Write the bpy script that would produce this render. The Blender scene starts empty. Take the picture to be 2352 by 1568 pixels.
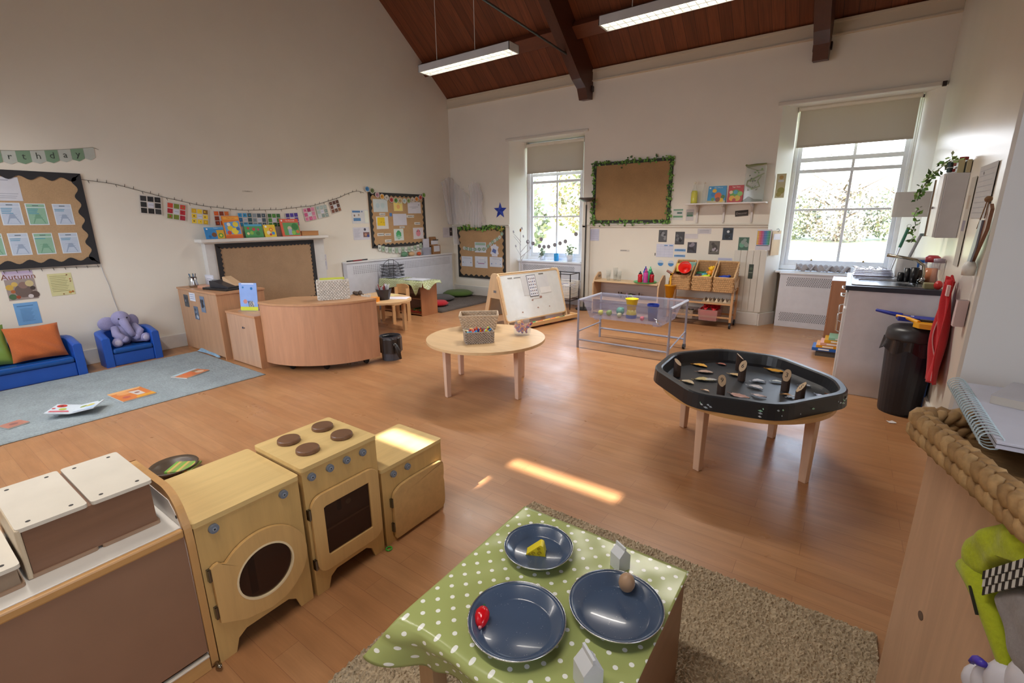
import bpy, math, random
from mathutils import Vector, Matrix
RD = random.Random(11)
PI = math.pi
SC = bpy.context.scene
COL = SC.collection

def lin(h):
    if isinstance(h, str):
        h = [int(h[i:i + 2], 16) / 255 for i in (0, 2, 4)]
    return tuple(((c / 12.92) if c <= .04045 else ((c + .055) / 1.055) ** 2.4) for c in h[:3]) + (1.0,)

# ------------------------------------------------------------------ materials
MATS = {}
def nodes(name):
    m = bpy.data.materials.new(name); m.use_nodes = True
    nt = m.node_tree; b = nt.nodes['Principled BSDF']
    return m, nt, b
def attr(nt):
    a = nt.nodes.new('ShaderNodeAttribute'); a.attribute_name = 'Col'; return a.outputs['Color']
def coords(nt, scale, kind='Object'):
    tc = nt.nodes.new('ShaderNodeTexCoord'); mp = nt.nodes.new('ShaderNodeMapping')
    mp.inputs['Scale'].default_value = scale
    nt.links.new(tc.outputs[kind], mp.inputs['Vector']); return mp.outputs['Vector']
def noise(nt, vec, scale, detail=3, rough=.55, dist=0.):
    n = nt.nodes.new('ShaderNodeTexNoise'); n.inputs['Scale'].default_value = scale
    n.inputs['Detail'].default_value = detail; n.inputs['Roughness'].default_value = rough
    n.inputs['Distortion'].default_value = dist
    nt.links.new(vec, n.inputs['Vector']); return n.outputs['Fac']
def mrange(nt, v, a, b, c, d):
    n = nt.nodes.new('ShaderNodeMapRange'); n.inputs[1].default_value = a; n.inputs[2].default_value = b
    n.inputs[3].default_value = c; n.inputs[4].default_value = d
    nt.links.new(v, n.inputs[0]); return n.outputs[0]
def mult(nt, col, fac):
    n = nt.nodes.new('ShaderNodeVectorMath'); n.operation = 'SCALE'
    nt.links.new(col, n.inputs[0]); nt.links.new(fac, n.inputs['Scale']); return n.outputs[0]
def mixc(nt, fac, a, b):
    n = nt.nodes.new('ShaderNodeMix'); n.data_type = 'RGBA'
    for s, v in ((0, fac), (6, a), (7, b)):
        if isinstance(v, (float, int, tuple)): n.inputs[s].default_value = v
        else: nt.links.new(v, n.inputs[s])
    return n.outputs[2]
def bump(nt, b, h, st, dist=.01):
    n = nt.nodes.new('ShaderNodeBump'); n.inputs['Strength'].default_value = st
    n.inputs['Distance'].default_value = dist
    nt.links.new(h, n.inputs['Height']); nt.links.new(n.outputs[0], b.inputs['Normal'])

def M(key):
    if key in MATS: return MATS[key]
    m, nt, b = nodes(key); L = nt.links.new
    if key in ('col', 'gloss', 'metal', 'satin'):
        a = attr(nt); v = coords(nt, (1, 1, 1)); n = noise(nt, v, 9, 3)
        L(mult(nt, a, mrange(nt, n, .3, .7, .96, 1.04)), b.inputs['Base Color'])
        b.inputs['Roughness'].default_value = {'col': .65, 'gloss': .16, 'metal': .25, 'satin': .38}[key]
        if key == 'metal': b.inputs['Metallic'].default_value = 1
    elif key == 'fab':
        a = attr(nt); v = coords(nt, (1, 1, 1)); n = noise(nt, v, 120, 4, .7); n2 = noise(nt, v, 5, 3)
        L(mult(nt, mult(nt, a, mrange(nt, n, .3, .7, .88, 1.1)), mrange(nt, n2, .3, .7, .93, 1.06)), b.inputs['Base Color'])
        b.inputs['Roughness'].default_value = .9; bump(nt, b, n, .5, .003)
        b.inputs['Sheen Weight'].default_value = .15
    elif key in ('woodx', 'woody', 'woodz', 'plyx', 'plyz', 'plyy'):
        s = {'x': (1.2, 14, 14), 'y': (14, 1.2, 14), 'z': (14, 14, 1.2)}[key[-1]]
        v = coords(nt, s); n = noise(nt, v, 2.2, 6, .6, .6); v2 = coords(nt, tuple(k * .35 for k in s)); n2 = noise(nt, v2, 1.5, 3, .5, 1.5)
        a = attr(nt); k = .07 if key[:3] == 'ply' else .085
        c = mult(nt, mult(nt, a, mrange(nt, n, .35, .68, 1 - k, 1 + k * .6)), mrange(nt, n2, .35, .65, 1 - k * .7, 1 + k * .6))
        L(c, b.inputs['Base Color']); b.inputs['Roughness'].default_value = .42
        bump(nt, b, n, .12, .002)
    elif key == 'glass':
        b.inputs['Base Color'].default_value = (.95, .98, .97, 1); b.inputs['Roughness'].default_value = .03
        b.inputs['Transmission Weight'].default_value = 1; b.inputs['IOR'].default_value = 1.12
    elif key == 'pane':
        nt.nodes.remove(b); o = nt.nodes['Material Output']
        t = nt.nodes.new('ShaderNodeBsdfTransparent'); g = nt.nodes.new('ShaderNodeBsdfGlossy'); g.inputs['Roughness'].default_value = .02
        mx = nt.nodes.new('ShaderNodeMixShader'); mx.inputs[0].default_value = .05
        L(t.outputs[0], mx.inputs[1]); L(g.outputs[0], mx.inputs[2]); L(mx.outputs[0], o.inputs[0])
    elif key in ('clear', 'smoke', 'net', 'thin', 'blind'):
        o = nt.nodes['Material Output']
        t = nt.nodes.new('ShaderNodeBsdfTransparent'); t.inputs[0].default_value = {'blind': (1, 1, 1, 1), 'thin': (.97, .98, .98, 1), 'clear': (.93, .94, .98, 1), 'smoke': (.62, .56, .52, 1), 'net': (1, 1, 1, 1)}[key]
        L(attr(nt), b.inputs['Base Color']); b.inputs['Roughness'].default_value = {'blind': .8, 'thin': .06, 'clear': .12, 'smoke': .08, 'net': .9}[key]
        mx = nt.nodes.new('ShaderNodeMixShader'); mx.inputs[0].default_value = {'blind': .78, 'thin': .13, 'clear': .36, 'smoke': .22, 'net': .33}[key]
        if key == 'blind':
            t = nt.nodes.new('ShaderNodeBsdfTranslucent'); t.inputs[0].default_value = lin('c8c0b8')
        L(t.outputs[0], mx.inputs[1]); L(b.outputs[0], mx.inputs[2]); L(mx.outputs[0], o.inputs[0])
    elif key == 'wall':
        v = coords(nt, (1, 1, 1)); n = noise(nt, v, 1.3, 4); n2 = noise(nt, v, 60, 3)
        a = attr(nt); L(mult(nt, a, mrange(nt, n, .3, .7, .97, 1.03)), b.inputs['Base Color'])
        b.inputs['Roughness'].default_value = .55; bump(nt, b, n2, .08, .002)
    elif key == 'wallgloss':
        v = coords(nt, (1, 1, 1)); n = noise(nt, v, 1.5, 4); n2 = noise(nt, v, 6, 3)
        a = attr(nt); L(mult(nt, a, mrange(nt, n, .3, .7, .97, 1.03)), b.inputs['Base Color'])
        b.inputs['Roughness'].default_value = .3; bump(nt, b, n2, .1, .01)
    elif key == 'floor':
        v = coords(nt, (1, 1, 1))
        br = nt.nodes.new('ShaderNodeTexBrick'); L(v, br.inputs['Vector'])
        br.inputs['Color1'].default_value = lin('a87b54'); br.inputs['Color2'].default_value = lin('a0714b')
        br.inputs['Mortar'].default_value = lin('8a5e40'); br.inputs['Scale'].default_value = 1
        br.inputs['Brick Width'].default_value = .62; br.inputs['Row Height'].default_value = .098
        br.inputs['Mortar Size'].default_value = .0012; br.inputs['Bias'].default_value = 0.1; br.offset = .37
        br.inputs['Mortar Smooth'].default_value = .3
        g = noise(nt, coords(nt, (1.0, 9, 1)), 2.6, 4, .55, 0); g2 = noise(nt, coords(nt, (3, 60, 1)), 3, 4, .6)
        c = mult(nt, br.outputs['Color'], mrange(nt, g, .3, .7, .88, 1.1)); c = mult(nt, c, mrange(nt, g2, .3, .7, .95, 1.05))
        L(c, b.inputs['Base Color']); r = mrange(nt, noise(nt, v, 2.5, 4), .3, .7, .26, .4); L(r, b.inputs['Roughness'])
        b.inputs['Specular IOR Level'].default_value = .45
        bump(nt, b, g2, .05, .002)
    elif key == 'boards':
        v = coords(nt, (1, 1, 1)); sx = nt.nodes.new('ShaderNodeSeparateXYZ'); L(v, sx.inputs[0])
        md = nt.nodes.new('ShaderNodeMath'); md.operation = 'FRACT'; sc = nt.nodes.new('ShaderNodeMath'); sc.operation = 'MULTIPLY'
        sc.inputs[1].default_value = 1 / .147; L(sx.outputs[0], sc.inputs[0]); L(sc.outputs[0], md.inputs[0])
        fl = nt.nodes.new('ShaderNodeMath'); fl.operation = 'FLOOR'; L(sc.outputs[0], fl.inputs[0])
        wn = nt.nodes.new('ShaderNodeTexWhiteNoise'); wn.noise_dimensions = '1D'; L(fl.outputs[0], wn.inputs['W'])
        gap = mrange(nt, md.outputs[0], 0, .07, .12, 1)
        c = mixc(nt, wn.outputs[0], lin('66351d'), lin('7c4326'))
        g = noise(nt, coords(nt, (22, 1.2, 1.2)), 2, 6, .6, .4)
        c = mult(nt, mult(nt, c, mrange(nt, g, .3, .7, .7, 1.2)), gap)
        L(c, b.inputs['Base Color']); b.inputs['Roughness'].default_value = .5
    elif key == 'shag':
        a = attr(nt); v = coords(nt, (1, 1, 1)); n = noise(nt, v, 70, 4, .7); n2 = noise(nt, v, 6, 3)
        L(mult(nt, mult(nt, a, mrange(nt, n, .3, .68, .78, 1.12)), mrange(nt, n2, .3, .7, .9, 1.1)), b.inputs['Base Color'])
        b.inputs['Roughness'].default_value = 1; bump(nt, b, n, .6, .008)
    elif key == 'leaf':
        L(attr(nt), b.inputs['Base Color']); b.inputs['Roughness'].default_value = .6
        b.inputs['Transmission Weight'].default_value = 0
        b.inputs['Subsurface Weight'].default_value = 0
    elif key == 'enamel':
        v = coords(nt, (1, 1, 1)); vo = nt.nodes.new('ShaderNodeTexVoronoi'); vo.inputs['Scale'].default_value = 170; L(v, vo.inputs['Vector'])
        sp = mrange(nt, vo.outputs['Distance'], .06, .14, 1, 0)
        wn = noise(nt, v, 40, 2); k = mrange(nt, wn, .52, .6, 0, 1)
        mm = nt.nodes.new('ShaderNodeMath'); mm.operation = 'MULTIPLY'; L(sp, mm.inputs[0]); L(k, mm.inputs[1])
        L(mixc(nt, mm.outputs[0], lin('45546c'), lin('b4bec9')), b.inputs['Base Color']); b.inputs['Roughness'].default_value = .2
        b.inputs['Coat Weight'].default_value = .2
    elif key == 'dots':
        v = coords(nt, (1, 1, 1)); rot = nt.nodes.new('ShaderNodeMapping'); L(attr2(nt, 'UVa'), rot.inputs['Vector'])
        rot.inputs['Rotation'].default_value = (0, 0, PI / 4); rot.inputs['Scale'].default_value = (1 / .042, 1 / .042, 1)
        fr = nt.nodes.new('ShaderNodeVectorMath'); fr.operation = 'FRACTION'; L(rot.outputs[0], fr.inputs[0])
        ds = nt.nodes.new('ShaderNodeVectorMath'); ds.operation = 'DISTANCE'; L(fr.outputs[0], ds.inputs[0]); ds.inputs[1].default_value = (.5, .5, 0)
        k = mrange(nt, ds.outputs['Value'], .145, .165, 1, 0)
        L(mixc(nt, k, attr(nt), lin('eef0ea')), b.inputs['Base Color']); b.inputs['Roughness'].default_value = .22
    elif key == 'wicker':
        a = attr(nt); w = nt.nodes.new('ShaderNodeTexChecker'); L(coords(nt, (1, 1, 1), 'UV'), w.inputs['Vector']); 
        v = coords(nt, (1, 1, 1)); n = noise(nt, v, 45, 4, .6)
        L(mult(nt, a, mrange(nt, n, .3, .7, .75, 1.15)), b.inputs['Base Color']); b.inputs['Roughness'].default_value = .7
    elif key.startswith('emit'):
        b.inputs['Base Color'].default_value = (.9, .9, .85, 1); b.inputs['Emission Color'].default_value = (1, .96, .82, 1)
        b.inputs['Emission Strength'].default_value = float(key[4:])
    elif key == 'mirror':
        b.inputs['Base Color'].default_value = (.6, .6, .6, 1); b.inputs['Metallic'].default_value = 1; b.inputs['Roughness'].default_value = .2
    MATS[key] = m; return m
def attr2(nt, name):
    a = nt.nodes.new('ShaderNodeAttribute'); a.attribute_name = name; return a.outputs['Vector']

# ------------------------------------------------------------------ mesh builder
_TXT = {}
def text_tris(s):
    if s not in _TXT:
        cu = bpy.data.curves.new('t', 'FONT'); cu.body = s; cu.size = 1; cu.align_x = 'CENTER'; cu.align_y = 'CENTER'; cu.resolution_u = 2
        ob = bpy.data.objects.new('t', cu); COL.objects.link(ob)
        dg = bpy.context.evaluated_depsgraph_get(); dg.update()
        me = ob.evaluated_get(dg).to_mesh()
        _TXT[s] = ([tuple(v.co) for v in me.vertices], [tuple(p.vertices) for p in me.polygons])
        ob.evaluated_get(dg).to_mesh_clear(); bpy.data.objects.remove(ob); bpy.data.curves.remove(cu)
    return _TXT[s]

class MB:
    def __init__(s, col='ffffff', mat='col'):
        s.v = []; s.f = []; s.c = []; s.m = []; s.col = lin(col); s.mat = mat; s.T = Matrix()
    def set(s, col=None, mat=None):
        if col is not None: s.col = lin(col)
        if mat: s.mat = mat
        return s
    def add(s, vs, fs, col=None):
        o = len(s.v); s.v += [tuple(s.T @ Vector(p)) for p in vs]
        c = s.col if col is None else lin(col)
        for f in fs: s.f.append(tuple(i + o for i in f)); s.c.append(c); s.m.append(s.mat)
        return s
    def box(s, x0, x1, y0, y1, z0, z1, col=None):
        v = [(x, y, z) for z in (z0, z1) for y in (y0, y1) for x in (x0, x1)]
        return s.add(v, [(0, 2, 3, 1), (4, 5, 7, 6), (0, 1, 5, 4), (2, 6, 7, 3), (0, 4, 6, 2), (1, 3, 7, 5)], col)
    def quad(s, a, b, c, d, col=None): return s.add([a, b, c, d], [(0, 1, 2, 3)], col)
    def cyl(s, p0, p1, r0, r1=None, n=12, col=None, cap=True):
        r1 = r0 if r1 is None else r1; p0 = Vector(p0); p1 = Vector(p1); d = (p1 - p0).normalized()
        a = d.orthogonal().normalized(); b = d.cross(a); vs = []
        for p, r in ((p0, r0), (p1, r1)):
            vs += [p + (a * math.cos(2 * PI * i / n) + b * math.sin(2 * PI * i / n)) * r for i in range(n)]
        fs = [(i, (i + 1) % n, n + (i + 1) % n, n + i) for i in range(n)]
        if cap: fs += [tuple(range(n))[::-1], tuple(range(n, 2 * n))]
        return s.add(vs, fs, col)
    def tube(s, pts, r, n=6, col=None, closed=False):
        pts = [Vector(p) for p in pts]; vs = []; N = len(pts); prev = None
        rr = r if isinstance(r, (list, tuple)) else [r] * N
        for i, p in enumerate(pts):
            d = (pts[(i + 1) % N] - pts[i - 1]) if closed else (pts[min(i + 1, N - 1)] - pts[max(i - 1, 0)])
            d = d.normalized() if d.length > 1e-9 else Vector((0, 0, 1))
            a = d.orthogonal().normalized() if prev is None else (prev - d * prev.dot(d))
            a = a.normalized() if a.length > 1e-6 else d.orthogonal().normalized()
            prev = a; b = d.cross(a)
            vs += [p + (a * math.cos(2 * PI * k / n) + b * math.sin(2 * PI * k / n)) * rr[i] for k in range(n)]
        fs = []
        for i in range(N if closed else N - 1):
            j = (i + 1) % N
            fs += [(i * n + k, i * n + (k + 1) % n, j * n + (k + 1) % n, j * n + k) for k in range(n)]
        if not closed: fs += [tuple(range(n))[::-1], tuple(range((N - 1) * n, N * n))]
        return s.add(vs, fs, col)
    def lathe(s, prof, c=(0, 0, 0), n=24, col=None, closed=False, sx=1, sy=1):
        vs = [(c[0] + r * math.cos(2 * PI * k / n) * sx, c[1] + r * math.sin(2 * PI * k / n) * sy, c[2] + z) for r, z in prof for k in range(n)]
        P = len(prof); fs = []
        for i in range(P if closed else P - 1):
            j = (i + 1) % P
            fs += [(i * n + k, i * n + (k + 1) % n, j * n + (k + 1) % n, j * n + k) for k in range(n)]
        if not closed:
            if prof[0][0] > 1e-6: fs.append(tuple(range(n))[::-1])
            if prof[-1][0] > 1e-6: fs.append(tuple(range((P - 1) * n, P * n)))
        return s.add(vs, fs, col)
    def prism(s, poly, a, b, ax='z', col=None, side=None):
        n = len(poly)
        def P(p, t): return {'z': (p[0], p[1], t), 'x': (t, p[0], p[1]), 'y': (p[0], t, p[1])}[ax]
        vs = [P(p, a) for p in poly] + [P(p, b) for p in poly]
        s.add(vs, [tuple(range(n))[::-1], tuple(range(n, 2 * n))], col)
        return s.add(vs, [(i, (i + 1) % n, n + (i + 1) % n, n + i) for i in range(n)], side or col)
    def ring(s, outer, inner, a, b, ax='z', col=None):
        n = len(outer)
        def P(p, t): return {'z': (p[0], p[1], t), 'x': (t, p[0], p[1]), 'y': (p[0], t, p[1])}[ax]
        vs = [P(p, a) for p in outer] + [P(p, a) for p in inner] + [P(p, b) for p in outer] + [P(p, b) for p in inner]
        fs = []
        for i in range(n):
            j = (i + 1) % n
            fs += [(i, n + i, n + j, j), (2 * n + i, 2 * n + j, 3 * n + j, 3 * n + i), (i, j, 2 * n + j, 2 * n + i), (n + i, 3 * n + i, 3 * n + j, n + j)]
        return s.add(vs, fs, col)
    def ball(s, c, r, n=12, col=None, m=8):
        rx, ry, rz = (r, r, r) if isinstance(r, (int, float)) else r
        vs = [(c[0], c[1], c[2] - rz)]
        for i in range(1, m):
            t = PI * i / m - PI / 2
            vs += [(c[0] + rx * math.cos(t) * math.cos(2 * PI * k / n), c[1] + ry * math.cos(t) * math.sin(2 * PI * k / n), c[2] + rz * math.sin(t)) for k in range(n)]
        vs.append((c[0], c[1], c[2] + rz)); e = len(vs) - 1
        fs = [(0, 1 + (k + 1) % n, 1 + k) for k in range(n)]
        for i in range(m - 2):
            a = 1 + i * n; b = a + n
            fs += [(a + k, a + (k + 1) % n, b + (k + 1) % n, b + k) for k in range(n)]
        a = 1 + (m - 2) * n
        fs += [(a + k, a + (k + 1) % n, e) for k in range(n)]
        return s.add(vs, fs, col)
    def grid(s, fn, nu, nv, col=None, cf=None):
        vs = [fn(i / nu, j / nv) for j in range(nv + 1) for i in range(nu + 1)]
        w = nu + 1
        fs = [(j * w + i, j * w + i + 1, (j + 1) * w + i + 1, (j + 1) * w + i) for j in range(nv) for i in range(nu)]
        return s.add(vs, fs, col)
    def text(s, t, x, y, size, z=0., col=None, rot=0.):
        vs, fs = text_tris(t); c, sn = math.cos(rot), math.sin(rot)
        return s.add([(x + (p[0] * c - p[1] * sn) * size, y + (p[0] * sn + p[1] * c) * size, z) for p in vs], fs, col)
    def build(s, name, parent=None, bevel=0., smooth=False, label=None, solid=0., sub=0):
        me = bpy.data.meshes.new(name); me.from_pydata(s.v, [], s.f)
        keys = []
        for k in s.m:
            if k not in keys: keys.append(k)
        for k in keys: me.materials.append(M(k))
        idx = {k: i for i, k in enumerate(keys)}
        me.polygons.foreach_set('material_index', [idx[k] for k in s.m])
        ca = me.color_attributes.new('Col', 'FLOAT_COLOR', 'CORNER'); buf = []
        for f, c in zip(s.f, s.c): buf += list(c) * len(f)
        ca.data.foreach_set('color', buf)
        if smooth: me.polygons.foreach_set('use_smooth', [True] * len(s.f))
        if hasattr(s, 'uva'):
            ua = me.attributes.new('UVa', 'FLOAT_VECTOR', 'POINT'); ua.data.foreach_set('vector', [q for p in s.uva for q in p])
        me.validate(); me.update()
        o = bpy.data.objects.new(name, me); COL.objects.link(o)
        if parent is not None: o.parent = parent
        if solid:
            md = o.modifiers.new('s', 'SOLIDIFY'); md.thickness = solid; md.offset = 0
        if bevel:
            md = o.modifiers.new('b', 'BEVEL'); md.width = bevel; md.segments = 2; md.limit_method = 'ANGLE'; md.angle_limit = .6
        if sub:
            md = o.modifiers.new('u', 'SUBSURF'); md.levels = sub; md.render_levels = sub
        if smooth == 2:
            pass
        if label: o['label'] = label
        return o

def tag(o, label, cat, group=None, kind=None):
    o['label'] = label; o['category'] = cat
    if group: o['group'] = group
    if kind: o['kind'] = kind
    return o
def thing(name, label, cat, loc=(0, 0, 0), rz=0., group=None, mw=None):
    o = bpy.data.objects.new(name, None); COL.objects.link(o); o.empty_display_size = .05
    if mw is not None: o.matrix_world = mw
    else: o.location = loc; o.rotation_euler = (0, 0, rz)
    return tag(o, label, cat, group)
def struct(o, kind='structure'):
    o['kind'] = kind; return o
def wf(side, a, z, off=.001, rot=0., tilt=0.):
    """frame on a wall: local x to the right, y up, z out of the wall"""
    cols = {'L': ((0, 1, 0), (0, 0, 1), (1, 0, 0)), 'B': ((1, 0, 0), (0, 0, 1), (0, -1, 0)), 'R': ((0, -1, 0), (0, 0, 1), (-1, 0, 0)), 'F': ((1, 0, 0), (0, 1, 0), (0, 0, 1))}[side]
    m = Matrix(cols).transposed().to_4x4()
    loc = {'L': (XL + off, a, z), 'B': (a, YB - off, z), 'R': (XR - off, a, z)}[side]
    return Matrix.Translation(loc) @ m @ Matrix.Rotation(rot, 4, 'Z') @ Matrix.Rotation(tilt, 4, 'X')
XL, YB, XR = -6.7, 7.38, .63
def copytree(r, loc=None, rz=None, mw=None):
    c = r.copy(); COL.objects.link(c)
    if mw is not None: c.matrix_world = mw
    if loc is not None: c.location = loc
    if rz is not None: c.rotation_euler = (0, 0, rz)
    for ch in list(r.children):
        d = ch.copy(); COL.objects.link(d); d.parent = c
        for g in list(ch.children):
            e = g.copy(); COL.objects.link(e); e.parent = d
    return c
def circ(r, n=24, cx=0, cy=0, a0=0): return [(cx + r * math.cos(a0 + 2 * PI * i / n), cy + r * math.sin(a0 + 2 * PI * i / n)) for i in range(n)]
def rrect(x0, x1, y0, y1, r, k=5):
    P = []
    for cx, cy, a in ((x1 - r, y0 + r, -90), (x1 - r, y1 - r, 0), (x0 + r, y1 - r, 90), (x0 + r, y0 + r, 180)):
        for i in range(k + 1):
            t = math.radians(a + 90 * i / k); P.append((cx + r * math.cos(t), cy + r * math.sin(t)))
    return P
# ================================================================== SETTING
WALL, TRIM = 'e3ddd1', 'dcdcda'
def ceilz(y): return 3.74 + .776 * (7.38 - y) if y > 3.19 else 3.74 + .776 * (y + 1.0)
m = MB(mat='floor'); m.box(-6.9, 2.6, -1.2, 8.0, -.1, 0); struct(m.build('floor'))
m = MB(WALL, 'wall'); m.prism([(-1.2, 0), (8.0, 0), (8.0, ceilz(8.0) + .02), (3.19, 7.02), (-1.2, 3.6)], -6.9, -6.7, 'x'); struct(m.build('wall_left'))
# back wall with two splayed window recesses
m = MB(WALL, 'wall')
for pl in ([(-6.7, 7.38), (-5.27, 7.38), (-5.11, 7.70), (-5.11, 7.95), (-6.7, 7.95)],
           [(-3.75, 7.38), (-.95, 7.38), (-.80, 7.66), (-.80, 7.95), (-3.92, 7.95), (-3.92, 7.70)],
           [(.63, 7.38), (.83, 7.38), (.83, 7.95), (.47, 7.95), (.47, 7.68)]):
    m.prism(pl, 0, 3.3 if pl[0][0] > .6 else 3.78, 'z')
m.box(-5.27, -3.75, 7.38, 7.95, 2.86, 3.78); m.box(-.95, .83, 7.38, 7.95, 2.88, 3.78)
m.box(-5.12, -3.91, 7.80, 7.95, 0, .75); m.box(-.81, .48, 7.82, 7.95, 0, .77)
struct(m.build('wall_back'))
m = MB(WALL, 'wallgloss'); m.prism([(2.06, 0), (7.95, 0), (7.95, 3.75), (7.38, 3.75), (3.19, 7.0), (2.06, 6.2)], .63, .83, 'x'); struct(m.build('wall_right'))
m = MB('cfcdcc', 'wall'); m.prism([(.344, 0), (2.5, 0), (2.5, 6.4), (.344, 6.4)], 2.0, 2.06, 'y'); struct(m.build('wall_pier'))
# rear of the room, behind the viewer: window added on the right, sun strips shaped by a blind in the rear wall
m = MB(WALL, 'wall')
for y0, y1, z0, z1 in ((-1.2, -.5, 0, 6.9), (1.5, 2.0, 0, 6.9), (-.5, 1.5, 0, .8), (-.5, 1.5, 2.7, 6.9)): m.box(2.4, 2.6, y0, y1, z0, z1)
struct(m.build('wall_right_rear'))
m = MB(WALL, 'wall')
m.box(-6.7, 2.4, -1.2, -1, 0, 2.3); m.box(-6.7, 2.4, -1.2, -1, 3.6, 3.75); m.box(-6.7, -2.2, -1.2, -1, 2.3, 3.6); m.box(-.6, 2.4, -1.2, -1, 2.3, 3.6)
struct(m.build('wall_rear'))
m = MB('b5ab98')   # unseen blind on the high rear window, gaps cut to shape sun strips
m.box(-2.2, -.6, -1.005, -1, 2.3, 2.70); m.box(-2.2, -.6, -1.005, -1, 3.075, 3.6); m.box(-2.2, -1.9, -1.005, -1, 2.70, 3.075); m.box(-.86, -.6, -1.005, -1, 2.70, 3.075)
m.box(-1.58, -.86, -1.005, -1, 2.70, 2.985); m.box(-1.9, -1.58, -1.005, -1, 2.81, 3.075)
struct(m.build('window_4_blind'))
m = MB('dfe4ea')
for bx in (-5.2, -3.2): m.box(bx - .72, bx + .72, -.995, -.985, .98, 2.32)
struct(m.build('window_5_blind'))  # made-up blind panels on the solid wall, backing the added fill lamps
# roof lined with dark stained boards
m = MB(mat='boards')
th = .15
m.add([(-6.9, 3.19, 6.992), (2.6, 3.19, 6.992), (2.6, 8.1, ceilz(8.1)), (-6.9, 8.1, ceilz(8.1)),
       (-6.9, 3.19, 7.2), (2.6, 3.19, 7.2), (2.6, 8.1, ceilz(8.1) + .2), (-6.9, 8.1, ceilz(8.1) + .2)],
      [(0, 1, 2, 3), (7, 6, 5, 4), (0, 4, 5, 1), (2, 6, 7, 3), (1, 5, 6, 2), (0, 3, 7, 4)])
m.add([(-6.9, 3.19, 6.992), (2.6, 3.19, 6.992), (2.6, -1.3, ceilz(-1.3)), (-6.9, -1.3, ceilz(-1.3)),
       (-6.9, 3.19, 7.2), (2.6, 3.19, 7.2), (2.6, -1.3, ceilz(-1.3) + .2), (-6.9, -1.3, ceilz(-1.3) + .2)],
      [(3, 2, 1, 0), (4, 5, 6, 7), (0, 1, 5, 4), (3, 7, 6, 2), (1, 2, 6, 5), (0, 4, 7, 3)])
struct(m.build('ceiling'))
# principal rafters, purlins, tie rod
DK = '4d291d'
def rafter(x0, x1):
    m = MB(DK, 'woody')
    p = [(7.2, 3.29), (7.36, 3.31), (7.375, 3.74), (3.25, 6.94), (3.25, 6.4), (6.95, 3.53), (7.12, 3.44)]
    m.prism(p, x0, x1, 'x'); m.box(x0 - .02, x1 + .02, 7.30, 7.37, 3.42, 3.5, '2a1812')
    return struct(m.build('ceiling_beam', bevel=.006))
rafter(-3.78, -3.63); rafter(-.68, -.52)
m = MB(DK, 'woody')
m.prism([(3.13, 6.94), (3.13, 6.4), (-.97, 3.3), (-.97, 3.72)], -3.78, -3.63, 'x'); m.prism([(3.13, 6.94), (3.13, 6.4), (-.97, 3.3), (-.97, 3.72)], -.68, -.52, 'x')
struct(m.build('ceiling_beam'))
m = MB('6a3a24', 'woodx')
for yc in (6.72, 5.1):
    z = ceilz(yc)
    for xa, xb in ((-6.7, -3.78), (-3.63, -.68), (-.52, .62)):
        m.prism([(yc - .07, z - .13), (yc + .1, z - .25), (yc + .18, z - .15), (yc + .02, z - .03)], xa, xb, 'x')
struct(m.build('ceiling_purlin', bevel=.012))
m = MB('2b2624', 'satin'); m.tube([(-3.70, 6.75, 3.78), (-3.70, 3.19, 3.93), (-3.70, -.9, 3.76)], .014, 8); m.cyl((-3.70, 3.19, 3.93), (-3.70, 3.19, 6.9), .012)
struct(m.build('ceiling_tie_rod'))
# cornice, dado rail, skirtings
m = MB('cfc2ac', 'wall'); m.box(-6.7, .63, 7.352, 7.38, 3.575, 3.735); m.box(-6.7, .63, 7.335, 7.38, 3.565, 3.585); m.box(-6.7, .63, 7.34, 7.38, 3.70, 3.735)
struct(m.build('trim_1', bevel=.004))
m = MB('d2ccc0', 'wall')
for xa, xb in ((-6.7, -5.27), (-3.75, -.95)): m.box(xa, xb, 7.355, 7.38, 1.392, 1.412); m.box(xa, xb, 7.366, 7.38, 1.36, 1.392)
struct(m.build('trim_2', bevel=.004))
m = MB('d3cdc2', 'wall')   # architraves of the recesses
m.box(-5.33, -3.69, 7.362, 7.38, 2.86, 2.90); m.box(-1.0, .62, 7.345, 7.38, 2.87, 2.915)
struct(m.build('trim_3', bevel=.006))
m = MB('d4d0c8', 'wall')   # boarded dado beside window 2 and window 1
for k in range(5): m.box(-1.335 + k * .083, -1.256 + k * .083, 7.368, 7.38, .19, 1.05)
m.box(-3.75, -3.66, 7.366, 7.38, .19, 1.39); m.box(-3.64, -3.60, 7.36, 7.38, .19, 1.39)
struct(m.build('trim_4', bevel=.004))
m = MB('2a1c16', 'satin'); m.box(.575, .612, 7.33, 7.36, 2.86, 2.91); struct(m.build('trim_5'))
def skirt(name, boxes, col='d8d6d2'):
    m = MB(col, 'satin')
    for b in boxes: m.box(*b)
    struct(m.build(name, bevel=.004))
skirt('baseboard_left', [(-6.7, -6.678, -1, 7.38, 0, .165)])
skirt('baseboard_back', [(-6.7, -5.27, 7.358, 7.38, 0, .2), (-3.75, -.945, 7.358, 7.38, 0, .175)])
m = MB('d8d6d2', 'satin'); m.prism([(-.945, 7.358), (-.925, 7.36), (-.77, 7.64), (-.79, 7.65)], 0, .175); struct(m.build('baseboard_back_recess', bevel=.003))
skirt('baseboard_right', [(.608, .63, 2.07, 4.8, 0, .17)])

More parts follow.
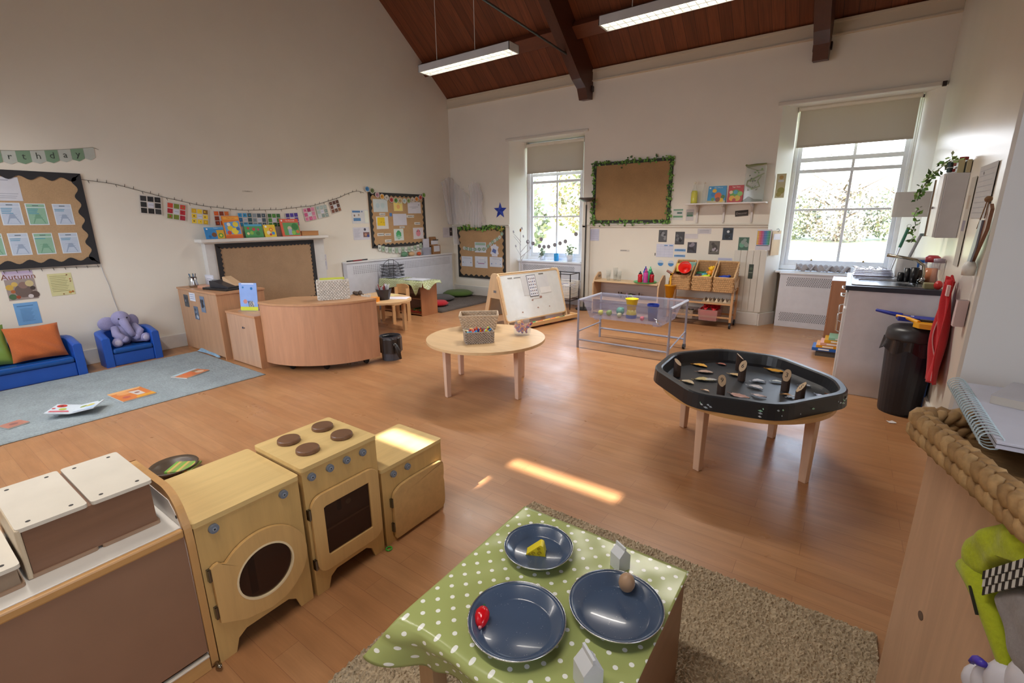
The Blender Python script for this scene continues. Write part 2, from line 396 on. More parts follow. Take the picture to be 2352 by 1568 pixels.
# ------------------------------------------------------------------ windows
def window(n, x0, x1, z0, z1, y, mid, bars, jamb=.07):
    m = MB('eef1f5', 'satin')
    m.box(x0, x0 + jamb, y - .05, y + .08, z0, z1); m.box(x1 - jamb, x1, y - .05, y + .08, z0, z1)
    m.box(x0, x1, y - .05, y + .08, z1 - .06, z1); m.box(x0 - .02, x1 + .02, y - .06, y + .08, z0 - .01, z0 + .05)
    f = m.build('window_%d' % n, bevel=.005); struct(f)
    s = MB('e9edf2', 'satin'); a, b = x0 + jamb, x1 - jamb
    zl = z0 + .05
    s.box(a, a + .045, y - .02, y + .02, zl, z1); s.box(b - .045, b, y - .02, y + .02, zl, z1)
    s.box(a + .045, b - .045, y - .019, y + .019, zl, zl + .075)
    for z, t in bars: s.box(a + .045, b - .045, y - .018, y + .018, z - t / 2, z + t / 2)
    s.box(mid - .016, mid + .016, y - .014, y + .014, zl, z1)
    s.build('sash', f, bevel=.003)
    g = MB(mat='pane'); g.box(a + .04, b - .04, y - .003, y + .003, zl + .05, z1 - .02); g.build('pane', f)
    c = MB('8a6a3a', 'metal')
    for k in (.28, .78):
        x = a + (b - a) * k; c.ball((x, y - .03, zl + .085), .009, 8); c.box(x - .012, x + .012, y - .03, y - .02, zl + .07, zl + .08)
    c.build('sash_lift', f, smooth=True, label='small brass sash lifts')
    return f
window(1, -5.12, -3.91, .76, 2.85, 7.80, -4.49, ((1.545, .028), (2.16, .045), (2.29, .055)))
window(2, -.82, .49, .785, 2.9, 7.83, -.12, ((1.587, .028), (2.09, .045), (2.235, .055)))
m = MB('d9dfe6', 'satin')
for z in (.8, 1.7, 2.66): m.box(2.46, 2.52, -.5, 1.5, z, z + .05)
for y in (-.5, .475, 1.45): m.box(2.46, 2.52, y, y + .05, .8, 2.7)
struct(m.build('window_3'))  # window out of view, put in to bring light from the right
m = MB('dfe4ea'); m.box(2.42, 2.43, -.5, 1.5, .8, 2.7); struct(m.build('window_3_blind'))  # panel added across that opening to block the skylight
# sills
m = MB('e2e4e6', 'gloss'); m.box(-5.2, -3.86, 7.52, 7.80, .735, .76); struct(m.build('window_1_sill', bevel=.004))
m = MB('e2e4e6', 'gloss'); m.box(-.82, .47, 7.56, 7.82, .745, .772); struct(m.build('window_2_sill', bevel=.004))

# roller blinds
def blind(x0, x1, zt, zb, y, label, chain_x):
    t = thing('roller_blind', label, 'blind', (x0, y, 0))
    w = x1 - x0
    m = MB('c9c1b0', 'blind'); m.box(0, w, -.003, 0, zb, zt); m.box(0, w, -.011, .003, zb - .012, zb + .012); m.build('blind_fabric', t, bevel=.002)
    m = MB('d9d2c2', 'satin'); m.cyl((-.01, .0, zt), (w + .01, .0, zt), .028, n=14); m.box(-.02, -.01, -.04, .05, zt - .04, zt + .05); m.box(w + .01, w + .02, -.04, .05, zt - .04, zt + .05)
    m.build('roller_tube', t)
    m = MB('cfc9bd', 'satin'); x = chain_x; m.tube([(x, -.03, zt), (x, -.034, zt - 1.1), (x + .02, -.034, zt - 1.12), (x + .02, -.03, zt)], .003, 5); m.build('pull_chain', t)
blind(-5.08, -3.93, 2.80, 2.325, 7.70, 'cream roller blind pulled part way down over the narrow left window', 1.16)
blind(-.775, .43, 2.86, 2.395, 7.68, 'cream roller blind pulled part way down over the wide window by the sink', 1.22)

# radiator covers
def grille(m, x0, x1, z0, z1, y, rows, n):
    for r in range(rows):
        for k in range(n):
            xx = x0 + (x1 - x0) * (k + .5 * (r % 2)) / n; zz = z0 + (z1 - z0) * r / rows
            m.box(xx, xx + (x1 - x0) / n * .38, y - .001, y + .0005, zz, zz + (z1 - z0) / rows * .8, '55565e')
t = thing('radiator_cover', 'white radiator cover with slotted grilles under the wide window by the sink', 'radiator cover', (-.745, 7.5, 0))
m = MB('d7d9e2', 'satin'); m.box(0, 1.35, 0, .06, 0, .735); m.build('front_panel', t, bevel=.004)
m = MB('dcdfe6', 'satin'); m.box(-.01, 1.36, -.012, .07, .735, .757); m.build('top_shelf', t, bevel=.003)
m = MB('55565e'); grille(m, .09, .92, .575, .70, 0, 6, 40); m.build('upper_grille', t, label='upper band of dark slots')
m = MB('55565e'); grille(m, .05, .88, .085, .21, 0, 6, 40); m.build('lower_grille', t, label='lower band of dark slots')
t = thing('radiator_cover', 'white radiator cover under the narrow left window behind the white easel', 'radiator cover', (-5.15, 7.5, 0))
m = MB('d7d9e2', 'satin'); m.box(0, 1.33, 0, .05, 0, .725); m.build('front_panel', t, bevel=.004)
m = MB('9a9aa4'); grille(m, .1, 1.2, .58, .68, 0, 5, 56); m.build('upper_grille', t)
m = MB('dcdfe6', 'satin'); m.box(-.01, 1.34, -.02, .02, .725, .75); m.build('top_shelf', t, bevel=.003)
t = thing('radiator_cover', 'long low white radiator cover on the left wall under the paper covered pinboard', 'radiator cover', (-6.6, 4.7, 0))
m = MB('d2d5de', 'satin'); m.box(-.0, .0 + .012, 0, 2.5, 0, .84); m.box(-.09, 0, 0, .02, 0, .84); m.box(-.09, 0, 2.48, 2.5, 0, .84); m.build('front_panel', t, bevel=.003)
m = MB('e0e2e6', 'satin'); m.box(-.09, .03, -.01, 2.51, .84, .862); m.build('top_shelf', t, bevel=.003)
m = MB('a3a5ae')
for i in range(58):
    for j in range(5): m.box(.0115, .0128, .12 + i * .04, .142 + i * .04, .66 + j * .027, .675 + j * .027)
m.build('upper_grille', t, label='band of small grey perforations')

# ------------------------------------------------------------------ ceiling lights
def ceiling_light(x0, x1, label, wires):
    y0, y1, z0, z1 = 4.79, 4.99, 3.335, 3.42
    w = x1 - x0; t = thing('ceiling_light', label, 'ceiling light', (x0, y0, z0), 0, 'suspended fluorescent lights')
    d, hh = y1 - y0, z1 - z0
    m = MB('b9b8b8', 'satin'); m.box(0, w, 0, .006, 0, hh); m.box(0, w, d - .006, d, 0, hh); m.box(0, .006, 0, d, 0, hh); m.box(w - .006, w, 0, d, 0, hh); m.box(0, w, 0, d, hh - .004, hh)
    m.build('housing', t)
    m = MB('d8dad6', 'satin'); n = int(w / .075)
    for i in range(n + 1): m.box(.012 + i * (w - .03) / n, .016 + i * (w - .03) / n, .012, d - .012, .002, .035)
    m.box(.01, w - .01, d / 2 - .004, d / 2 + .004, .0, .035); m.build('louvre', t)
    m = MB(mat='emit9')
    for yy in (.055, .145): m.cyl((.03, yy, .058), (w - .03, yy, .058), .012, n=8)
    m.build('fluorescent_tube', t)
    m = MB('c9c4ba', 'satin')
    for wx in wires: m.tube([(wx, d / 2, hh), (wx, d / 2, ceilz((y0 + y1) / 2) - z0 - .01)], .0045, 5)
    m.build('suspension_wire', t)
    m = MB('cfcfcf'); m.tube([(w * .48, .1, hh), (w * .50, .1, hh + .03), (w * .53, .1, hh + .035), (w * .56, .1, hh)], .004, 5); m.build('cable_loop', t)
    l = bpy.data.lights.new('tube_light', 'AREA'); l.shape = 'RECTANGLE'; l.size = w - .1; l.size_y = .16; l.energy = LAMP * 1.6; l.color = (1, .93, .84)
    l.spread = math.radians(130)
    lo = bpy.data.objects.new('tube_light', l); COL.objects.link(lo); lo.location = (x0 + w / 2, (y0 + y1) / 2, z0 - .012)
    return t
LAMP = 34
ceiling_light(-4.83, -3.40, 'white suspended strip light with a glowing louvre, nearest the left gable wall', (.24, .86))
ceiling_light(-2.32, -.87, 'white suspended strip light cut off by the top edge of the picture', (.3, 1.15))
def rear_fill_light(x, y, z=3.35, e=1.):  # unseen strip lights added behind the viewer as fill
    l = bpy.data.lights.new('tube_light', 'AREA'); l.shape = 'RECTANGLE'; l.size = 1.35; l.size_y = .16; l.energy = LAMP * e; l.color = (1, .93, .84)
    lo = bpy.data.objects.new('tube_light', l); COL.objects.link(lo); lo.location = (x, y, z)
    l.spread = math.radians(130)
    m = MB('b9b8b8', 'satin'); m.box(x - .72, x + .72, y - .1, y + .1, z + .012, z + .09); m.tube([(x - .5, y, z + .09), (x - .5, y, ceilz(y))], .004, 5); m.tube([(x + .5, y, z + .09), (x + .5, y, ceilz(y))], .004, 5)
    struct(m.build('ceiling_light_rear'))
for x, e_ in ((-5.0, .8), (-3.2, .6), (-1.0, .58)): rear_fill_light(x, .25, e=e_)
# ================================================================== THINGS ON THE WALLS
def paper(name, label, cat, side, a0, a1, z0, z1, col='e4e6ea', els=(), group=None, rot=0., off=.0015, skew=0., mat='col', tilt=0., wallA=None):
    """sheet with printed shapes; els: ('r',x0,y0,x1,y1,col) ('t',str,x,y,size,col) ('o',x,y,r,col) in fractions of the sheet"""
    if side == 'R': a0, a1 = -a0, -a1
    w, h = a1 - a0, z1 - z0
    mw = wf(side, (a0 + a1) / 2 * (-1 if side == 'R' else 1), (z0 + z1) / 2, off, rot, tilt)
    m = MB(col, mat); m.box(-w / 2, w / 2, -h / 2, h / 2, 0, .001)
    prt(m, -w / 2, -h / 2, w, h, .0013, els)
    o = m.build(name); o.matrix_world = mw
    return tag(o, label, cat, group)
def prt(m, x0, y0, w, h, z, els):
    for i, e in enumerate(els):
        zz = z + i * .00015
        if e[0] == 'r': m.add([(x0 + e[1] * w, y0 + e[2] * h, zz), (x0 + e[3] * w, y0 + e[2] * h, zz), (x0 + e[3] * w, y0 + e[4] * h, zz), (x0 + e[1] * w, y0 + e[4] * h, zz)], [(0, 1, 2, 3)], e[5])
        elif e[0] == 't': m.text(e[1], x0 + e[2] * w, y0 + e[3] * h, e[4] * h, zz, e[5])
        elif e[0] == 'o': m.add([(x0 + e[1] * w + e[3] * h * math.cos(k * PI / 7) * (e[5] if len(e) > 5 else 1), y0 + e[2] * h + e[3] * h * math.sin(k * PI / 7), zz) for k in range(14)], [tuple(range(14))], e[4])
        elif e[0] == 'p': m.add([(x0 + px * w, y0 + py * h, zz) for px, py in e[1]], [tuple(range(len(e[1])))], e[2])
def lines(x0, x1, ys, col, t=.012): return [('r', x0, y - t, x1 - (.13 * ((i * 7) % 3) / 3), y + t, col) for i, y in enumerate(ys)]
def board(name, label, side, a0, a1, z0, z1, bw=.05, scal=.09, back='b39470', frame='26262a', label_b=None, thick=.02, amp=.35, off=0.):
    t = thing(name, label, 'pinboard', mw=wf(side, a0, z0, .001 + off))
    w, h = a1 - a0, z1 - z0
    m = MB(back, 'fab'); m.box(0, w, 0, h, 0, thick * .6); m.build('backing_paper', t)
    m = MB(frame, 'col')
    if scal:
        outer, inner = [], []
        def side_pts(p0, p1, nrm, n):
            for i in range(n * 8):
                s = i / (n * 8); k = bw + scal * amp * .5 * (1 - math.cos(2 * PI * s * n)) * .5
                px, py = p0[0] + (p1[0] - p0[0]) * s, p0[1] + (p1[1] - p0[1]) * s
                outer.append((px, py)); q = (px + nrm[0] * k, py + nrm[1] * k)
                inner.append((min(max(q[0], bw * .9), w - bw * .9), min(max(q[1], bw * .9), h - bw * .9)))
        nx, ny = max(2, round(w / scal)), max(2, round(h / scal))
        side_pts((0, 0), (w, 0), (0, 1), nx); side_pts((w, 0), (w, h), (-1, 0), ny); side_pts((w, h), (0, h), (0, -1), nx); side_pts((0, h), (0, 0), (1, 0), ny)
        m.ring(outer, inner, thick * .5, thick)
    else:
        m.ring([(0, 0), (w, 0), (w, h), (0, h)], [(bw, bw), (w - bw, bw), (w - bw, h - bw), (bw, h - bw)], 0, thick)
    m.build('border', t, label=label_b)
    return t
# ---- big display board with its planning cards
board('display_board', 'large brown paper display board with a black wavy border above the blue sofa', 'L', .25, 1.645, 1.078, 2.01, .045, .155, amp=.5)
OB = .014
def card(a0, a1, z0, z1, green, lab, k, l2=''):
    base, dk = ('8cb49c', '6f9c84') if green else ('b9c6d8', '94a4bd')
    els = [('r', .05, .04, .95, .80, base), ('r', .05, .83, .95, .97, base), ('r', .35, .88, .65, .92, '5d6b74')] + lines(.08, .6, [.74 - .07 * j for j in range(k)], '3f8fb4', .014)
    els += [('r', .25 + .05 * j, .46 - .1 * j, .75 + .02 * j, .475 - .1 * j, dk) for j in range(4)] + [('p', [(.2, .06), (.85, .06), (.62, .5), (.42, .5)], dk)][:1]
    els.append(('p', [(.25, .07), (.8, .07), (.66, .3), (.4, .3)], base))
    paper('planning_card', lab, 'card', 'L', a0, a1, z0, z1, 'd5dde6', els, 'planning cards on the large display board', off=OB, rot=.0)
card(.985, 1.135, 1.497, 1.708, False, 'pale blue card in the upper row of the big board, first from the left edge', 4)
card(1.168, 1.316, 1.496, 1.703, True, 'green card in the upper row of the big board', 4)
card(1.367, 1.514, 1.495, 1.702, False, 'pale blue card at the right end of the upper row of the big board', 2)
card(.81, .956, 1.212, 1.421, True, 'green card cut by the left picture edge in the lower row of the big board', 1)
card(.992, 1.136, 1.209, 1.421, False, 'pale blue card left of the lower green card on the big board', 2)
card(1.169, 1.314, 1.208, 1.417, True, 'green card in the lower row of the big board', 1)
card(1.362, 1.511, 1.206, 1.414, False, 'pale blue card at the right end of the lower row of the big board', 2)
paper('notice_sheet', 'larger white sheet at the top left of the big display board', 'notice', 'L', .93, 1.168, 1.725, 1.945, 'c9ccd6', [('r', .05, .85, .7, .88, '8d93a2')] + lines(.05, .9, [.3, .2, .12], '9ea4b2'), off=OB)
# ---- birthday bunting
t = thing('birthday_bunting', 'green and white letter bunting spelling birthday along the left wall', 'bunting', mw=wf('L', 1.0, 2.18, .004))
def by(y): return 2.178 + .105 * max(0, (y - 1.0) / .8) ** 1.6
fl = [(.80, .905, 'b', 1), (.90, 1.005, 'i', 0), (1.0, 1.10, '', 1), (1.105, 1.20, 'r', 0), (1.20, 1.305, 't', 1), (1.305, 1.412, 'h', 0), (1.412, 1.512, 'd', 1), (1.515, 1.613, 'a', 0), (1.615, 1.718, 'y', 1), (1.72, 1.81, '', 0)]
for a0, a1, ch, g in fl[2:]:
    x0, x1 = a0 - 1.0, a1 - 1.0; z0, z1 = by(a0) - 2.18, by(a1) - 2.18
    m = MB('7c9a80' if g else 'b9bfb8'); m.add([(x0, z0 - .1, 0), ((x0 + x1) / 2, (z0 + z1) / 2 - .122, .002), (x1, z1 - .1, 0), (x1, z1, 0), (x0, z0, 0), (x0, z0 - .1, -.0015), ((x0 + x1) / 2, (z0 + z1) / 2 - .122, -.0015), (x1, z1 - .1, -.0015), (x1, z1, -.0015), (x0, z0, -.0015)],
          [(0, 1, 2, 3, 4), (9, 8, 7, 6, 5), (0, 5, 6, 1), (1, 6, 7, 2)])
    if ch: m.text(ch, (x0 + x1) / 2, (z0 + z1) / 2 - .052, .085, .0035, '3c4440')
    m.build('flag', t)
m = MB('8d8674'); m.tube([(a - 1.0, by(a) - 2.18 + .002, 0) for a in [.9 + .1 * i for i in range(10)]] + [(.85, .085, 0)], .0025, 4); m.build('string', t)
# ---- posters over the sofa
paper('autumn_poster', 'poster of a small animal among autumn leaves, headed Autumn, over the blue sofa', 'poster', 'L', .887, 1.10, .775, 1.057, 'b9a8c6',
      [('r', 0, 0, 1, .8, '9c8f8a'), ('r', 0, .72, 1, .9, 'c4b8cc'), ('t', 'Autumn', .5, .80, .27, '7a4a34'), ('o', .55, .3, .23, '6c5d58'), ('o', .58, .5, .12, '8a7068'), ('o', .12, .45, .1, 'c9a54a'), ('o', .3, .55, .08, 'd0b060'), ('o', .8, .55, .11, 'c8b88a'), ('o', .15, .12, .1, '4c6b4a'),
       ('o', .9, .15, .12, '5a4a44'), ('o', .88, .38, .07, '463c38'), ('o', .2, .3, .06, 'a8623a'), ('o', .33, .1, .06, '9a4a32'), ('o', .75, .1, .07, 'd0c8c8')])
paper('poem_sheet', 'yellow poem sheet with little leaves, right of the autumn poster', 'poster', 'L', 1.20, 1.388, .778, 1.006, 'd3cf9c',
      lines(.08, .8, [.88 - .075 * i for i in range(10)], '8d8a5c', .008) + [('o', .8, .92, .03, '8a5a3a'), ('o', .9, .72, .03, 'a8623a'), ('o', .9, .62, .03, '8a5a3a'), ('o', .78, .12, .05, 'c58a3c'), ('o', .9, .14, .045, 'a86a3a'), ('o', .5, .06, .03, '8a6a3a')])
paper('song_sheet', 'blue song sheet below the autumn poster', 'poster', 'L', .904, 1.078, .522, .743, '6fa3d6', [('r', .12, .84, .8, .87, '3f6f9c')] + lines(.22, .75, [.72 - .06 * i for i in range(10)], '4a7cae', .008))
# ---- fairy lights and colour cards
LP = [(1.644, 1.954), (1.914, 1.924), (2.141, 1.861), (2.386, 1.792), (2.747, 1.709), (3.24, 1.656), (3.752, 1.672), (4.303, 1.735), (4.774, 1.869), (4.95, 1.94), (5.115, 1.981), (5.283, 1.945)]
def lerp(P, x):
    for a, b in zip(P, P[1:]):
        if x <= b[0]: k = (x - a[0]) / (b[0] - a[0]); return a[1] + (b[1] - a[1]) * k
    return P[-1][1]
t = thing('fairy_lights', 'thin dark fairy light string sagging from the big board to the paper covered pinboard', 'fairy lights', mw=wf('L', 0, 0, .008))
m = MB('4a4238'); m.tube([(a, lerp(LP, a), 0) for a in [1.644 + 3.6 * i / 60 for i in range(61)]], .003, 4); m.tube([(4.0, 1.74, .01), (3.0, 1.72, .01)][:0] or [(1.64, 1.05, 0), (1.3, 1.068, 0), (.9, 1.066, 0)], .0025, 4)
m.build('wire', t)
for i in range(46):
    a = 1.7 + 3.55 * i / 46; z = lerp(LP, a); m = MB('5b5248'); s = 1 if i % 3 else -1; m.cyl((a, z, 0), (a + .004, z + s * .03, .006), .004, .002, 5); m.build('bulb', t)
for i in range(9):
    a = .9 + .09 * i; m = MB('5b5248'); m.cyl((a, 1.066, 0), (a + .004, 1.04, .004), .004, .002, 5); m.build('bulb', t)
t = thing('power_cable', 'thin white cable hanging from the corner of the big board down behind the blue armchair', 'cable', mw=wf('L', 0, 0, .008))
m = MB('b4b4b8'); m.tube([(1.647, 1.066, 0), (1.66, .95, 0), (1.68, .84, 0), (1.69, .7, 0), (1.71, .537, 0), (1.72, .3, 0)], .003, 5); m.build('flex', t)
cards = [(2.222, 1.706, .20, 'black', ['1f2022', '2c2e30', '3a3b3d'], -.10), (2.47, 1.634, .19, 'red', ['c2303a', 'a8283a', 'd04a3a', '7a8a3a'], -.17), (2.717, 1.578, .185, 'yellow', ['e8c22a', 'd9b02a', 'f0d040', '8a6a2a'], -.12),
         (2.975, 1.556, .18, 'orange', ['e2642a', '8a3a22', 'd8783a'], 0.), (3.265, 1.535, .18, 'blue', ['2a6fae', '3f9ad0', '3a5f6a'], 0.), (3.455, 1.531, .18, 'grey', ['6a7a84', '8a98a2', '4a5a66'], 0.),
         (3.665, 1.528, .18, 'green', ['4a8a3a', '6aa84a', '3a6a3a'], .0), (3.935, 1.535, .185, 'purple', ['4a3a9a', '5a4ab0', '3a2a7a'], .06), (4.22, 1.612, .185, 'pink', ['c85a8a', 'd88aa8', 'a83a6a'], .16), (4.435, 1.652, .18, 'white', ['a8bcb8', 'c4ccd0', '8aa09a'], .17), (4.668, 1.730, .175, 'brown', ['7a4a3a', '9a6a4a', '5a3a32'], .26)]
q = random.Random(3)
for a, z, w, nm, cs, rot in cards:
    w *= 1.07
    els = []
    for i in range(3):
        for j in range(3):
            c = 'd2d6e4' if (i, j) == (1, 1) else q.choice(cs)
            els.append(('r', .04 + i * .32, .03 + j * .325, .31 + i * .32, .305 + j * .325, c))
            if (i, j) != (1, 1): els.append(('o', .17 + i * .32 + q.uniform(-.03, .03), .17 + j * .325, .05, q.choice(cs)))
    els.append(('r', .4, .49, .6, .51, '8a8fa0'))
    paper('colour_card', 'card of eight %s photographs hanging from the fairy lights' % nm, 'photo card', 'L', a - w / 2, a + w / 2, z - w * .48, z + w * .48, 'cfcac4', els, 'colour photo cards on the fairy lights', rot, off=.012)
paper('wall_label', 'tiny white printed name strip above the fairy lights', 'label', 'L', 3.283, 3.42, 1.892, 1.912, 'cfc8ba', [('t', 'Toddlers', .5, .5, 1.0, '4a4a48')])
# ---- mantel shelf with books
t = thing('fireplace_surround', 'white boxed-in fireplace surround carrying the mantel shelf', 'fireplace surround', (XL, 2.68, 0))
m = MB('d3d3d2', 'satin'); m.box(.0, .10, 0, 1.66, 0, 1.255); m.build('chimney_panel', t, bevel=.003)
m = MB('dad8d4', 'satin'); m.box(.0, .20, -.07, 1.69, 1.262, 1.302); m.box(0, .15, -.03, 1.66, 1.245, 1.262); m.build('mantel_shelf', t, bevel=.004)
board('display_board', 'empty brown paper board with a black zigzag edge, filling the fireplace below the book shelf', 'L', 2.79, 4.16, .35, 1.238, .05, .055, 'a98b6c', '26262a', amp=.55, off=.102)
def book(label, y0, y1, z0, z1, x, lean, cols, els, thick=.012, group='picture books on the mantel shelf', side='L', tiltback=True):
    w, h = y1 - y0, z1 - z0
    t = thing('picture_book', label, 'book', mw=(wf('L', y0, z0, x - XL, 0, -lean) if side == 'L' else wf('B', y0, z0, x, 0, -lean)), group=group)
    m = MB(cols[0], 'satin'); m.box(0, w, 0, h, 0, .0015); prt(m, 0, 0, w, h, .0018, els); m.build('front_cover', t)
    m = MB('e6e2d8'); m.box(.002, w - .003, .003, h - .003, -thick, 0); m.build('pages', t)
    m = MB(cols[0], 'satin'); m.box(0, w, 0, h, -thick - .0015, -thick); m.box(-.001, .001, 0, h, -thick, .001); m.build('back_cover', t)
    return t
S = 1.3035
XS = -6.56
book('blue picture book at the left end of the mantel shelf', 2.70, 2.92, S, S + .145, XS, .22, ['2f86c8'],
     [('r', 0, .84, 1, 1, '3f9ad8'), ('t', 'Treasure', .6, .91, .1, 'e8eef4'), ('o', .45, .35, .2, '7a4a2a'), ('p', [(.6, 0), (1, 0), (1, .75), (.6, .75)], 'd8a82a'), ('o', .8, .28, .2, '4a9a3a'), ('o', .8, .28, .11, 'e8d040'), ('o', .2, .2, .12, '1f6aa8'), ('o', .12, .85, .07, 'e8e8f0')])
book('tall orange and yellow picture book on the mantel shelf, the tallest but one', 2.935, 3.145, S, S + .285, XS, .2, ['e88a2a'],
     [('r', .05, .84, .95, .96, 'f2ac3a'), ('t', 'Ten Cars', .5, .9, .09, 'b03a2a'), ('p', [(.05, .18), (.95, .18), (.95, .78), (.05, .7)], '6aa0d8'), ('o', .7, .62, .12, 'f0d83a'), ('o', .35, .45, .12, 'e8c82a'), ('o', .6, .32, .15, 'f0d83a'), ('o', .25, .25, .09, 'd0452a'), ('o', .8, .42, .08, '3a6ab8'), ('r', 0, 0, 1, .13, 'd8642a'), ('o', .3, .62, .08, 'f4f0e0')])
book('green picture book with red flowers on the mantel shelf', 3.185, 3.42, S, S + .175, XS, .2, ['4a9a5a'],
     [('r', 0, .85, 1, 1, '4aa8d0'), ('o', .2, .7, .09, 'c8303a'), ('o', .5, .62, .12, 'c83a4a'), ('o', .75, .6, .09, 'b83a6a'), ('o', .35, .35, .14, '8ac04a'), ('o', .7, .3, .16, '3a7a3a'), ('o', .15, .3, .1, 'e8d8a0'), ('r', 0, 0, 1, .12, '3a8a4a')])
book('small yellow picture book with round toys on the mantel shelf', 3.44, 3.60, S, S + .165, XS, .2, ['e8c42a'],
     [('o', .2, .85, .09, 'f4f4f0'), ('o', .6, .6, .16, 'e86a3a'), ('o', .35, .35, .16, 'e8e0c0'), ('o', .75, .3, .13, '3a8ad0'), ('o', .5, .2, .1, 'c8303a'), ('o', .6, .6, .08, 'f0e040')])
book('orange red picture book of a garden at the right of the mantel shelf books', 3.69, 3.965, S, S + .245, XS, .22, ['d8583a'],
     [('r', .12, .05, .97, .78, '5a9a5a'), ('t', 'The Beanstalk', .55, .89, .1, 'f0e8e0'), ('o', .1, .9, .05, 'e8e8f0'), ('o', .45, .45, .13, 'c8b8a0'), ('r', .35, .08, .55, .4, '9aa8c8'), ('o', .75, .55, .2, '2f7a3a'), ('o', .85, .25, .1, 'c8743a'), ('o', .62, .2, .12, '8ac04a')])
t = thing('wooden_box', 'shallow orange brown wooden box at the right end of the mantel shelf', 'box', (-6.66, 3.98, S))
m = MB('b9824f', 'woody'); m.box(0, .1, 0, .265, 0, .058); m.build('body', t, bevel=.002)
m = MB('a8713f', 'woody'); m.box(-.002, .102, -.002, .267, .058, .066); m.build('lid', t)
# ---- pinboard with children's papers
board('pinboard', 'pinboard covered with children\'s papers, black wavy border, left of the corner', 'L', 5.316, 6.605, 1.05, 1.97, .04, .1, 'b8946a', '2a2724', amp=.5)
G = 'papers on the children\'s pinboard'
pp = [('pale blue pencil drawing at the top left of the papers pinboard', 5.405, 5.715, 1.65, 1.862, 'c9d3d6', [('o', .3, .5, .2, 'b8ccd4'), ('o', .65, .5, .22, 'bccfd2')]),
      ('yellow drawing hanging in the middle of the top row of the papers pinboard', 5.85, 6.06, 1.668, 1.885, 'e0cf8e', [('r', .08, .06, .9, .7, 'ecd97a'), ('o', .5, .35, .18, 'e8b070'), ('o', .6, .85, .09, '7aa8c8'), ('r', .2, .8, .4, .92, 'c86a4a')]),
      ('white written sheet at the top right of the papers pinboard', 6.18, 6.505, 1.63, 1.832, 'd4d1da', [('r', .1, .55, .8, .57, '6a6a7a'), ('r', .3, .45, .6, .47, '6a6a7a'), ('o', .85, .75, .05, '5a5a6a')]),
      ('white sheet with a bright yellow painted square', 5.443, 5.706, 1.365, 1.576, 'd8d4cc', [('p', [(.08, .28), (.72, .25), (.7, .93), (.1, .93)], 'e6c416'), ('o', .4, .55, .05, 'b8901a'), ('o', .62, .5, .04, 'b8901a')]),
      ('plain pale lilac sheet in the middle of the papers pinboard', 5.818, 6.135, 1.42, 1.622, 'cdccd8', []),
      ('white sheet with a green painted bug', 5.815, 6.038, 1.155, 1.36, 'd5dcd6', [('o', .48, .65, .22, '3f9a5a'), ('r', .22, .35, .75, .7, '4aa868'), ('o', .48, .3, .2, '7fc09a'), ('r', .15, .2, .8, .3, 'a8d0b4')]),
      ('white sheet with a pink painted creature', 6.277, 6.534, 1.168, 1.373, 'd6cfd2', [('o', .5, .5, .28, 'd88a98'), ('o', .5, .72, .13, 'd07a8a'), ('o', .38, .68, .05, '3a3a40'), ('o', .62, .7, .05, '3a3a40')])]
for lb, a0, a1, z0, z1, c, e in pp: paper('childs_drawing', lb, 'drawing', 'L', a0, a1, z0, z1, c, e, G, off=OB, rot=.01)
for lb, a0, a1, z0, z1 in (('top left', 5.523, 5.65, 1.592, 1.634), ('left lower', 5.443, 5.585, 1.248, 1.298), ('second left lower', 5.6, 5.745, 1.25, 1.29), ('bottom left', 5.602, 5.744, 1.135, 1.183), ('right upper', 6.14, 6.32, 1.555, 1.6), ('right middle', 6.32, 6.465, 1.427, 1.472), ('centre lower', 5.955, 6.075, 1.372, 1.405)):
    paper('name_tag', 'small white name tag at the %s of the papers pinboard' % lb, 'name tag', 'L', a0, a1, z0, z1, 'd8d5ce', [('r', .15, .35, .75, .6, '6a6a66'), ('o', .88, .5, .25, '7a8a8a')], 'name tags on the children\'s pinboard', off=OB)
paper('name_tag', 'tiny blue square sticker on the papers pinboard', 'sticker', 'L', 5.743, 5.80, 1.578, 1.635, '4a78b8', [], off=OB)
t = thing('disc_garland', 'garland of round photo discs strung along the top of the papers pinboard', 'garland', mw=wf('L', 0, 0, .026))
dp = [(5.30, 2.016), (5.40, 1.992), (5.50, 1.93), (5.60, 1.905), (5.70, 1.89), (5.80, 1.856), (5.90, 1.85), (6.0, 1.845), (6.10, 1.845), (6.20, 1.85), (6.30, 1.865), (6.40, 1.885), (6.50, 1.915), (6.59, 1.962)]
m = MB('8a7a5a'); m.tube([(a, z, 0) for a, z in dp], .002, 4); m.build('string', t)
dc = ['4a88c0', '6a7a4a', 'b88a9a', 'd89a3a', 'c8c0b8', 'b83a3a', '5a8a3a', 'c8a878', 'b8c8c8', '8a9a5a', 'c8b8a8', 'd88a3a', 'c0504a', '7aa04a']
for (a, z), c in zip(dp, dc):
    m = MB('d6d2ca'); m.cyl((a, z, 0), (a, z, .003), .047 if a > 5.28 else .05, n=16); m.cyl((a, z, .003), (a, z, .0036), .038, n=14, col=c); m.ball((a - .008, z, .004), (.015, .012, .002), 8, '%02x%02x%02x' % tuple(max(0, int(c[i:i + 2], 16) - 50) for i in (0, 2, 4)), 4); m.build('photo_disc', t)
t = thing('letter_bunting', 'pale green and white letter bunting along the bottom of the papers pinboard', 'bunting', mw=wf('L', 0, 0, .026))
bp = [(5.42, 1.105), (5.6, 1.06), (5.8, 1.032), (6.1, 1.03), (6.35, 1.06), (6.5, 1.10)]
m = MB('b8b4a8'); m.tube([(a, z, 0) for a, z in bp], .002, 4); m.build('string', t)
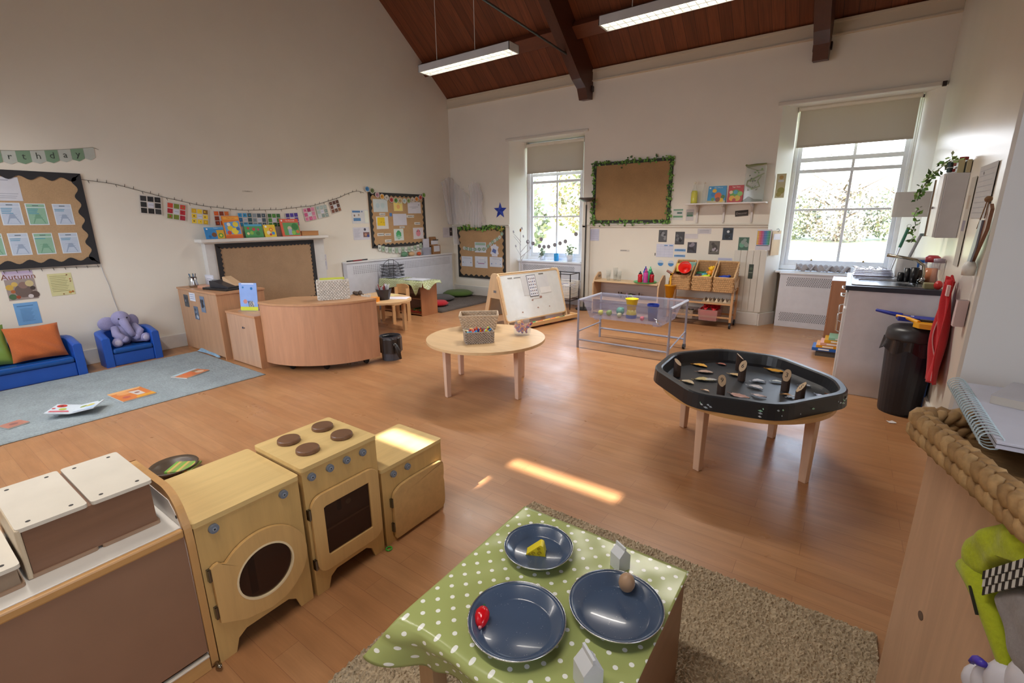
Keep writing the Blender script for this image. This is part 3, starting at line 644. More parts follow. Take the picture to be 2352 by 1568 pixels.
for i, ch in enumerate('marvellousmoments'[:14]):
    a = 5.43 + i * .075; z = lerp(bp, a + .03); m = MB('a8bca4' if i % 2 else 'd2d4cc'); m.add([(a, z, 0), (a, z - .085, 0), (a + .033, z - .1, .002), (a + .066, z - .085, 0), (a + .066, z, 0)], [(0, 1, 2, 3, 4)]); m.text(ch, a + .033, z - .045, .06, .003, '5a6660'); m.build('flag', t, solid=.0012)
paper('leaflet', 'upper leaflet with blue headings left of the papers pinboard', 'leaflet', 'L', 4.968, 5.306, 1.465, 1.682, 'd3d5d8', [('r', .04, .8, .5, .93, '4a7ab0'), ('o', .6, .87, .06, '4a6a9a'), ('r', .08, .18, .5, .4, '5a88b8'), ('o', .15, .58, .08, '8a7a70'), ('o', .4, .62, .08, 'a89a90'), ('r', .75, .05, .98, .95, 'e2e6da')], off=.002)
paper('leaflet', 'lower leaflet with two small photographs left of the papers pinboard', 'leaflet', 'L', 4.965, 5.292, 1.2, 1.402, 'd0d0da', lines(.06, .42, [.85 - .09 * i for i in range(8)], '9a9ab0', .01) + [('o', .72, .82, .11, '4a4a58'), ('r', .6, .2, .98, .6, '7a5a58'), ('o', .75, .4, .12, 'b88a70'), ('o', .9, .3, .12, '3a4a8a')], off=.002)
paper('leaflet', 'small sheet with fruit pictures on the wall right of the fireplace', 'leaflet', 'L', 4.27, 4.425, .768, 1.004, 'cdcdd6', [('o', .3, .68, .09, '3a3a44'), ('o', .75, .68, .09, 'c88a4a'), ('o', .45, .42, .08, 'b85a3a'), ('r', .8, .25, .88, .55, '4a6ab0'), ('r', .1, .88, .9, .93, '9a9aa6')], off=.002)
paper('notice_sheet', 'pink and white notice on the left wall close to the corner', 'notice', 'L', 7.09, 7.37, 1.165, 1.36, 'd0ccd2', lines(.08, .55, [.85 - .1 * i for i in range(6)], 'a8a0b0', .012) + [('r', .68, .15, .97, .97, '3a3234'), ('o', .82, .6, .09, 'a89088')], off=.002)
# ---- corner board
board('pinboard', 'brown corner pinboard with a leafy top edge behind the easel', 'B', -6.56, -5.36, .365, 1.37, .035, .13, 'b18f68', '2a2826', amp=.55)
def leafrope(t, pts, n, r, cols, seed, sz=.022, name='leaf_garland', spread=.03, flat=False):
    q = random.Random(seed); m = MB('4f6b2c', 'leaf'); P = [Vector(p) for p in pts]
    m.tube(P, .003, 4, '4a5a2a')
    for k in range(n):
        i = q.uniform(0, len(P) - 1.001); a = P[int(i)].lerp(P[int(i) + 1], i - int(i)) + Vector((q.gauss(0, spread), q.gauss(0, spread), abs(q.gauss(0, .01)) if flat else q.gauss(0, spread)))
        th = q.uniform(0, 6.28); s = sz * q.uniform(.7, 1.3); nx = Vector((math.cos(th), math.sin(th), q.uniform(-.3, .3))); ny = Vector((-math.sin(th), math.cos(th), q.uniform(-.4, .4)))
        if not flat: nx = Vector((q.gauss(0, 1), q.gauss(0, 1), q.gauss(0, 1))).normalized(); ny = nx.orthogonal().normalized()
        m.add([a - nx * s, a - nx * s * .2 + ny * s * .8, a + nx * s * .2 + ny * s * .45, a + nx * s * 1.1, a + nx * s * .2 - ny * s * .45, a - nx * s * .2 - ny * s * .8], [(0, 1, 2, 3, 4, 5)], q.choice(cols))
    return m.build(name, t)
IV = ['4f7a2c', '6a9a3c', '3a5a24', '7aa84a', '2f4a1e', '5b8a34']
t = thing('leaf_garland', 'leafy garland draped along the top of the corner pinboard', 'garland', mw=wf('B', 0, 0, .03))
leafrope(t, [(-6.5, 1.34, 0), (-6.2, 1.36, 0), (-5.9, 1.34, 0), (-5.6, 1.36, 0), (-5.37, 1.33, 0)], 170, 0, IV + ['b8a84a'], 4, .024, 'leaves', .022, True)
wl = [(-6.475, -6.185, .59, .79, 'white printed sheet at the left of the lower row on the corner pinboard', [('r', .15, .8, .85, .83, '8a90a0'), ('o', .15, .4, .05, '4a7ab0'), ('o', .85, .4, .05, '3a5a8a')]),
      (-6.12, -5.80, .575, .80, 'white printed sheet in the middle of the lower row on the corner pinboard', [('r', .25, .82, .75, .9, 'e6e6ea'), ('o', .2, .5, .1, 'b8c0d0'), ('o', .8, .5, .1, 'b8c0d0'), ('r', .25, .35, .75, .42, '9a6a9a')]),
      (-5.745, -5.44, .61, .80, 'white printed sheet at the right of the lower row on the corner pinboard', [('o', .15, .3, .06, '3a6ab0'), ('o', .5, .35, .08, 'b0c0d8'), ('o', .85, .3, .05, '3a8ad0'), ('o', .85, .7, .05, '7ab0d8'), ('r', .2, .8, .8, .84, 'a8b0c0')]),
      (-6.115, -5.83, .877, 1.075, 'pale green planner sheet in the centre of the corner pinboard', [('r', .05, .7, .95, .95, '9ab8a8'), ('r', .2, .5, .8, .6, 'c8d4d8'), ('o', .25, .2, .05, '3a6ab0'), ('o', .6, .2, .05, '3a6ab0')])]
for a0, a1, z0, z1, lb, e in wl: paper('notice_sheet', lb, 'notice', 'B', a0, a1, z0, z1, 'd0d6e2', e, 'sheets on the corner pinboard', off=OB)
t = thing('envelope_cards', 'fan of three white cards pinned on the corner pinboard', 'cards', mw=wf('B', -5.62, .93, OB))
for i, r in enumerate((.35, 0, -.4)):
    m = MB(['d8d4de', 'dcdce4', 'cfd4e4'][i]); c, s_ = math.cos(r), math.sin(r)
    m.add([(c * x - s_ * y, s_ * x + c * y + (.0 if i != 1 else -.02), .001 + .002 * i) for x, y in ((-.07, -.1), (.07, -.1), (.07, .1), (-.07, .1))], [(0, 1, 2, 3)]); m.add([(c * x - s_ * y, s_ * x + c * y - (.0 if i != 1 else .02), .002 + .002 * i) for x, y in ((-.05, -.05), (.05, -.05), (.04, .02), (-.04, .02))], [(0, 1, 2, 3)], ['c08898', '7a70a8', '5a70b0'][i]); m.build('card', t, solid=.001)
t = thing('letter_garland', 'small green letter garland rising across the corner pinboard', 'garland', mw=wf('B', 0, 0, OB + .004))
gp = [(-6.40, .955), (-6.2, .93), (-5.85, .945), (-5.7, 1.06), (-5.5, 1.17), (-5.41, 1.27)]
for i, ch in enumerate('our learning journey'.replace(' ', '')):
    a = -6.39 + i * .056; z = lerp(gp, a); m = MB('8aa890' if i % 2 else 'c4ccc8'); m.cyl((a, z, 0), (a, z, .0015), .036, n=8); m.text(ch, a, z, .05, .002, 'e8ece8' if i % 2 else '5a6a60'); m.build('letter_disc', t)
# ---- white net, star, ivy board
t = thing('net_canopy', 'sheer white net swag hanging in the corner above the leafy pinboard', 'net', mw=wf('B', 0, 0, .03))
m = MB('e6e4e8', 'net')
def netf(u, v):
    x = -6.60 + .78 * u; top = 2.3 - .25 * math.sin(u * PI * .9) if u < .72 else 2.12 - .0 * u
    bot = 1.42 - .0 * u; sag = .55 * math.exp(-((u - .62) / .12) ** 2)
    z = bot + (top - sag * .9 - bot) * v if u < .68 else bot + (2.17 - 1.8 * (u - .84) ** 2 * 6 - bot) * v
    x += (.5 - v) * .06 * math.sin(u * 9); y = .03 + .035 * math.sin(u * 42 + v * 3) + .03 * math.sin(u * 17 - v * 5) + .05 * math.sin(PI * min(1, max(0, v)))
    return (x, z, max(.004, y))
m.grid(netf, 70, 24); o = m.build('swag', t, smooth=True)
m = MB('eceaee', 'net'); m.grid(lambda u, v: (-6.12 + .27 * u + .03 * math.sin(v * 4), 1.36 + .84 * v - .16 * abs(u - .5) ** 1.5 * v, .085 + .03 * math.sin(u * 26) + .02 * math.sin(v * 6)), 40, 20); m.build('hanging_fall', t, smooth=True)
m = MB('e6e4e8', 'net'); m.grid(lambda u, v: (-6.60 + .12 * u * (1.3 - v), 1.02 + .36 * v, .05 + .03 * math.sin(u * 20)), 20, 10); m.build('gathered_end', t, smooth=True)
m = MB('e6e4e8', 'net'); m.grid(lambda u, v: (-6.64 + .03 * math.sin(u * 24 + v * 4), 1.42 + (.85 + .05 * math.sin(u * 5)) * v, -.03 + .36 * u * (1 - .55 * (1 - v)) + .0), 30, 16); m.build('side_fall', t, smooth=True)
t = thing('paper_star', 'puffed royal blue five pointed star on the wall beside the narrow left window', 'star', mw=wf('B', -5.48, 1.665, .003))
P = [((.155 if k % 2 == 0 else .066) * math.sin(k * PI / 5), (.155 if k % 2 == 0 else .066) * math.cos(k * PI / 5)) for k in range(10)]
m = MB('1f3fae', 'satin'); m.add([(x, y, 0) for x, y in P] + [(0, 0, .05)], [(i, (i + 1) % 10, 10) for i in range(10)]); m.add([(x, y, 0) for x, y in P], [tuple(range(10))]); m.build('star_body', t)
t = board('ivy_board', 'empty brown paper board framed with artificial ivy between the two windows', 'B', -3.567, -2.292, 1.43, 2.365, .045, 0, 'a5845c', '262a26')
t['category'] = 'pinboard'
t = thing('ivy_garland', 'artificial ivy garland wound round the frame of the brown board between the windows', 'garland', mw=wf('B', -3.567, 1.43, .025))
w_, h_ = 1.275, .935
for i, (a, b) in enumerate((((.0, h_ - .01), (w_, h_ - .01)), ((.0, .01), (w_, .01)), ((.01, 0), (.01, h_)), ((w_ - .02, 0), (w_ - .02, h_)))):
    leafrope(t, [(a[0] + (b[0] - a[0]) * k / 8, a[1] + (b[1] - a[1]) * k / 8 + .01 * math.sin(k * 2), 0) for k in range(9)], 95, 0, IV, 30 + i, .019, 'ivy_strand', .022, True)
# ---- wall shelf with brackets
t = thing('wall_shelf', 'white wall shelf on three scrolled brackets between ivy board and wide window', 'shelf', (-2.03, 7.38, 1.672))
m = MB('d6d0cc', 'satin'); m.box(0, 1.04, -.20, -.002, .006, .026); m.build('shelf_board', t, bevel=.003)
for x in (.14, .50, .86):
    m = MB('cac4c0', 'satin'); m.prism([(-.004, .005), (-.17, .005), (-.165, -.02), (-.09, -.035), (-.05, -.09), (-.03, -.10), (-.03, -.24), (-.004, -.24)], x - .012, x + .012, 'x'); m.build('bracket', t, bevel=.002)
# ---- on the wall shelf
ZS = 1.6985
t = thing('glass_bottle', 'stoppered glass bottle of yellow liquid at the left of the wall shelf', 'bottle', (-1.93, 7.27, ZS))
m = MB('d8cf1e', 'gloss'); m.lathe([(0, .003), (.043, .003), (.045, .01), (.043, .15), (.032, .175), (0, .176)], n=16); m.build('yellow_liquid', t, smooth=True)
m = MB('dfe3da', 'thin'); m.lathe([(.047, 0), (.048, .155), (.032, .19), (.018, .215), (.018, .265)], n=16); m.build('bottle_glass', t, smooth=True)
m = MB('e6e2cf', 'gloss'); m.ball((0, 0, .285), .017, 8); m.build('stopper', t, smooth=True)
t = thing('glass_bottle', 'slim clear glass bottle standing between the yellow bottle and the blue book', 'bottle', (-1.80, 7.28, ZS))
m = MB('cfc8b8', 'thin'); m.lathe([(.0, 0), (.026, 0), (.027, .17), (.015, .2), (.012, .25), (.015, .26)], n=14); m.build('bottle_glass', t, smooth=True); m = MB('d8d0c0', 'satin'); m.cyl((0, 0, .26), (0, 0, .285), .013); m.build('cap', t)
book('blue picture book with a hot air balloon scene on the wall shelf', -1.765, -1.525, ZS, ZS + .235, .05, .2, ['3a94c8'],
     [('t', 'Our World', .55, .9, .1, 'f0f0f0'), ('o', .1, .88, .05, 'e8ecf4'), ('o', .35, .72, .12, 'f0b82a'), ('o', .3, .5, .13, '2a7ab8'), ('o', .58, .42, .2, 'd8642a'), ('o', .85, .35, .12, '4a7a3a'), ('r', 0, 0, 1, .14, 'c8b890'), ('o', .78, .17, .12, 'e8b82a'), ('o', .3, .22, .1, '6a9a4a'), ('o', .58, .2, .14, '8a4a3a')], group='picture books on the wall shelf', side='B')
book('red picture book with a jungle scene on the wall shelf', -1.50, -1.305, ZS, ZS + .235, .05, .2, ['c02a30'],
     [('t', 'Tiger Feast', .5, .9, .1, 'f4e8e0'), ('o', .5, .45, .3, '5a9a3a'), ('o', .5, .6, .12, '4aa0b8'), ('o', .3, .25, .16, 'e8a82a'), ('o', .65, .25, .17, 'd8b03a'), ('o', .8, .5, .14, '8ac05a'), ('o', .2, .6, .1, 'e8c8a0'), ('o', .45, .15, .1, 'b83a2a')], group='picture books on the wall shelf', side='B')
t = thing('glass_vase', 'square glass vase with a twisted green vine, right end of the wall shelf', 'vase', (-1.16, 7.27, ZS))
m = MB('d6dcd8', 'thin'); m.box(-.115, .115, -.045, -.042, 0, .46); m.box(-.115, .115, .042, .045, 0, .46); m.box(-.118, -.115, -.045, .045, 0, .46); m.box(.115, .118, -.045, .045, 0, .46); m.build('glass_tank', t)
m = MB('8a8f5c'); m.tube([(-.13, 0, .475), (-.1, -.02, .455), (0, 0, .47), (.12, 0, .48)], [.012, .02, .016, .006], 7); m.build('rim_branch', t, smooth=True)
m = MB('7a8450'); m.tube([(.1, 0, .36), (0, .0, .31), (-.09, 0, .27), (-.1, 0, .22), (-.02, 0, .17), (.06, .0, .2), (.03, 0, .27), (.07, 0, .33)], [.006, .01, .012, .014, .012, .01, .008, .006], 6); m.tube([(-.1, 0, .44), (.02, .0, .40), (.09, 0, .40)], .005, 5)
q = random.Random(8)
for _ in range(26):
    a = Vector((q.uniform(-.09, .1), q.uniform(-.03, .03), q.uniform(.15, .42))); n = Vector((q.gauss(0, 1), q.gauss(0, 1), q.gauss(0, 1))).normalized(); e = n.orthogonal()
    m.add([a - n * .018, a + e * .01, a + n * .018, a - e * .01], [(0, 1, 2, 3)], q.choice(IV))
m.build('vine', t)
m = MB('5c5a42'); m.prism([(-.15, .002), (-.06, .07), (0, .035), (.1, .03), (.112, .002)], -.035, .035, 'y'); m.build('driftwood', t, bevel=.004)
# ---- photographs and sheets below the dado rail
ph = [(-2.442, -2.315, 1.145, 1.323, 'first from the left in the upper row', ['5a5c60', '8a8c90', '3a3c40']), (-2.188, -2.052, 1.113, 1.298, 'second from the left in the upper row', ['4a4c50', '6a6c70', '2a2a2e']),
      (-1.997, -1.865, .993, 1.148, 'with a pale hand, right of the blue strips', ['4a4a52', '8a8490', '38343a']), (-1.692, -1.546, .983, 1.17, 'above the middle wicker basket', ['6a6660', 'a8a0a8', '4a4642']),
      (-1.525, -1.38, 1.188, 1.36, 'of dark branching shapes in a shiny pocket', ['3a4450', 'd0d4d8', '2a3038']), (-1.302, -1.166, 1.045, 1.23, 'with green leaves, lowest on the right', ['4a6a5c', '6aa088', '8a9a94']),
      (-2.13, -2.03, .70, .87, 'half hidden behind the trolley on the left', ['4a5058', '6a7078', '3a4048'])]
q = random.Random(12)
for a0, a1, z0, z1, lb, cs in ph:
    els = [('r', .03, .03, .97, .97, cs[0])] + [('o', q.uniform(.2, .8), q.uniform(.2, .8), q.uniform(.06, .18), q.choice(cs[1:])) for _ in range(9)] + [('r', 0, 0, 1, .04, cs[2])]
    paper('photograph', 'small dark photograph ' + lb, 'photograph', 'B', a0, a1, z0, z1, 'c8c8c8' if 'shiny' in lb else cs[2], els, 'photographs on the back wall', off=.002)
paper('timetable', 'white timetable grid under the first two photographs', 'timetable', 'B', -2.465, -2.2, .915, 1.115, 'cdd0e2', [('r', .02, y, .98, y + .01, 'a8aec8') for y in (.2, .4, .6, .8)] + [('r', x, .02, x + .006, .98, 'a8aec8') for x in (.25, .5, .75)] + [('r', .45, .85, .65, .92, '5a8ac0'), ('r', .75, .85, .95, .92, '5a8ac0'), ('r', -.08, .1, -.03, .3, '5a5a60')], off=.002)
for z0, z1, lb in ((1.0, 1.055, 'upper'), (.918, .968, 'lower')): paper('label_strip', '%s of two blue and white strips beside the timetable' % lb, 'label', 'B', -2.184, -2.02, z0, z1, 'cfd6e4', [('r', 0, .2, 1, .75, '6a96c4'), ('r', .2, .45, .8, .6, '3a6a9c')], 'blue strips beside the timetable', off=.002)
for a, lb in ((-2.385, 'left'), (-2.225, 'right')):
    m = MB('c4d2e4'); m.cyl((0, 0, 0), (0, 0, .0015), .046, n=20); m.add([(.044 * math.cos(PI + k * PI / 9), .044 * math.sin(PI + k * PI / 9), .0019) for k in range(10)], [tuple(range(10))], '4a8ac8'); m.box(-.03, .03, -.006, .004, .0016, .0022, '5a7aa0')
    o = m.build('round_sticker'); o.matrix_world = wf('B', a, .822, .002); tag(o, '%s of two round blue stickers under the timetable' % lb, 'sticker', 'round blue stickers')
paper('notice_sheet', 'pale notice on the wall just right of the uplighter pole', 'notice', 'B', -3.63, -3.44, 1.145, 1.338, 'c2c4d8', lines(.3, .95, [.8, .65, .5, .35, .2], 'a0a4c0', .012) + [('r', .05, .1, .25, .9, 'a8acc4')], off=.002)
paper('notice_sheet', 'green and white notice under the left end of the wall shelf', 'notice', 'B', -2.245, -2.1, 1.47, 1.63, 'd2d4d0', [('r', .02, .84, .98, .97, '7aa088'), ('r', .02, .22, .98, .38, '6a9a78'), ('r', .4, .55, .9, .72, '5a7a74')], off=.002)
paper('notice_sheet', 'second green striped notice tucked behind the shelf bracket', 'notice', 'B', -2.055, -1.945, 1.46, 1.62, 'c8c4c4', [('r', .1, .62, .9, .72, '6a8a78'), ('r', .1, .36, .9, .56, '5a8068')], off=.002)
paper('sign', 'small dark wooden word sign hung slightly askew below the wall shelf', 'sign', 'B', -1.385, -1.217, 1.515, 1.593, '3f3934', [('t', 'Discover', .5, .5, .5, 'c8c0b8')], rot=.08, off=.004)
paper('notice_sheet', 'narrow white sheet with two grey lines under the shelf', 'notice', 'B', -1.87, -1.68, 1.27, 1.345, 'c6c2c6', [('r', .15, .6, .85, .68, '8a90a0'), ('r', .15, .3, .85, .38, '8a90a0')], off=.002)
paper('notice_sheet', 'blank white strip between the dark photographs', 'notice', 'B', -2.045, -1.86, 1.2, 1.27, 'ccc8cc', [], off=.002)
paper('label_strip', 'long faint label low on the back wall above the right wicker basket', 'label', 'B', -1.55, -1.36, .90, .935, 'c4c6dc', [('r', .05, .4, .9, .6, 'a4a8c8')], off=.002)
paper('label_strip', 'tiny printed label on the wall above the low beech shelf unit', 'label', 'B', -3.06, -2.9, .98, 1.01, 'cdc8c0', [('r', .05, .45, .7, .75, '7a7a78')], off=.002)
rb = ['d8b040', 'd87858', 'c84a6a', 'a85a9a', '5a6ab0', '3a80b8', '3a9a9a', '4a9a6a']
paper('number_chart', 'rainbow striped number chart left of the wide window', 'chart', 'B', -1.08, -.90, 1.06, 1.335, 'cfcfdc', [('r', .04 + i * .112, .26, .15 + i * .112, .93, c) for i, c in enumerate(rb)] + [('r', .05, y, .93, y + .008, 'cfd0dc') for y in (.35, .43, .51, .59, .67, .75, .83)] + [('r', .05, .2, .9, .24, '5a6a80')], off=.002)
paper('notice_sheet', 'tall yellowish botanical sheet on the reveal beside the wide window', 'notice', 'B', -.925, -.815, 1.745, 2.05, 'c4c09c', [('o', .5, .85, .08, 'b89a60'), ('o', .6, .3, .14, '9a9a58'), ('o', .4, .15, .1, 'a8a060'), ('r', .2, .66, .8, .74, 'd0d4d8')], rot=0.0, off=-.03)
t = thing('hook', 'curled metal hook on the window reveal above the brown clipboard', 'hook', (-.86, 7.50, 1.335), .9)
m = MB('9aa0a0', 'metal'); m.tube([(0, 0, .0), (0, -.03, .01), (.0, -.05, -.01), (0, -.04, -.035), (0, -.02, -.03)], .004, 6); m.build('hook_wire', t, smooth=True)
t = thing('clipboard', 'brown clipboard with a white label hanging on the reveal of the wide window', 'clipboard', (-.90, 7.44, .985), math.radians(62))
m = MB('c49c70', 'woodz'); m.box(0, .17, -.012, -.006, 0, .33); m.build('board', t); m = MB('ded6dc'); m.box(.02, .16, -.015, -.012, .21, .29); m.build('label_sheet', t)
# ---- sills
t = thing('blue_cup', 'bright blue beaker on the sill of the narrow left window', 'cup', (-4.38, 7.60, .7605)); m = MB('2496d6', 'satin'); m.lathe([(0, 0), (.042, 0), (.048, .13), (.045, .13), (.04, .01), (0, .01)], n=20); m.build('beaker', t, smooth=True)
for x, y, lb, s, cc in ((-4.73, 7.66, 'small potted plant with grey leaves at the left of the narrow window sill', .8, '8a9a80'), (-4.12, 7.63, 'white potted plant with silvery leaves at the right of the narrow window sill', 1.15, '9ab08a')):
    t = thing('potted_plant', lb, 'plant', (x, y, .7605), 0, 'pot plants on the narrow window sill')
    m = MB('dcdfe6', 'satin'); m.lathe([(0, 0), (.042 * s, 0), (.055 * s, .1 * s), (.05 * s, .1 * s), (0, .085 * s)], n=16); m.build('pot', t, smooth=True)
    leafrope(t, [(0, 0, .1 * s), (.01, 0, .16 * s), (0, .0, .22 * s)], 60, 0, [cc, 'a8b8a0', '6a7a5a'], int(s * 10), .022, 'leaves', .03 * s)
t = thing('twig_vase', 'white branch with paper leaves standing in a pot at the left of the narrow window', 'branch', (-5.0, 7.36, .0))
m = MB('b9b4b0'); m.tube([(0, 0, .0), (0, .0, .75), (-.02, 0, 1.0), (.0, 0, 1.36)], [.01, .008, .006, .003], 6)
for a in ((-.16, 1.2), (.17, 1.08), (-.12, 1.0), (.22, .98), (.1, .9), (-.18, 1.26)): m.tube([(0, 0, a[1] - .16), (a[0] * .6, 0, a[1] - .06), (a[0], 0, a[1])], [.005, .004, .002], 5)
m.build('branch', t)
m = MB('b0acb0'); 
for a in ((-.17, 1.28), (.02, 1.34), (.15, 1.1), (.2, 1.0), (-.12, 1.02), (.05, 1.2)): m.cyl((a[0], -.01, a[1]), (a[0] + .02, .0, a[1] + .005), .022, n=8)
m.build('paper_leaves', t); m = MB('a8703a'); m.ball((0, -.012, 1.31), (.018, .012, .03)); m.build('wooden_bird', t, smooth=True)
m = MB('c8c4c0'); m.lathe([(0, 0), (.09, 0), (.11, .25), (.1, .25), (0, .2)], n=16); m.build('floor_pot', t, smooth=True)
t = thing('disc_garland', 'string of small grey paper rosettes hung across the narrow left window', 'garland', (0, 7.62, 0))
gd = [(-5.02, 1.09), (-4.9, 1.06), (-4.76, 1.015), (-4.66, 1.005), (-4.56, 1.01), (-4.43, 1.045), (-4.32, 1.075), (-4.21, 1.11), (-4.72, 1.14), (-4.0, 1.24)]
for a, z in gd: m = MB('8f8c94'); m.cyl((a, 0, z), (a, .006, z), .038, n=10); m.build('rosette', t)
m = MB('a8a8a8'); m.tube([(a, .003, z) for a, z in gd[:8]] + [(-4.0, .003, 1.24)], .0015, 4); m.build('string', t)
t = thing('tea_towel', 'crumpled grey towel laid along the sill of the wide window', 'towel', (-.6, 7.62, .7735))
m = MB('a8a4a6', 'fab'); m.grid(lambda u, v: (.02 + .62 * u, -.06 + .12 * v, .004 + abs(.085 * math.sin(u * 21 + v * 4) * math.cos(u * 9 + v * 7)) + .02 * math.sin(PI * v) * (1 - u)), 60, 14); m.build('cloth', t, smooth=True, solid=.004)
# ---- uplighter
t = thing('uplighter_lamp', 'tall black uplighter floor lamp beside the narrow left window', 'floor lamp', (-3.60, 7.2, 0))
m = MB('1d1d1f', 'satin'); m.lathe([(0, 0), (.14, 0), (.14, .018), (.03, .03), (0, .03)], n=30); m.build('base', t, smooth=False)
m = MB('3a3836', 'satin'); m.cyl((0, 0, .02), (.0, 0, 1.72), .013); m.build('pole', t); m = MB('c9c4bc', 'metal'); m.cyl((0, 0, 1.72), (0, 0, 1.77), .009); m.build('neck', t)
m = MB('4c4644', 'satin'); m.lathe([(.01, 1.765), (.05, 1.77), (.105, 1.80), (.135, 1.83), (.13, 1.83), (.1, 1.81), (.04, 1.785), (0, 1.785)], n=30); m.build('bowl_shade', t, smooth=True)
t = thing('plug_socket', 'black plug in the wall socket beside the low beech shelf unit', 'socket', mw=wf('B', -3.40, .42, .001))
m = MB('d8d8d6', 'satin'); m.box(-.045, .07, -.04, .04, 0, .01); m.build('socket_plate', t); m = MB('26262a', 'satin'); m.box(-.035, .0, -.03, .025, .01, .045); m.box(.03, .06, -.025, .025, .01, .035); m.tube([(-.02, -.03, .03), (-.02, -.1, .03), (-.03, -.3, .02)], .004, 5); m.build('plug', t)
# ---- wire rack behind the easel
t = thing('wire_rack', 'black metal rack holding white wire trays behind the easel', 'rack', (-4.14, 7.02, 0))
m = MB('242428', 'satin')
for x in (0, .37):
    for y in (0, .32): m.cyl((x, y, 0), (x, y, .61), .009, n=8)
for z in (.6, .15): m.tube([(0, 0, z), (.37, 0, z), (.37, .32, z), (0, .32, z)], .008, 6, closed=True)
m.build('frame', t)
for zz in (.2,):
    m = MB('f2eee8', 'satin')
    for k in range(11): z = zz + k * .026; e = .003 * k; m.tube([(.02 - e, .02 - e, z), (.35 + e, .02 - e, z), (.35 + e, .3 + e, z), (.02 - e, .3 + e, z)], .009, 5, closed=True)
    for k in range(9): m.tube([(.03 + k * .039, .02, zz), (.03 + k * .041 - .01, -.01, zz + .21)], .003, 4)
    m.box(.02, .35, .02, .3, zz - .004, zz); m.build('wire_basket', t)
    m = MB('cdd2e2'); m.box(.05, .32, .04, .28, zz + .15, zz + .2); m.box(.06, .2, .03, .25, zz + .2, zz + .215, '5a6a9a'); m.box(.2, .3, .05, .25, zz + .2, zz + .21, 'e2e4ee'); m.build('paper_stack', t)
# ---- easel
t = thing('easel', 'double sided wooden floor easel with a white drawing board in the middle of the room', 'easel', (-3.88, 5.85, 0), math.radians(77))
# local x runs along the board, local y towards the back wall
WDX = .59
def aframe(x):
    m = MB('d9bd98', 'plyz')
    outer = [(-.30, 0), (-.22, 0), (-.10, .42), (.10, .42), (.22, 0), (.30, 0), (.09, .73), (.05, .77), (-.05, .77), (-.09, .73)]
    m.prism(outer, x, x + .022, 'x'); return m
for x in (-WDX - .022, WDX): aframe(x).build('side_frame', t, bevel=.003)
m = MB('77787e'); m.box(-WDX - .024, -WDX + .001, -.03, .03, .50, .535); m.build('handle_slot', t)
a = math.atan2(.22, .68)
def brd(sgn, name, lbl=None):
    m = MB('d3d7d8', 'gloss'); T = Matrix.Translation((0, sgn * .262, .115)) @ Matrix.Rotation(sgn * a, 4, 'X')
    m.T = T; m.prism(rrect(-WDX - (.0 if sgn > 0 else .03), WDX + .0, 0, .66, .05), -.008, .008, 'y'); o = m.build(name, t, label=lbl)
    m = MB('cfae84', 'plyx'); m.T = T; m.ring(rrect(-WDX - (.012 if sgn > 0 else .042), WDX + .012, -.012, .672, .06), rrect(-WDX + (.005 if sgn > 0 else -.025), WDX - .005, .005, .655, .045), -.011, .0095 if sgn > 0 else .011, 'y'); m.build('board_edge', t)
    return T
T = brd(-1, 'drawing_board'); brd(1, 'drawing_board')
m = MB('d0d4da'); m.T = T
def bp_(x0, x1, z0, z1, c, dy=-.0105): m.box(x0, x1, dy - .001, dy, z0, z1, c)
bp_(-.20, -.03, .33, .62, 'c6c9ce'); bp_(.12, .34, .36, .6, 'cacdd2', -.0103); bp_(.14, .36, .33, .42, 'd8d9da', -.0115); bp_(-.45, -.36, .60, .615, '8a8a88'); bp_(-.33, -.20, .60, .608, '5a5a58'); bp_(.17, .27, .615, .63, '6a6662'); m.build('pinned_blank_sheets', t)
m = MB('5c6484'); m.T = T; bp_(-.09, .09, .30, .62, '3c3f55', -.0120); bp_(-.082, .082, .308, .612, 'd3d8e2', -.0130)
q = random.Random(2)
for i in range(4):
    for j in range(6): m.ball((-.055 + i * .037, -.0145, .34 + j * .045), (.009, .0012, .012), 6, q.choice(['3a4a7a', '5a3a4a', '2a2a3a', '7a5a4a']), 4)
m.build('picture_chart', t, label='portrait picture chart with rows of tiny symbols')
m = MB('9c7a70'); m.T = T
for x, z, r in ((.12, .28, .018), (-.06, .25, .012), (.02, .13, .01), (.26, .12, .008), (-.3, .1, .01)): m.ball((x, -.0115, z), (r * 1.6, .0012, r), 6, None, 4)
m.box(-.06, .12, -.0115, -.0105, .263, .266); m.build('pen_marks', t)
m = MB('cfa877', 'plyx'); m.box(-WDX - .02, WDX + .12, -.43, -.27, .03, .055); m.box(-WDX - .02, WDX + .12, -.435, -.42, .03, .085); m.box(WDX + .105, WDX + .12, -.43, -.25, .03, .085); m.build('pen_tray', t, bevel=.003)
m = MB('e2882e'); 
for k, (x, c) in enumerate(((-.2, '3a9a6a'), (-.05, 'c86a3a'), (.1, 'd8a83a'), (.22, 'e0742a'), (.3, 'd8b04a'), (-.33, '8a4a3a'), (.42, '4a6a4a'))): m.cyl((x - .05, -.35, .062), (x + .05, -.345, .068), .01, n=8, col=c)
m.build('chalks', t)
m = MB('c8909a'); m.box(-.2, .0, -.38, -.26, .004, .028, 'c88a9a'); m.box(.15, .35, -.38, -.26, .004, .028, 'c07a8a'); m.box(.02, .12, -.37, -.26, .004, .02, '4a8a6a'); m.build('folded_cloths', t)
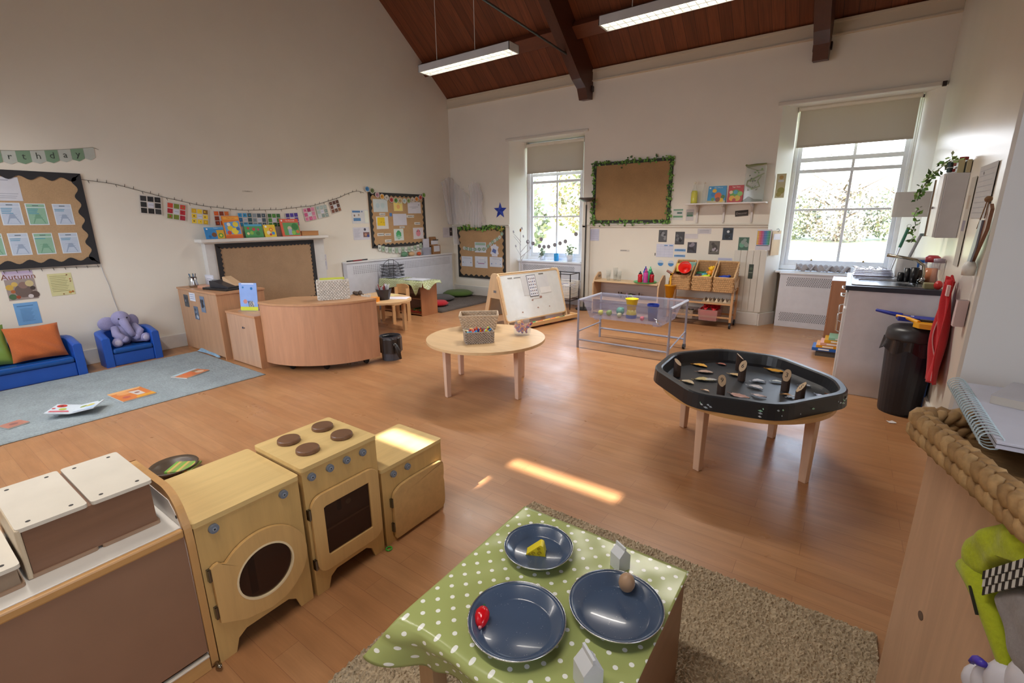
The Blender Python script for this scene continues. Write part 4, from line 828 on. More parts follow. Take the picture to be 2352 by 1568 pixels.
# ================================================================== LEFT SIDE: rug, sofa, desk group
def patch_rug(m, x0, x1, y0, y1, z, nx, ny, amp, seed, col, jit=.01, thick=.012):
    q = random.Random(seed); H = {}
    def fn(u, v):
        k = (round(u * nx), round(v * ny))
        if k not in H: H[k] = (q.gauss(0, jit * .4), q.gauss(0, jit * .4), q.random())
        a, b, c = H[k]; e = min(u, 1 - u, v, 1 - v) < 1e-6
        return (x0 + (x1 - x0) * u + a * .8, y0 + (y1 - y0) * v + b * .8, z + (thick + amp * c if not e else .001))
    m.grid(fn, nx, ny, col)
m = MB('8c979c', 'shag')
patch_rug(m, -6.25, -4.685, -.6, 2.262, 0, 100, 180, .004, 1, None, .004, .010)
def flap(u, v): return (-6.25 + .55 * u, 2.255 + .03 * v + .02 * math.sin(u * 3), .012 + .085 * v * math.sin(PI * min(1, u * 1.1)) ** .6)
m.grid(flap, 16, 5, '86a4bc')
m.box(-6.25, -4.68, -.6, 2.262, .0005, .0035, '6a665e')
tag(m.build('area_rug'), 'large pale blue grey carpet rug in front of the blue sofa', 'rug')
# sofa and tub chair
def tub(name, label, x0, y0, w, d, h, seat_h, arm=.075, rz=0., cat='sofa', col='1f52ae'):
    """faces +x, back against the left wall; local y across"""
    t = thing(name, label, cat, (x0, y0, 0), rz)
    def arc(r, zz): return None
    m = MB(col, 'satin')
    # U shaped shell, arms rise in a hump towards the back
    out, inn = [], []
    N = 40
    def outl(s, inset):
        # perimeter path front-right -> back -> front-left
        rr = .13 - inset * .4; x1, xb = d, inset; ya, yb = inset, w - inset
        pts = [(x1, ya)]
        for i in range(7): a_ = -PI / 2 - i * PI / 12; pts.append((xb + rr + rr * math.cos(a_), ya + rr + rr * math.sin(a_)))
        for i in range(7): a_ = PI - i * PI / 12; pts.append((xb + rr + rr * math.cos(a_), yb - rr + rr * math.sin(a_)))
        pts.append((x1, yb)); return pts
    def dense(P, n=44):
        L = [0]; 
        for a_, b_ in zip(P, P[1:]): L.append(L[-1] + math.hypot(b_[0] - a_[0], b_[1] - a_[1]))
        R_ = []
        for i in range(n + 1):
            s_ = L[-1] * i / n
            for k in range(len(P) - 1):
                if s_ <= L[k + 1] + 1e-9: f = (s_ - L[k]) / max(1e-9, L[k + 1] - L[k]); R_.append((P[k][0] + (P[k + 1][0] - P[k][0]) * f, P[k][1] + (P[k + 1][1] - P[k][1]) * f)); break
        return R_
    O, I = dense(outl(0, 0)), dense(outl(0, arm)); n = len(O)
    def top(p): return h * (.86 + .14 * min(1, max(0, (d - p[0]) / (d * .8))) ** .8)
    vs = [(p[0], p[1], .0) for p in O] + [(p[0], p[1], top(p) - .012) for p in O] + [((a_[0] * .75 + b_[0] * .25), (a_[1] * .75 + b_[1] * .25), top(a_)) for a_, b_ in zip(O, I)] + [((a_[0] * .25 + b_[0] * .75), (a_[1] * .25 + b_[1] * .75), top(a_)) for a_, b_ in zip(O, I)] + [(b_[0], b_[1], top(a_) - .012) for a_, b_ in zip(O, I)] + [(p[0], p[1], .0) for p in I]
    fs = []
    for i in range(n - 1):
        for k in range(5): fs.append((k * n + i, k * n + i + 1, (k + 1) * n + i + 1, (k + 1) * n + i))
    fs += [tuple(k * n for k in range(6)), tuple(k * n + n - 1 for k in range(6))[::-1]]
    m.add(vs, fs); m.build('shell', t, bevel=.006, smooth=False)
    m = MB(col, 'satin'); m.box(.1, d - .012, arm, w - arm, .0, seat_h - .055); m.build('base', t, bevel=.01)
    m = MB('1d4f98', 'gloss'); m.box(arm, d + .004, arm + .004, w - arm - .004, seat_h - .055, seat_h); m.build('seat_cushion', t, bevel=.02, smooth=False)
    return t
tub('tub_chair', 'small blue padded armchair with the elephant toy on it', -6.66, 1.42, .52, .33, .37, .19, cat='armchair')
tub('childrens_sofa', 'blue padded children\'s sofa cut off by the left picture edge', -6.66, -.15, 1.40, .39, .38, .20)
def cushion(name, label, mw, w, h, th, col, mat='fab', seed=1, wr=.006, cat='cushion'):
    t = MB(col, mat); q = random.Random(seed); ph = [q.uniform(0, 6) for _ in range(4)]
    def f(sgn):
        def g(u, v):
            a, b = 2 * u - 1, 2 * v - 1; k = ((1 - a ** 4) * (1 - b ** 4)) ** .5
            pin = 1 - .06 * (1 - abs(a)) * abs(b) ** 3
            px = a * w / 2 * (1 - .07 * (1 - b * b)); py = b * h / 2 * (1 - .07 * (1 - a * a))
            return (px, py, sgn * (th / 2 * k + wr * k * (math.sin(a * 5 + ph[0] + b * 3) + math.sin(b * 7 + a * 6 + ph[1]))))
        return g
    t.grid(f(1), 18, 18); n0 = len(t.f); t.grid(f(-1), 18, 18); t.f[n0:] = [x[::-1] for x in t.f[n0:]]
    o = t.build(name, smooth=True); o.matrix_world = mw; return tag(o, label, cat)
Rm, Tm = Matrix.Rotation, Matrix.Translation
cushion('cushion', 'orange square cushion leaning against the back of the blue sofa', Tm((-6.45, .955, .375)) @ Rm(math.radians(62), 4, 'Y') @ Rm(math.radians(75), 4, 'Z') @ Rm(.25, 4, 'Z'), .40, .36, .13, 'b5602f', 'fab', 3, .012)
cushion('cushion', 'green cushion behind the orange one on the blue sofa', Tm((-6.50, .60, .39)) @ Rm(math.radians(66), 4, 'Y') @ Rm(math.radians(90), 4, 'Z'), .36, .40, .12, '6d8a3e', 'satin', 5, .006)
# elephant soft toy
t = thing('elephant_toy', 'lilac plush elephant slumped in the small blue armchair', 'soft toy', (-6.50, 1.68, .19))
LI = '9390b8'
m = MB(LI, 'fab'); m.ball((-.06, 0, .13), (.09, .10, .14), 14, None, 10); m.build('body', t, smooth=True)
m = MB(LI, 'fab'); m.ball((-.02, -.01, .29), (.085, .085, .085), 14, None, 10); m.build('head', t, smooth=True)
m = MB(LI, 'fab'); m.ball((-.04, -.13, .25), (.03, .085, .075), 12, None, 8); m.build('ear', t, smooth=True); m = MB('8a86ac', 'fab'); m.ball((-.05, .10, .24), (.03, .06, .08), 12, None, 8); m.build('ear', t, smooth=True)
m = MB(LI, 'fab'); m.tube([(.03, -.01, .28), (.07, .0, .22), (.085, .025, .15), (.09, .045, .10)], [.045, .04, .034, .026], 10); m.build('trunk', t, smooth=True)
for s, pts in ((-1, [(-.02, -.08, .20), (.04, -.09, .13), (.09, -.04, .075)]), (1, [(-.02, .09, .20), (.05, .12, .14), (.08, .08, .085)])):
    m = MB(LI, 'fab'); m.tube(pts, [.035, .042, .04], 10); m.ball(pts[-1], .04, 10); m.build('arm', t, smooth=True)
for s, pts in ((-1, [(-.05, -.05, .05), (.04, -.09, .05), (.10, -.11, .05)]), (1, [(-.05, .06, .05), (.05, .12, .06), (.10, .15, .065)])):
    m = MB(LI, 'fab'); m.tube(pts, [.05, .048, .045], 10); m.ball(pts[-1], (.03, .05, .05), 10); lg = m.build('leg', t, smooth=True)
    m = MB('b3acc4', 'fab'); m.ball((pts[-1][0] + .022, pts[-1][1], pts[-1][2]), (.014, .034, .034), 10); m.build('foot_pad', lg, smooth=True, label='paler foot pad')
m = MB('1a1a22', 'gloss'); m.ball((.055, -.045, .30), .008, 8); m.ball((.055, .03, .305), .008, 8); m.build('eye', t, smooth=True)
# books on the rug
def floorbook(label, x, y, rz, w, h, cols, els, open_=False, z=.014):
    t = thing('picture_book', label, 'book', (x, y, z), rz, 'picture books lying on the blue rug')
    if open_:
        for s in (-1, 1):
            m = MB('c2ccd6'); m.T = Matrix.Rotation(-s * .16, 4, 'Y'); m.box(min(0, s * w), max(0, s * w), 0, h, 0, .006); 
            prt(m, min(0, s * w), 0, w, h, .0075, els[0 if s < 0 else 1]); m.T = Tm((0, 0, .03)) @ m.T; m.v = [tuple(Vector(v) + Vector((0, 0, .03))) for v in m.v]; m.build('open_page', t)
    else:
        m = MB(cols[0], 'satin'); m.box(0, w, 0, h, .008, .0095); prt(m, 0, 0, w, h, .0100, els); m.build('cover', t); m = MB('dcdcd8'); m.box(.002, w - .002, .002, h - .002, 0, .008); m.build('pages', t)
floorbook('splayed open picture book with a red flower, nearest the rug edge', -4.88, .80, math.radians(55), .16, .2, ['c2ccd6'],
    [[('o', .3, .8, .16, 'b0322c'), ('o', .3, .8, .05, '3a2a28'), ('o', .5, .45, .12, 'a8b050'), ('p', [(.1, .1), (.9, .15), (.8, .3), (.1, .25)], 'c0606a'), ('o', .12, .5, .06, 'b84a4a')], [('o', .3, .6, .12, '8a9a4a'), ('o', .6, .6, .14, 'c8c06a'), ('o', .75, .25, .16, 'a8c4e4'), ('r', .1, .05, .9, .12, 'a8b8d0'), ('o', .85, .9, .05, '4a7a4a')]], True, z=.012)
floorbook('orange picture book lying flat in the middle of the rug', -5.245, 1.13, math.radians(4), .33, .25, ['cc7836'],
    [('o', .3, .35, .2, 'd8985a'), ('p', [(.25, .5), (.75, .55), (.75, .8), (.3, .8)], 'c8c0b8'), ('o', .5, .66, .08, '8a4a3a'), ('p', [(0, 0), (.2, 0), (.15, .9), (0, 1)], 'e0a86a'), ('o', .7, .25, .12, 'b85a4a'), ('p', [(.8, .5), (1, .4), (1, 1), (.8, 1)], 'd89a2a')])
floorbook('small orange and white picture book on the rug nearest the desk', -5.35, 1.66, math.radians(22), .2, .27, ['c4764a'],
    [('p', [(0, 0), (.25, 0), (.2, 1), (0, 1)], 'a8c0cc'), ('o', .55, .4, .22, 'cc6a3a'), ('o', .7, .75, .15, 'd8b8a0'), ('o', .4, .75, .1, '8a7a5a')])
floorbook('pink edged book just inside the left picture edge on the rug', -5.10, .43, .3, .13, .13, ['b0786a'], [('o', .5, .5, .2, '8a5a5a')])
# ---- desk group
BE = 'b98a66'
t = thing('wooden_cabinet', 'tall beech cabinet against the left wall with three photographs stuck on it', 'cabinet', (-6.56, 2.285, 0))
m = MB('b08a6c', 'woodz'); m.box(.02, .98, 0, .02, .03, .735); m.build('front_panel', t, bevel=.002)
m = MB(BE, 'woodz'); m.box(0, .02, 0, .52, 0, .735); m.build('side_panel', t); m = MB(BE, 'woodz'); m.box(.98, 1.0, 0, .52, 0, .735); m.build('side_panel', t)
m = MB(BE, 'woodx'); m.box(-.01, 1.01, -.008, .53, .735, .757); m.build('top', t, bevel=.002)
def onface(name, label, cat, x0, x1, z0, z1, y, els, col, group):
    m = MB(col); m.box(0, x1 - x0, -.001, 0, 0, z1 - z0); T0 = m.T; m.T = Matrix(((1, 0, 0, 0), (0, 0, -1, -.0012), (0, 1, 0, 0), (0, 0, 0, 1))); prt(m, 0, 0, x1 - x0, z1 - z0, 0, els)
    o = m.build(name); o.location = (x0, y, z0); return tag(o, label, cat, group)
q = random.Random(9)
for x0, x1, z0, z1, lb, c in ((-6.42, -6.30, .535, .68, 'narrow grey photograph at the left on the tall beech cabinet', '4c5056'), (-6.19, -6.08, .405, .56, 'photograph lowest on the tall beech cabinet', '5a6a80'), (-5.985, -5.875, .51, .695, 'photograph at the right on the tall beech cabinet', '6a7a92')):
    onface('photograph', lb, 'photograph', x0, x1, z0, z1, 2.2835, [('o', q.uniform(.25, .75), q.uniform(.2, .8), q.uniform(.06, .16), q.choice(['2c2e34', 'a8b4c4', '7a8494', '3a404c'])) for _ in range(9)], c, 'photographs on the tall beech cabinet')
onface('label_sheet', 'white sheet of text lines among the photographs on the tall cabinet', 'label', -6.25, -6.10, .62, .715, 2.2835, [('r', .1, .75 - .25 * k, .9, .83 - .25 * k, '8a9ab8') for k in range(3)], 'd2d6e4', None)
t = thing('wooden_cabinet', 'low beech cupboard with a small metal lock between tall cabinet and curved desk', 'cupboard', (-5.50, 2.33, 0))
m = MB('b8947a', 'woodz'); m.box(.012, .608, 0, .02, .01, .545); m.build('door', t, bevel=.002); m = MB('b9b4ac', 'metal'); m.cyl((.35, .0, .42), (.35, -.008, .42), .012, n=12); m.box(.36, .385, -.004, 0, .415, .423); m.build('lock', t)
m = MB(BE, 'woodz'); m.box(0, .012, 0, .45, 0, .545); m.build('side_panel', t); m = MB(BE, 'woodz'); m.box(.608, .62, 0, .45, 0, .545); m.build('side_panel', t); m = MB(BE, 'woodx'); m.box(-.006, .622, -.006, .45, .545, .567); m.build('top', t, bevel=.002)
m = MB('a97c5a', 'woodz'); m.box(.012, .608, .43, .45, 0, .545); m.build('back_panel', t)
# curved desk
t = thing('curved_desk', 'curved fronted beech desk unit on small black castors', 'desk', (-4.84, 3.19, 0))
RR = .80
arc = [(RR * math.cos(a), RR * math.sin(a)) for a in [math.radians(-91 + 92 * i / 28) for i in range(29)]]
arci = [(x * .975, y * .975) for x, y in arc]
m = MB('b8896a', 'woodz'); n = len(arc)
m.add([(x, y, .07) for x, y in arc] + [(x, y, .69) for x, y in arc] + [(x, y, .07) for x, y in arci] + [(x, y, .69) for x, y in arci], [(i, i + 1, n + i + 1, n + i) for i in range(n - 1)] + [(2 * n + i, 3 * n + i, 3 * n + i + 1, 2 * n + i + 1) for i in range(n - 1)] + [(0, n, 3 * n, 2 * n), (n - 1, 3 * n - 1, 4 * n - 1, 2 * n - 1)] + [(i, 2 * n + i, 2 * n + i + 1, i + 1) for i in range(n - 1)])
m.build('curved_front', t, smooth=False)
top = [(x * 1.012, y * 1.012) for x, y in arc] + [(.40, .0), (.18, -.18), (-.06, -.42), (-.06, -.80)]
m = MB('b98c66', 'woodx'); m.prism(top, .69, .71); m.build('top', t, bevel=.002)
m = MB(BE, 'woodz'); m.box(-.035, -.015, -.80, -.40, .07, .69); m.build('side_panel', t); m = MB(BE, 'woodz'); m.box(.40, .79, -.012, .008, .07, .69); m.build('side_panel', t)
m = MB('a97c5a', 'woodx'); m.prism(arci + [(.40, .0), (.18, -.18), (-.03, -.42), (-.03, -.78)], .07, .09); m.build('bottom_shelf', t)
for a in (-72, -42, -8): 
    m = MB('1c1c20', 'satin'); x, y = .70 * math.cos(math.radians(a)), .70 * math.sin(math.radians(a)); m.cyl((x - .012, y, .032), (x + .012, y, .032), .031, n=14); m.box(x - .018, x + .018, y - .02, y + .02, .045, .07); m.build('castor', t)
# things on the cabinets
t = thing('metal_cup', 'shiny metal cup holding pens on the tall beech cabinet', 'cup', (-6.36, 2.39, .757))
m = MB('c4c4c6', 'metal'); m.lathe([(0, 0), (.045, 0), (.05, .03), (.04, .07), (.045, .12), (.042, .12), (.036, .07), (0, .01)], n=18); m.build('cup', t, smooth=True)
m = MB('3a4a8a'); 
for k, c in enumerate(('3a6a9a', '4a4a52', '8a7a3a', '2a3a6a', '6a8a9a')): m.cyl((.01 * math.cos(k), .01 * math.sin(k), .02), (.035 * math.cos(k * 1.3), .035 * math.sin(k * 1.3), .16), .005, n=6, col=c)
m.build('pens', t)
t = thing('card_stand', 'small white printed card in a stand on the tall beech cabinet', 'sign', (-6.33, 2.56, .757), .12)
m = MB('c8cedd', 'satin'); m.box(-.09, .09, -.001, .001, .005, .13); m.box(-.075, .075, -.003, -.001, .02, .115, 'd8dcea'); m.box(-.05, .05, -.0035, -.003, .08, .084, '7a84a0'); m.box(-.05, .05, -.0035, -.003, .055, .059, '7a84a0'); m.build('card', t); m = MB('2a2a30'); m.box(-.09, .12, -.01, .06, 0, .006); m.build('stand_foot', t)
t = thing('paper_tray', 'flat pink tray of papers on the tall cabinet in front of the card stand', 'tray', (-6.24, 2.42, .757))
m = MB('c4927a', 'satin'); m.box(0, .2, -.04, .07, 0, .028); m.build('tray_body', t, bevel=.003)
t = thing('laptop_stack', 'stack of black laptop and leaflet wedge on the tall beech cabinet', 'laptop', (-5.86, 2.52, .757), .18)
m = MB('17181c', 'satin'); m.box(-.20, .22, -.14, .14, 0, .025); m.build('laptop_base', t, bevel=.005); m = MB('20222a', 'satin'); m.prism([(-.12, .025), (.2, .025), (.2, .04), (-.06, .10), (-.12, .10)], -.10, .12, 'y'); m.build('document_wedge', t, bevel=.004)
m = MB('c8a684', 'satin'); m.prism([(-.02, .085), (.19, .043), (.19, .048), (-.015, .14), (-.03, .13)], .0, .1, 'y'); m.build('cream_folder', t); m = MB('b8bcc4', 'gloss'); m.box(-.125, -.1, -.08, -.02, .08, .11); m.build('silver_clip', t)
t = thing('picture_sign', 'blue sign with clouds, grass and a striped animal in an acrylic stand on the low cupboard', 'sign', (-5.36, 2.43, .567), math.radians(28))
t['label'] = 'blue picture sign with clouds and a striped animal on the low cupboard'
m = MB('8aa8e0', 'gloss'); m.T = Rm(-.09, 4, 'X'); m.box(0, .205, -.003, .003, 0, .30); m.T = m.T @ Matrix(((1, 0, 0, 0), (0, 0, -1, -.0032), (0, 1, 0, 0), (0, 0, 0, 1)))
els = [('r', 0, 0, 1, .14, 'c8d048'), ('r', .15, .955, .85, .985, 'dfe6f4'), ('o', .22, .84, .035, '3a78b8'), ('o', .7, .80, .05, '2a70b0'), ('o', .3, .33, .08, 'c08a84'), ('o', .64, .24, .11, 'dfe2e8')]
for k in range(6): els.append(('p', [(.50 + .05 * k, .14), (.53 + .05 * k, .14), (.47 + .05 * k, .35), (.44 + .05 * k, .35)], '1c2028'))
prt(m, 0, 0, .205, .30, 0, els); m.build('picture_panel', t); m = MB('c8c0b8', 'clear'); m.box(0, .205, -.05, .05, 0, .006); m.build('acrylic_foot', t)
def wick(m, w, d, h, z0=0., flare=.1, th=.008, rows=9, cols=26, seed=1, skip=()):
    """woven rectangular basket wall built of individual strands"""
    q = random.Random(seed)
    def ringpt(s, z, off):
        f = 1 + flare * (z / h); W, D = w / 2 * f + off, d / 2 * f + off; P = 2 * (W + D) * 2; s = (s % 1) * 4
        k = int(s); f2 = s - k
        return [(-W + 2 * W * f2, -D), (W, -D + 2 * D * f2), (W - 2 * W * f2, D), (-W, D - 2 * D * f2)][k]
    for r in range(rows):
        z = z0 + h * (r + .5) / rows; zz = h * (r + .5) / rows
        P = [];
        for c in range(cols * 4): x, y = ringpt(c / (cols * 4), zz, (.003 if (c + r) % 2 else -.003)); P.append((x, y, z + q.gauss(0, .0006)))
        m.tube(P, h / rows * .56, 4, closed=True)
    for c in range(cols * 2):
        s = (c + .5) / (cols * 2); a = ringpt(s, 0, 0); b = ringpt(s, h, 0); m.tube([(a[0], a[1], z0), (b[0], b[1], z0 + h)], .003, 4)
    m.box(-w / 2, w / 2, -d / 2, d / 2, z0, z0 + .006)
    P = [(*ringpt(c / 80, h, .002), z0 + h + .003) for c in range(80)]
    m.tube(P, th, 6, closed=True)
t = thing('wicker_box', 'white woven magazine box standing on the curved desk', 'basket', (-4.375, 2.93, .7105), math.radians(58))
m = MB('d0cac0', 'wicker'); wick(m, .30, .11, .195, 0, .0, .006, 12, 22, 4); m.build('woven_walls', t)
m = MB('c8cc4a', 'satin'); m.box(-.12, .12, -.01, .0, .02, .225); m.build('yellow_folder', t); m = MB('26322c', 'satin'); m.box(-.12, .12, .005, .02, .02, .21); m.box(-.13, .1, -.04, -.02, .02, .205, 'cfcac4'); m.build('dark_folder', t)
# craft table, chair and bits
def leg4(m, x, y, h, s=.02, taper=.8, z=0): m.prism([(x - s, y - s), (x + s, y - s), (x + s, y + s), (x - s, y + s)], z, h)
t = thing('craft_table', 'low rounded birch craft table behind the curved desk', 'table', (-5.32, 4.22, 0))
BI = 'cba77c'
m = MB(BI, 'woodx'); pts = [(.55 * math.cos(math.radians(a)), .42 * math.sin(math.radians(a))) for a in range(-90, 91, 9)] + [(-.45, .42), (-.45, -.42)]; m.prism(pts, .435, .46); m.build('tabletop', t, bevel=.004)
for x, y in ((.33, .20), (.02, -.33), (-.4, -.33), (-.4, .33)): m = MB(BI, 'woodz'); leg4(m, x, y, .435, .023); m.build('leg', t, bevel=.004)
ZC = .4605
t = thing('childs_chair', 'small birch child\'s chair behind the craft table', 'chair', (-5.60, 4.80, 0), math.radians(-8))
m = MB('c79e70', 'woodx'); m.prism(rrect(-.16, .16, -.16, .16, .05), .27, .285); m.build('seat', t, bevel=.003)
for x in (-.15, .15): 
    m = MB('c79e70', 'woodz'); m.prism([(x - .012, .10), (x + .012, .10), (x + .012, .16), (x - .012, .16)], 0, .50); m.build('leg', t, bevel=.003); m = MB('c79e70', 'woodz'); m.prism([(x - .012, -.16), (x + .012, -.16), (x + .012, -.11), (x - .012, -.11)], 0, .27); m.build('leg', t, bevel=.003)
m = MB('c0925f', 'woodx'); m.grid(lambda u, v: (-.16 + .32 * u, .15 + .03 * math.sin(PI * u), .40 + .14 * v + .015 * math.sin(PI * u) * v), 12, 3); m.build('backrest', t, solid=.014)
t = thing('pen_pot', 'black divided pot full of pens and scissors on the craft table', 'pot', (-5.12, 4.20, ZC))
m = MB('2b2b33', 'satin'); m.lathe([(0, 0), (.07, 0), (.11, .145), (.104, .145), (.064, .01), (0, .01)], n=10); m.build('pot', t)
m = MB('cfd2d8')
q = random.Random(4)
for k in range(22): a = q.uniform(0, 6.28); r = q.uniform(.01, .08); m.cyl((r * .5 * math.cos(a), r * .5 * math.sin(a), .012), (r * 1.15 * math.cos(a), r * 1.15 * math.sin(a), q.uniform(.16, .215)), .007, n=5, col=q.choice(['d8dade', '3a3a44', '8a3a3a', '2a4a8a', 'c8c8cc', 'b04a3a', 'e0e0e4']))
m.build('pens', t)
t = thing('orange_pot', 'orange star shaped pot on the craft table', 'pot', (-5.10, 4.02, ZC)); m = MB('e08a1c', 'satin'); m.prism([((.055 if k % 2 else .07) * math.cos(k * PI / 6), (.055 if k % 2 else .07) * math.sin(k * PI / 6)) for k in range(12)], 0, .055); m.build('pot', t, bevel=.006)
m = MB('d8d4e0'); m.box(-.15, .15, -.1, .1, 0, .003); o = m.build('paper_sheet'); o.location = (-5.05, 4.38, ZC); o.rotation_euler = (0, 0, .5); tag(o, 'white sheet of paper lying on the craft table', 'paper')
m = MB('cfc08a'); m.box(-.12, .12, -.08, .08, 0, .003); o = m.build('paper_sheet'); o.location = (-5.36, 4.50, ZC); o.rotation_euler = (0, 0, .2); tag(o, 'cream sheet at the back of the craft table', 'paper')
t = thing('pinecone_basket', 'little brown basket of pine cones beside the white woven box', 'basket', (-5.15, 3.78 + .28, ZC), .3)
t.location = (-5.42, 4.0, ZC)
m = MB('a9845c', 'wicker'); m.lathe([(0, 0), (.075, 0), (.085, .07), (.078, .07), (.07, .01), (0, .01)], n=18); m.build('basket_body', t)
for k in range(5): m = MB('4a3a30'); m.ball((.04 * math.cos(k * 1.25), .04 * math.sin(k * 1.25), .085 + .01 * (k % 2)), (.028, .028, .024), 8, None, 5); m.build('pine_cone', t)
t = thing('party_crown', 'small white pointed paper crown on the craft table', 'crown', (-5.22, 3.98, ZC)); m = MB('cfcac4')
for k in range(12): a, b = k * PI / 6, (k + 1) * PI / 6; m.add([(.06 * math.cos(a), .06 * math.sin(a), 0), (.06 * math.cos(b), .06 * math.sin(b), 0), (.06 * math.cos(b), .06 * math.sin(b), .05), (.062 * math.cos((a + b) / 2), .062 * math.sin((a + b) / 2), .095), (.06 * math.cos(a), .06 * math.sin(a), .05)], [(0, 1, 2, 3, 4)])
m.build('crown_band', t, solid=.002)
# waste bin with liner
t = thing('waste_bin', 'mesh waste bin lined with a knotted black bag beside the curved desk', 'bin', (-4.05, 3.36, 0))
m = MB('4a4b52', 'satin'); m.lathe([(0, 0), (.10, 0), (.118, .27), (.114, .27), (.098, .01), (0, .01)], n=24); m.build('bin_body', t)
m = MB('231f1f', 'satin'); m.grid(lambda u, v: ((.122 + .006 * math.sin(u * 50) + .004 * math.sin(u * 23)) * (1 - .22 * max(0, v - .85) / .15) * math.cos(2 * PI * u), (.122 + .006 * math.sin(u * 50)) * (1 - .22 * max(0, v - .85) / .15) * math.sin(2 * PI * u), .09 + .19 * v - (.10 * (v - .9) * 10 * .3 if v > .9 else 0)), 60, 14); m.build('bin_liner', t, smooth=True)
m = MB('25211f', 'satin'); m.tube([(.10, -.06, .2), (.14, -.05, .19), (.155, -.03, .12), (.175, -.02, .03)], [.012, .02, .026, .014], 8); m.ball((.135, -.055, .19), .022, 8); m.build('knotted_tail', t, smooth=True)
# low unit with the spotted cloth, corner rug and cushions
t = thing('storage_unit', 'open reddish beech floor unit under the pale green spotted cloth', 'storage unit', (-6.42, 5.25, 0))
m = MB('a8704a', 'woodz'); m.box(.90, .92, 0, .36, 0, .53); m.build('side_panel', t, bevel=.002); m = MB('a8704a', 'woodz'); m.box(0, .02, 0, .36, 0, .53); m.build('side_panel', t, bevel=.002)
m = MB('b07a50', 'woodx'); m.box(0, .92, 0, .36, .53, .55); m.build('top', t); m = MB('7a4e34', 'woodx'); m.box(.02, .90, .34, .36, 0, .53); m.build('back_panel', t); m = MB('8f5e3c', 'woodx'); m.box(.02, .90, 0, .34, .02, .04); m.build('shelf', t); m = MB('8f5e3c', 'woodx'); m.box(.02, .90, .0, .34, .27, .285); m.build('shelf', t)
t = thing('toy_tray', 'shallow red and yellow toy tray on the bottom shelf of the open floor unit', 'tray', (-5.85, 5.27, .042)); m = MB('a83222', 'satin'); m.box(0, .3, 0, .25, 0, .03); m.build('tray_base', t, bevel=.003); m = MB('c8a050'); 
for k in range(6): m.box(.02 + .045 * k, .055 + .045 * k, .02, .2, .03, .045 + .008 * (k % 3), ['c8a050', '8a5a2a', '4a6a3a'][k % 3])
m.build('wooden_pieces', t)
def cloth_uv(m, fn, nu, nv, su, sv):
    if not hasattr(m, 'uva'): m.uva = []
    m.grid(fn, nu, nv); m.uva += [(su * i / nu, sv * j / nv, 0) for j in range(nv + 1) for i in range(nu + 1)]
m = MB('a8b182', 'dots')
def gc(u, v):
    # v 0..1: front hem -> top -> back ; u along x
    x = -6.46 + 1.03 * u; w_ = .012 * math.sin(u * 22)
    dr = .10 + .05 * math.sin(u * 5 + 1) + .16 * math.exp(-((u - .86) / .05) ** 2)
    if v < .4: k = v / .4; return (x, 5.222 + w_ * (1 - k) - .02 * (1 - k), .556 - dr * (1 - k))
    return (x, 5.222 + .41 * (v - .4) / .6, .556 + .003 * math.sin(u * 30))
cloth_uv(m, gc, 60, 20, 1.03, .6)
def ge(u, v): 
    return (-5.43 + .025 * v + .015 * math.sin(u * 9) * v, 5.222 + .41 * u, .556 - (.08 + .05 * math.sin(u * 6)) * v)
cloth_uv(m, ge, 20, 8, .4, .15)
tag(m.build('tablecloth', smooth=True, solid=.002), 'pale green spotted cloth draped over the open floor unit in the corner', 'tablecloth')
t = thing('letter_tray', 'black wire letter tray of four tiers on the green cloth', 'letter tray', (-6.36, 5.42, .562), math.radians(12))
m = MB('1b1b20', 'satin')
for k in range(4): z = .03 + k * .055; m.tube([(-.15 + .01 * k, -.11, z), (.16 - .01 * k, -.11, z - .012), (.17 - .01 * k, .13, z), (-.15 + .01 * k, .13, z)], .005, 5, closed=True); m.tube([(-.15, -.11, z + .02), (.17, -.11, z + .02), (.17, .13, z + .02), (-.15, .13, z + .02)], .004, 4, closed=True); [m.tube([(-.12 + j * .045, -.11, z), (-.12 + j * .045, .13, z)], .0025, 4) for j in range(6)]
for x in (-.1, .1): m.tube([(x * 1.25, -.12, 0), (x, -.06, .24), (x * .5, 0, .30), (x, .06, .24), (x * 1.25, .12, 0)], .0045, 5)
m.tube([(-.05, 0, .30), (.05, 0, .30)], .0045, 5); m.build('wire_frame', t)
m = MB('b6b8cc'); m.box(-.1, .2, -.1, .1, .005, .02); m.build('papers', t)
m = MB('c8ccd8'); m.box(-.19, .19, -.12, .12, 0, .008); o = m.build('paper_stack'); o.location = (-5.75, 5.43, .562); o.rotation_euler = (0, 0, .12); tag(o, 'sheaf of white papers lying on the green cloth', 'papers')
m = MB('59504a', 'shag'); patch_rug(m, -6.62, -5.44, 5.64, 7.30, 0, 70, 100, .008, 4, None, .006, .03); m.box(-6.62, -5.44, 5.64, 7.30, .0005, .02)
tag(m.build('corner_rug'), 'dark brown shaggy rug in the corner under the pinboard', 'rug')
def floorcushion(label, x, y, r, col, h=.09, sx=1., z=.04): 
    t = MB(col, 'fab'); t.lathe([(0, 0), (r * .8, .005), (r, h * .45), (r * .75, h * .9), (r * .3, h), (0, h * .95)], n=28, sx=sx); o = t.build('floor_cushion', smooth=True); o.location = (x, y, z); return tag(o, label, 'cushion')
floorcushion('green leaf patterned floor cushion against the corner skirting', -6.32, 7.05, .29, '4f6a2e', .10, 1.1)
floorcushion('dark grey floor cushion on the corner rug', -6.25, 6.42, .30, '4a4644', .09, 1.)
floorcushion('red floor cushion half hidden behind the open floor unit', -5.84, 5.97, .19, 'b01824', .09, 1.)
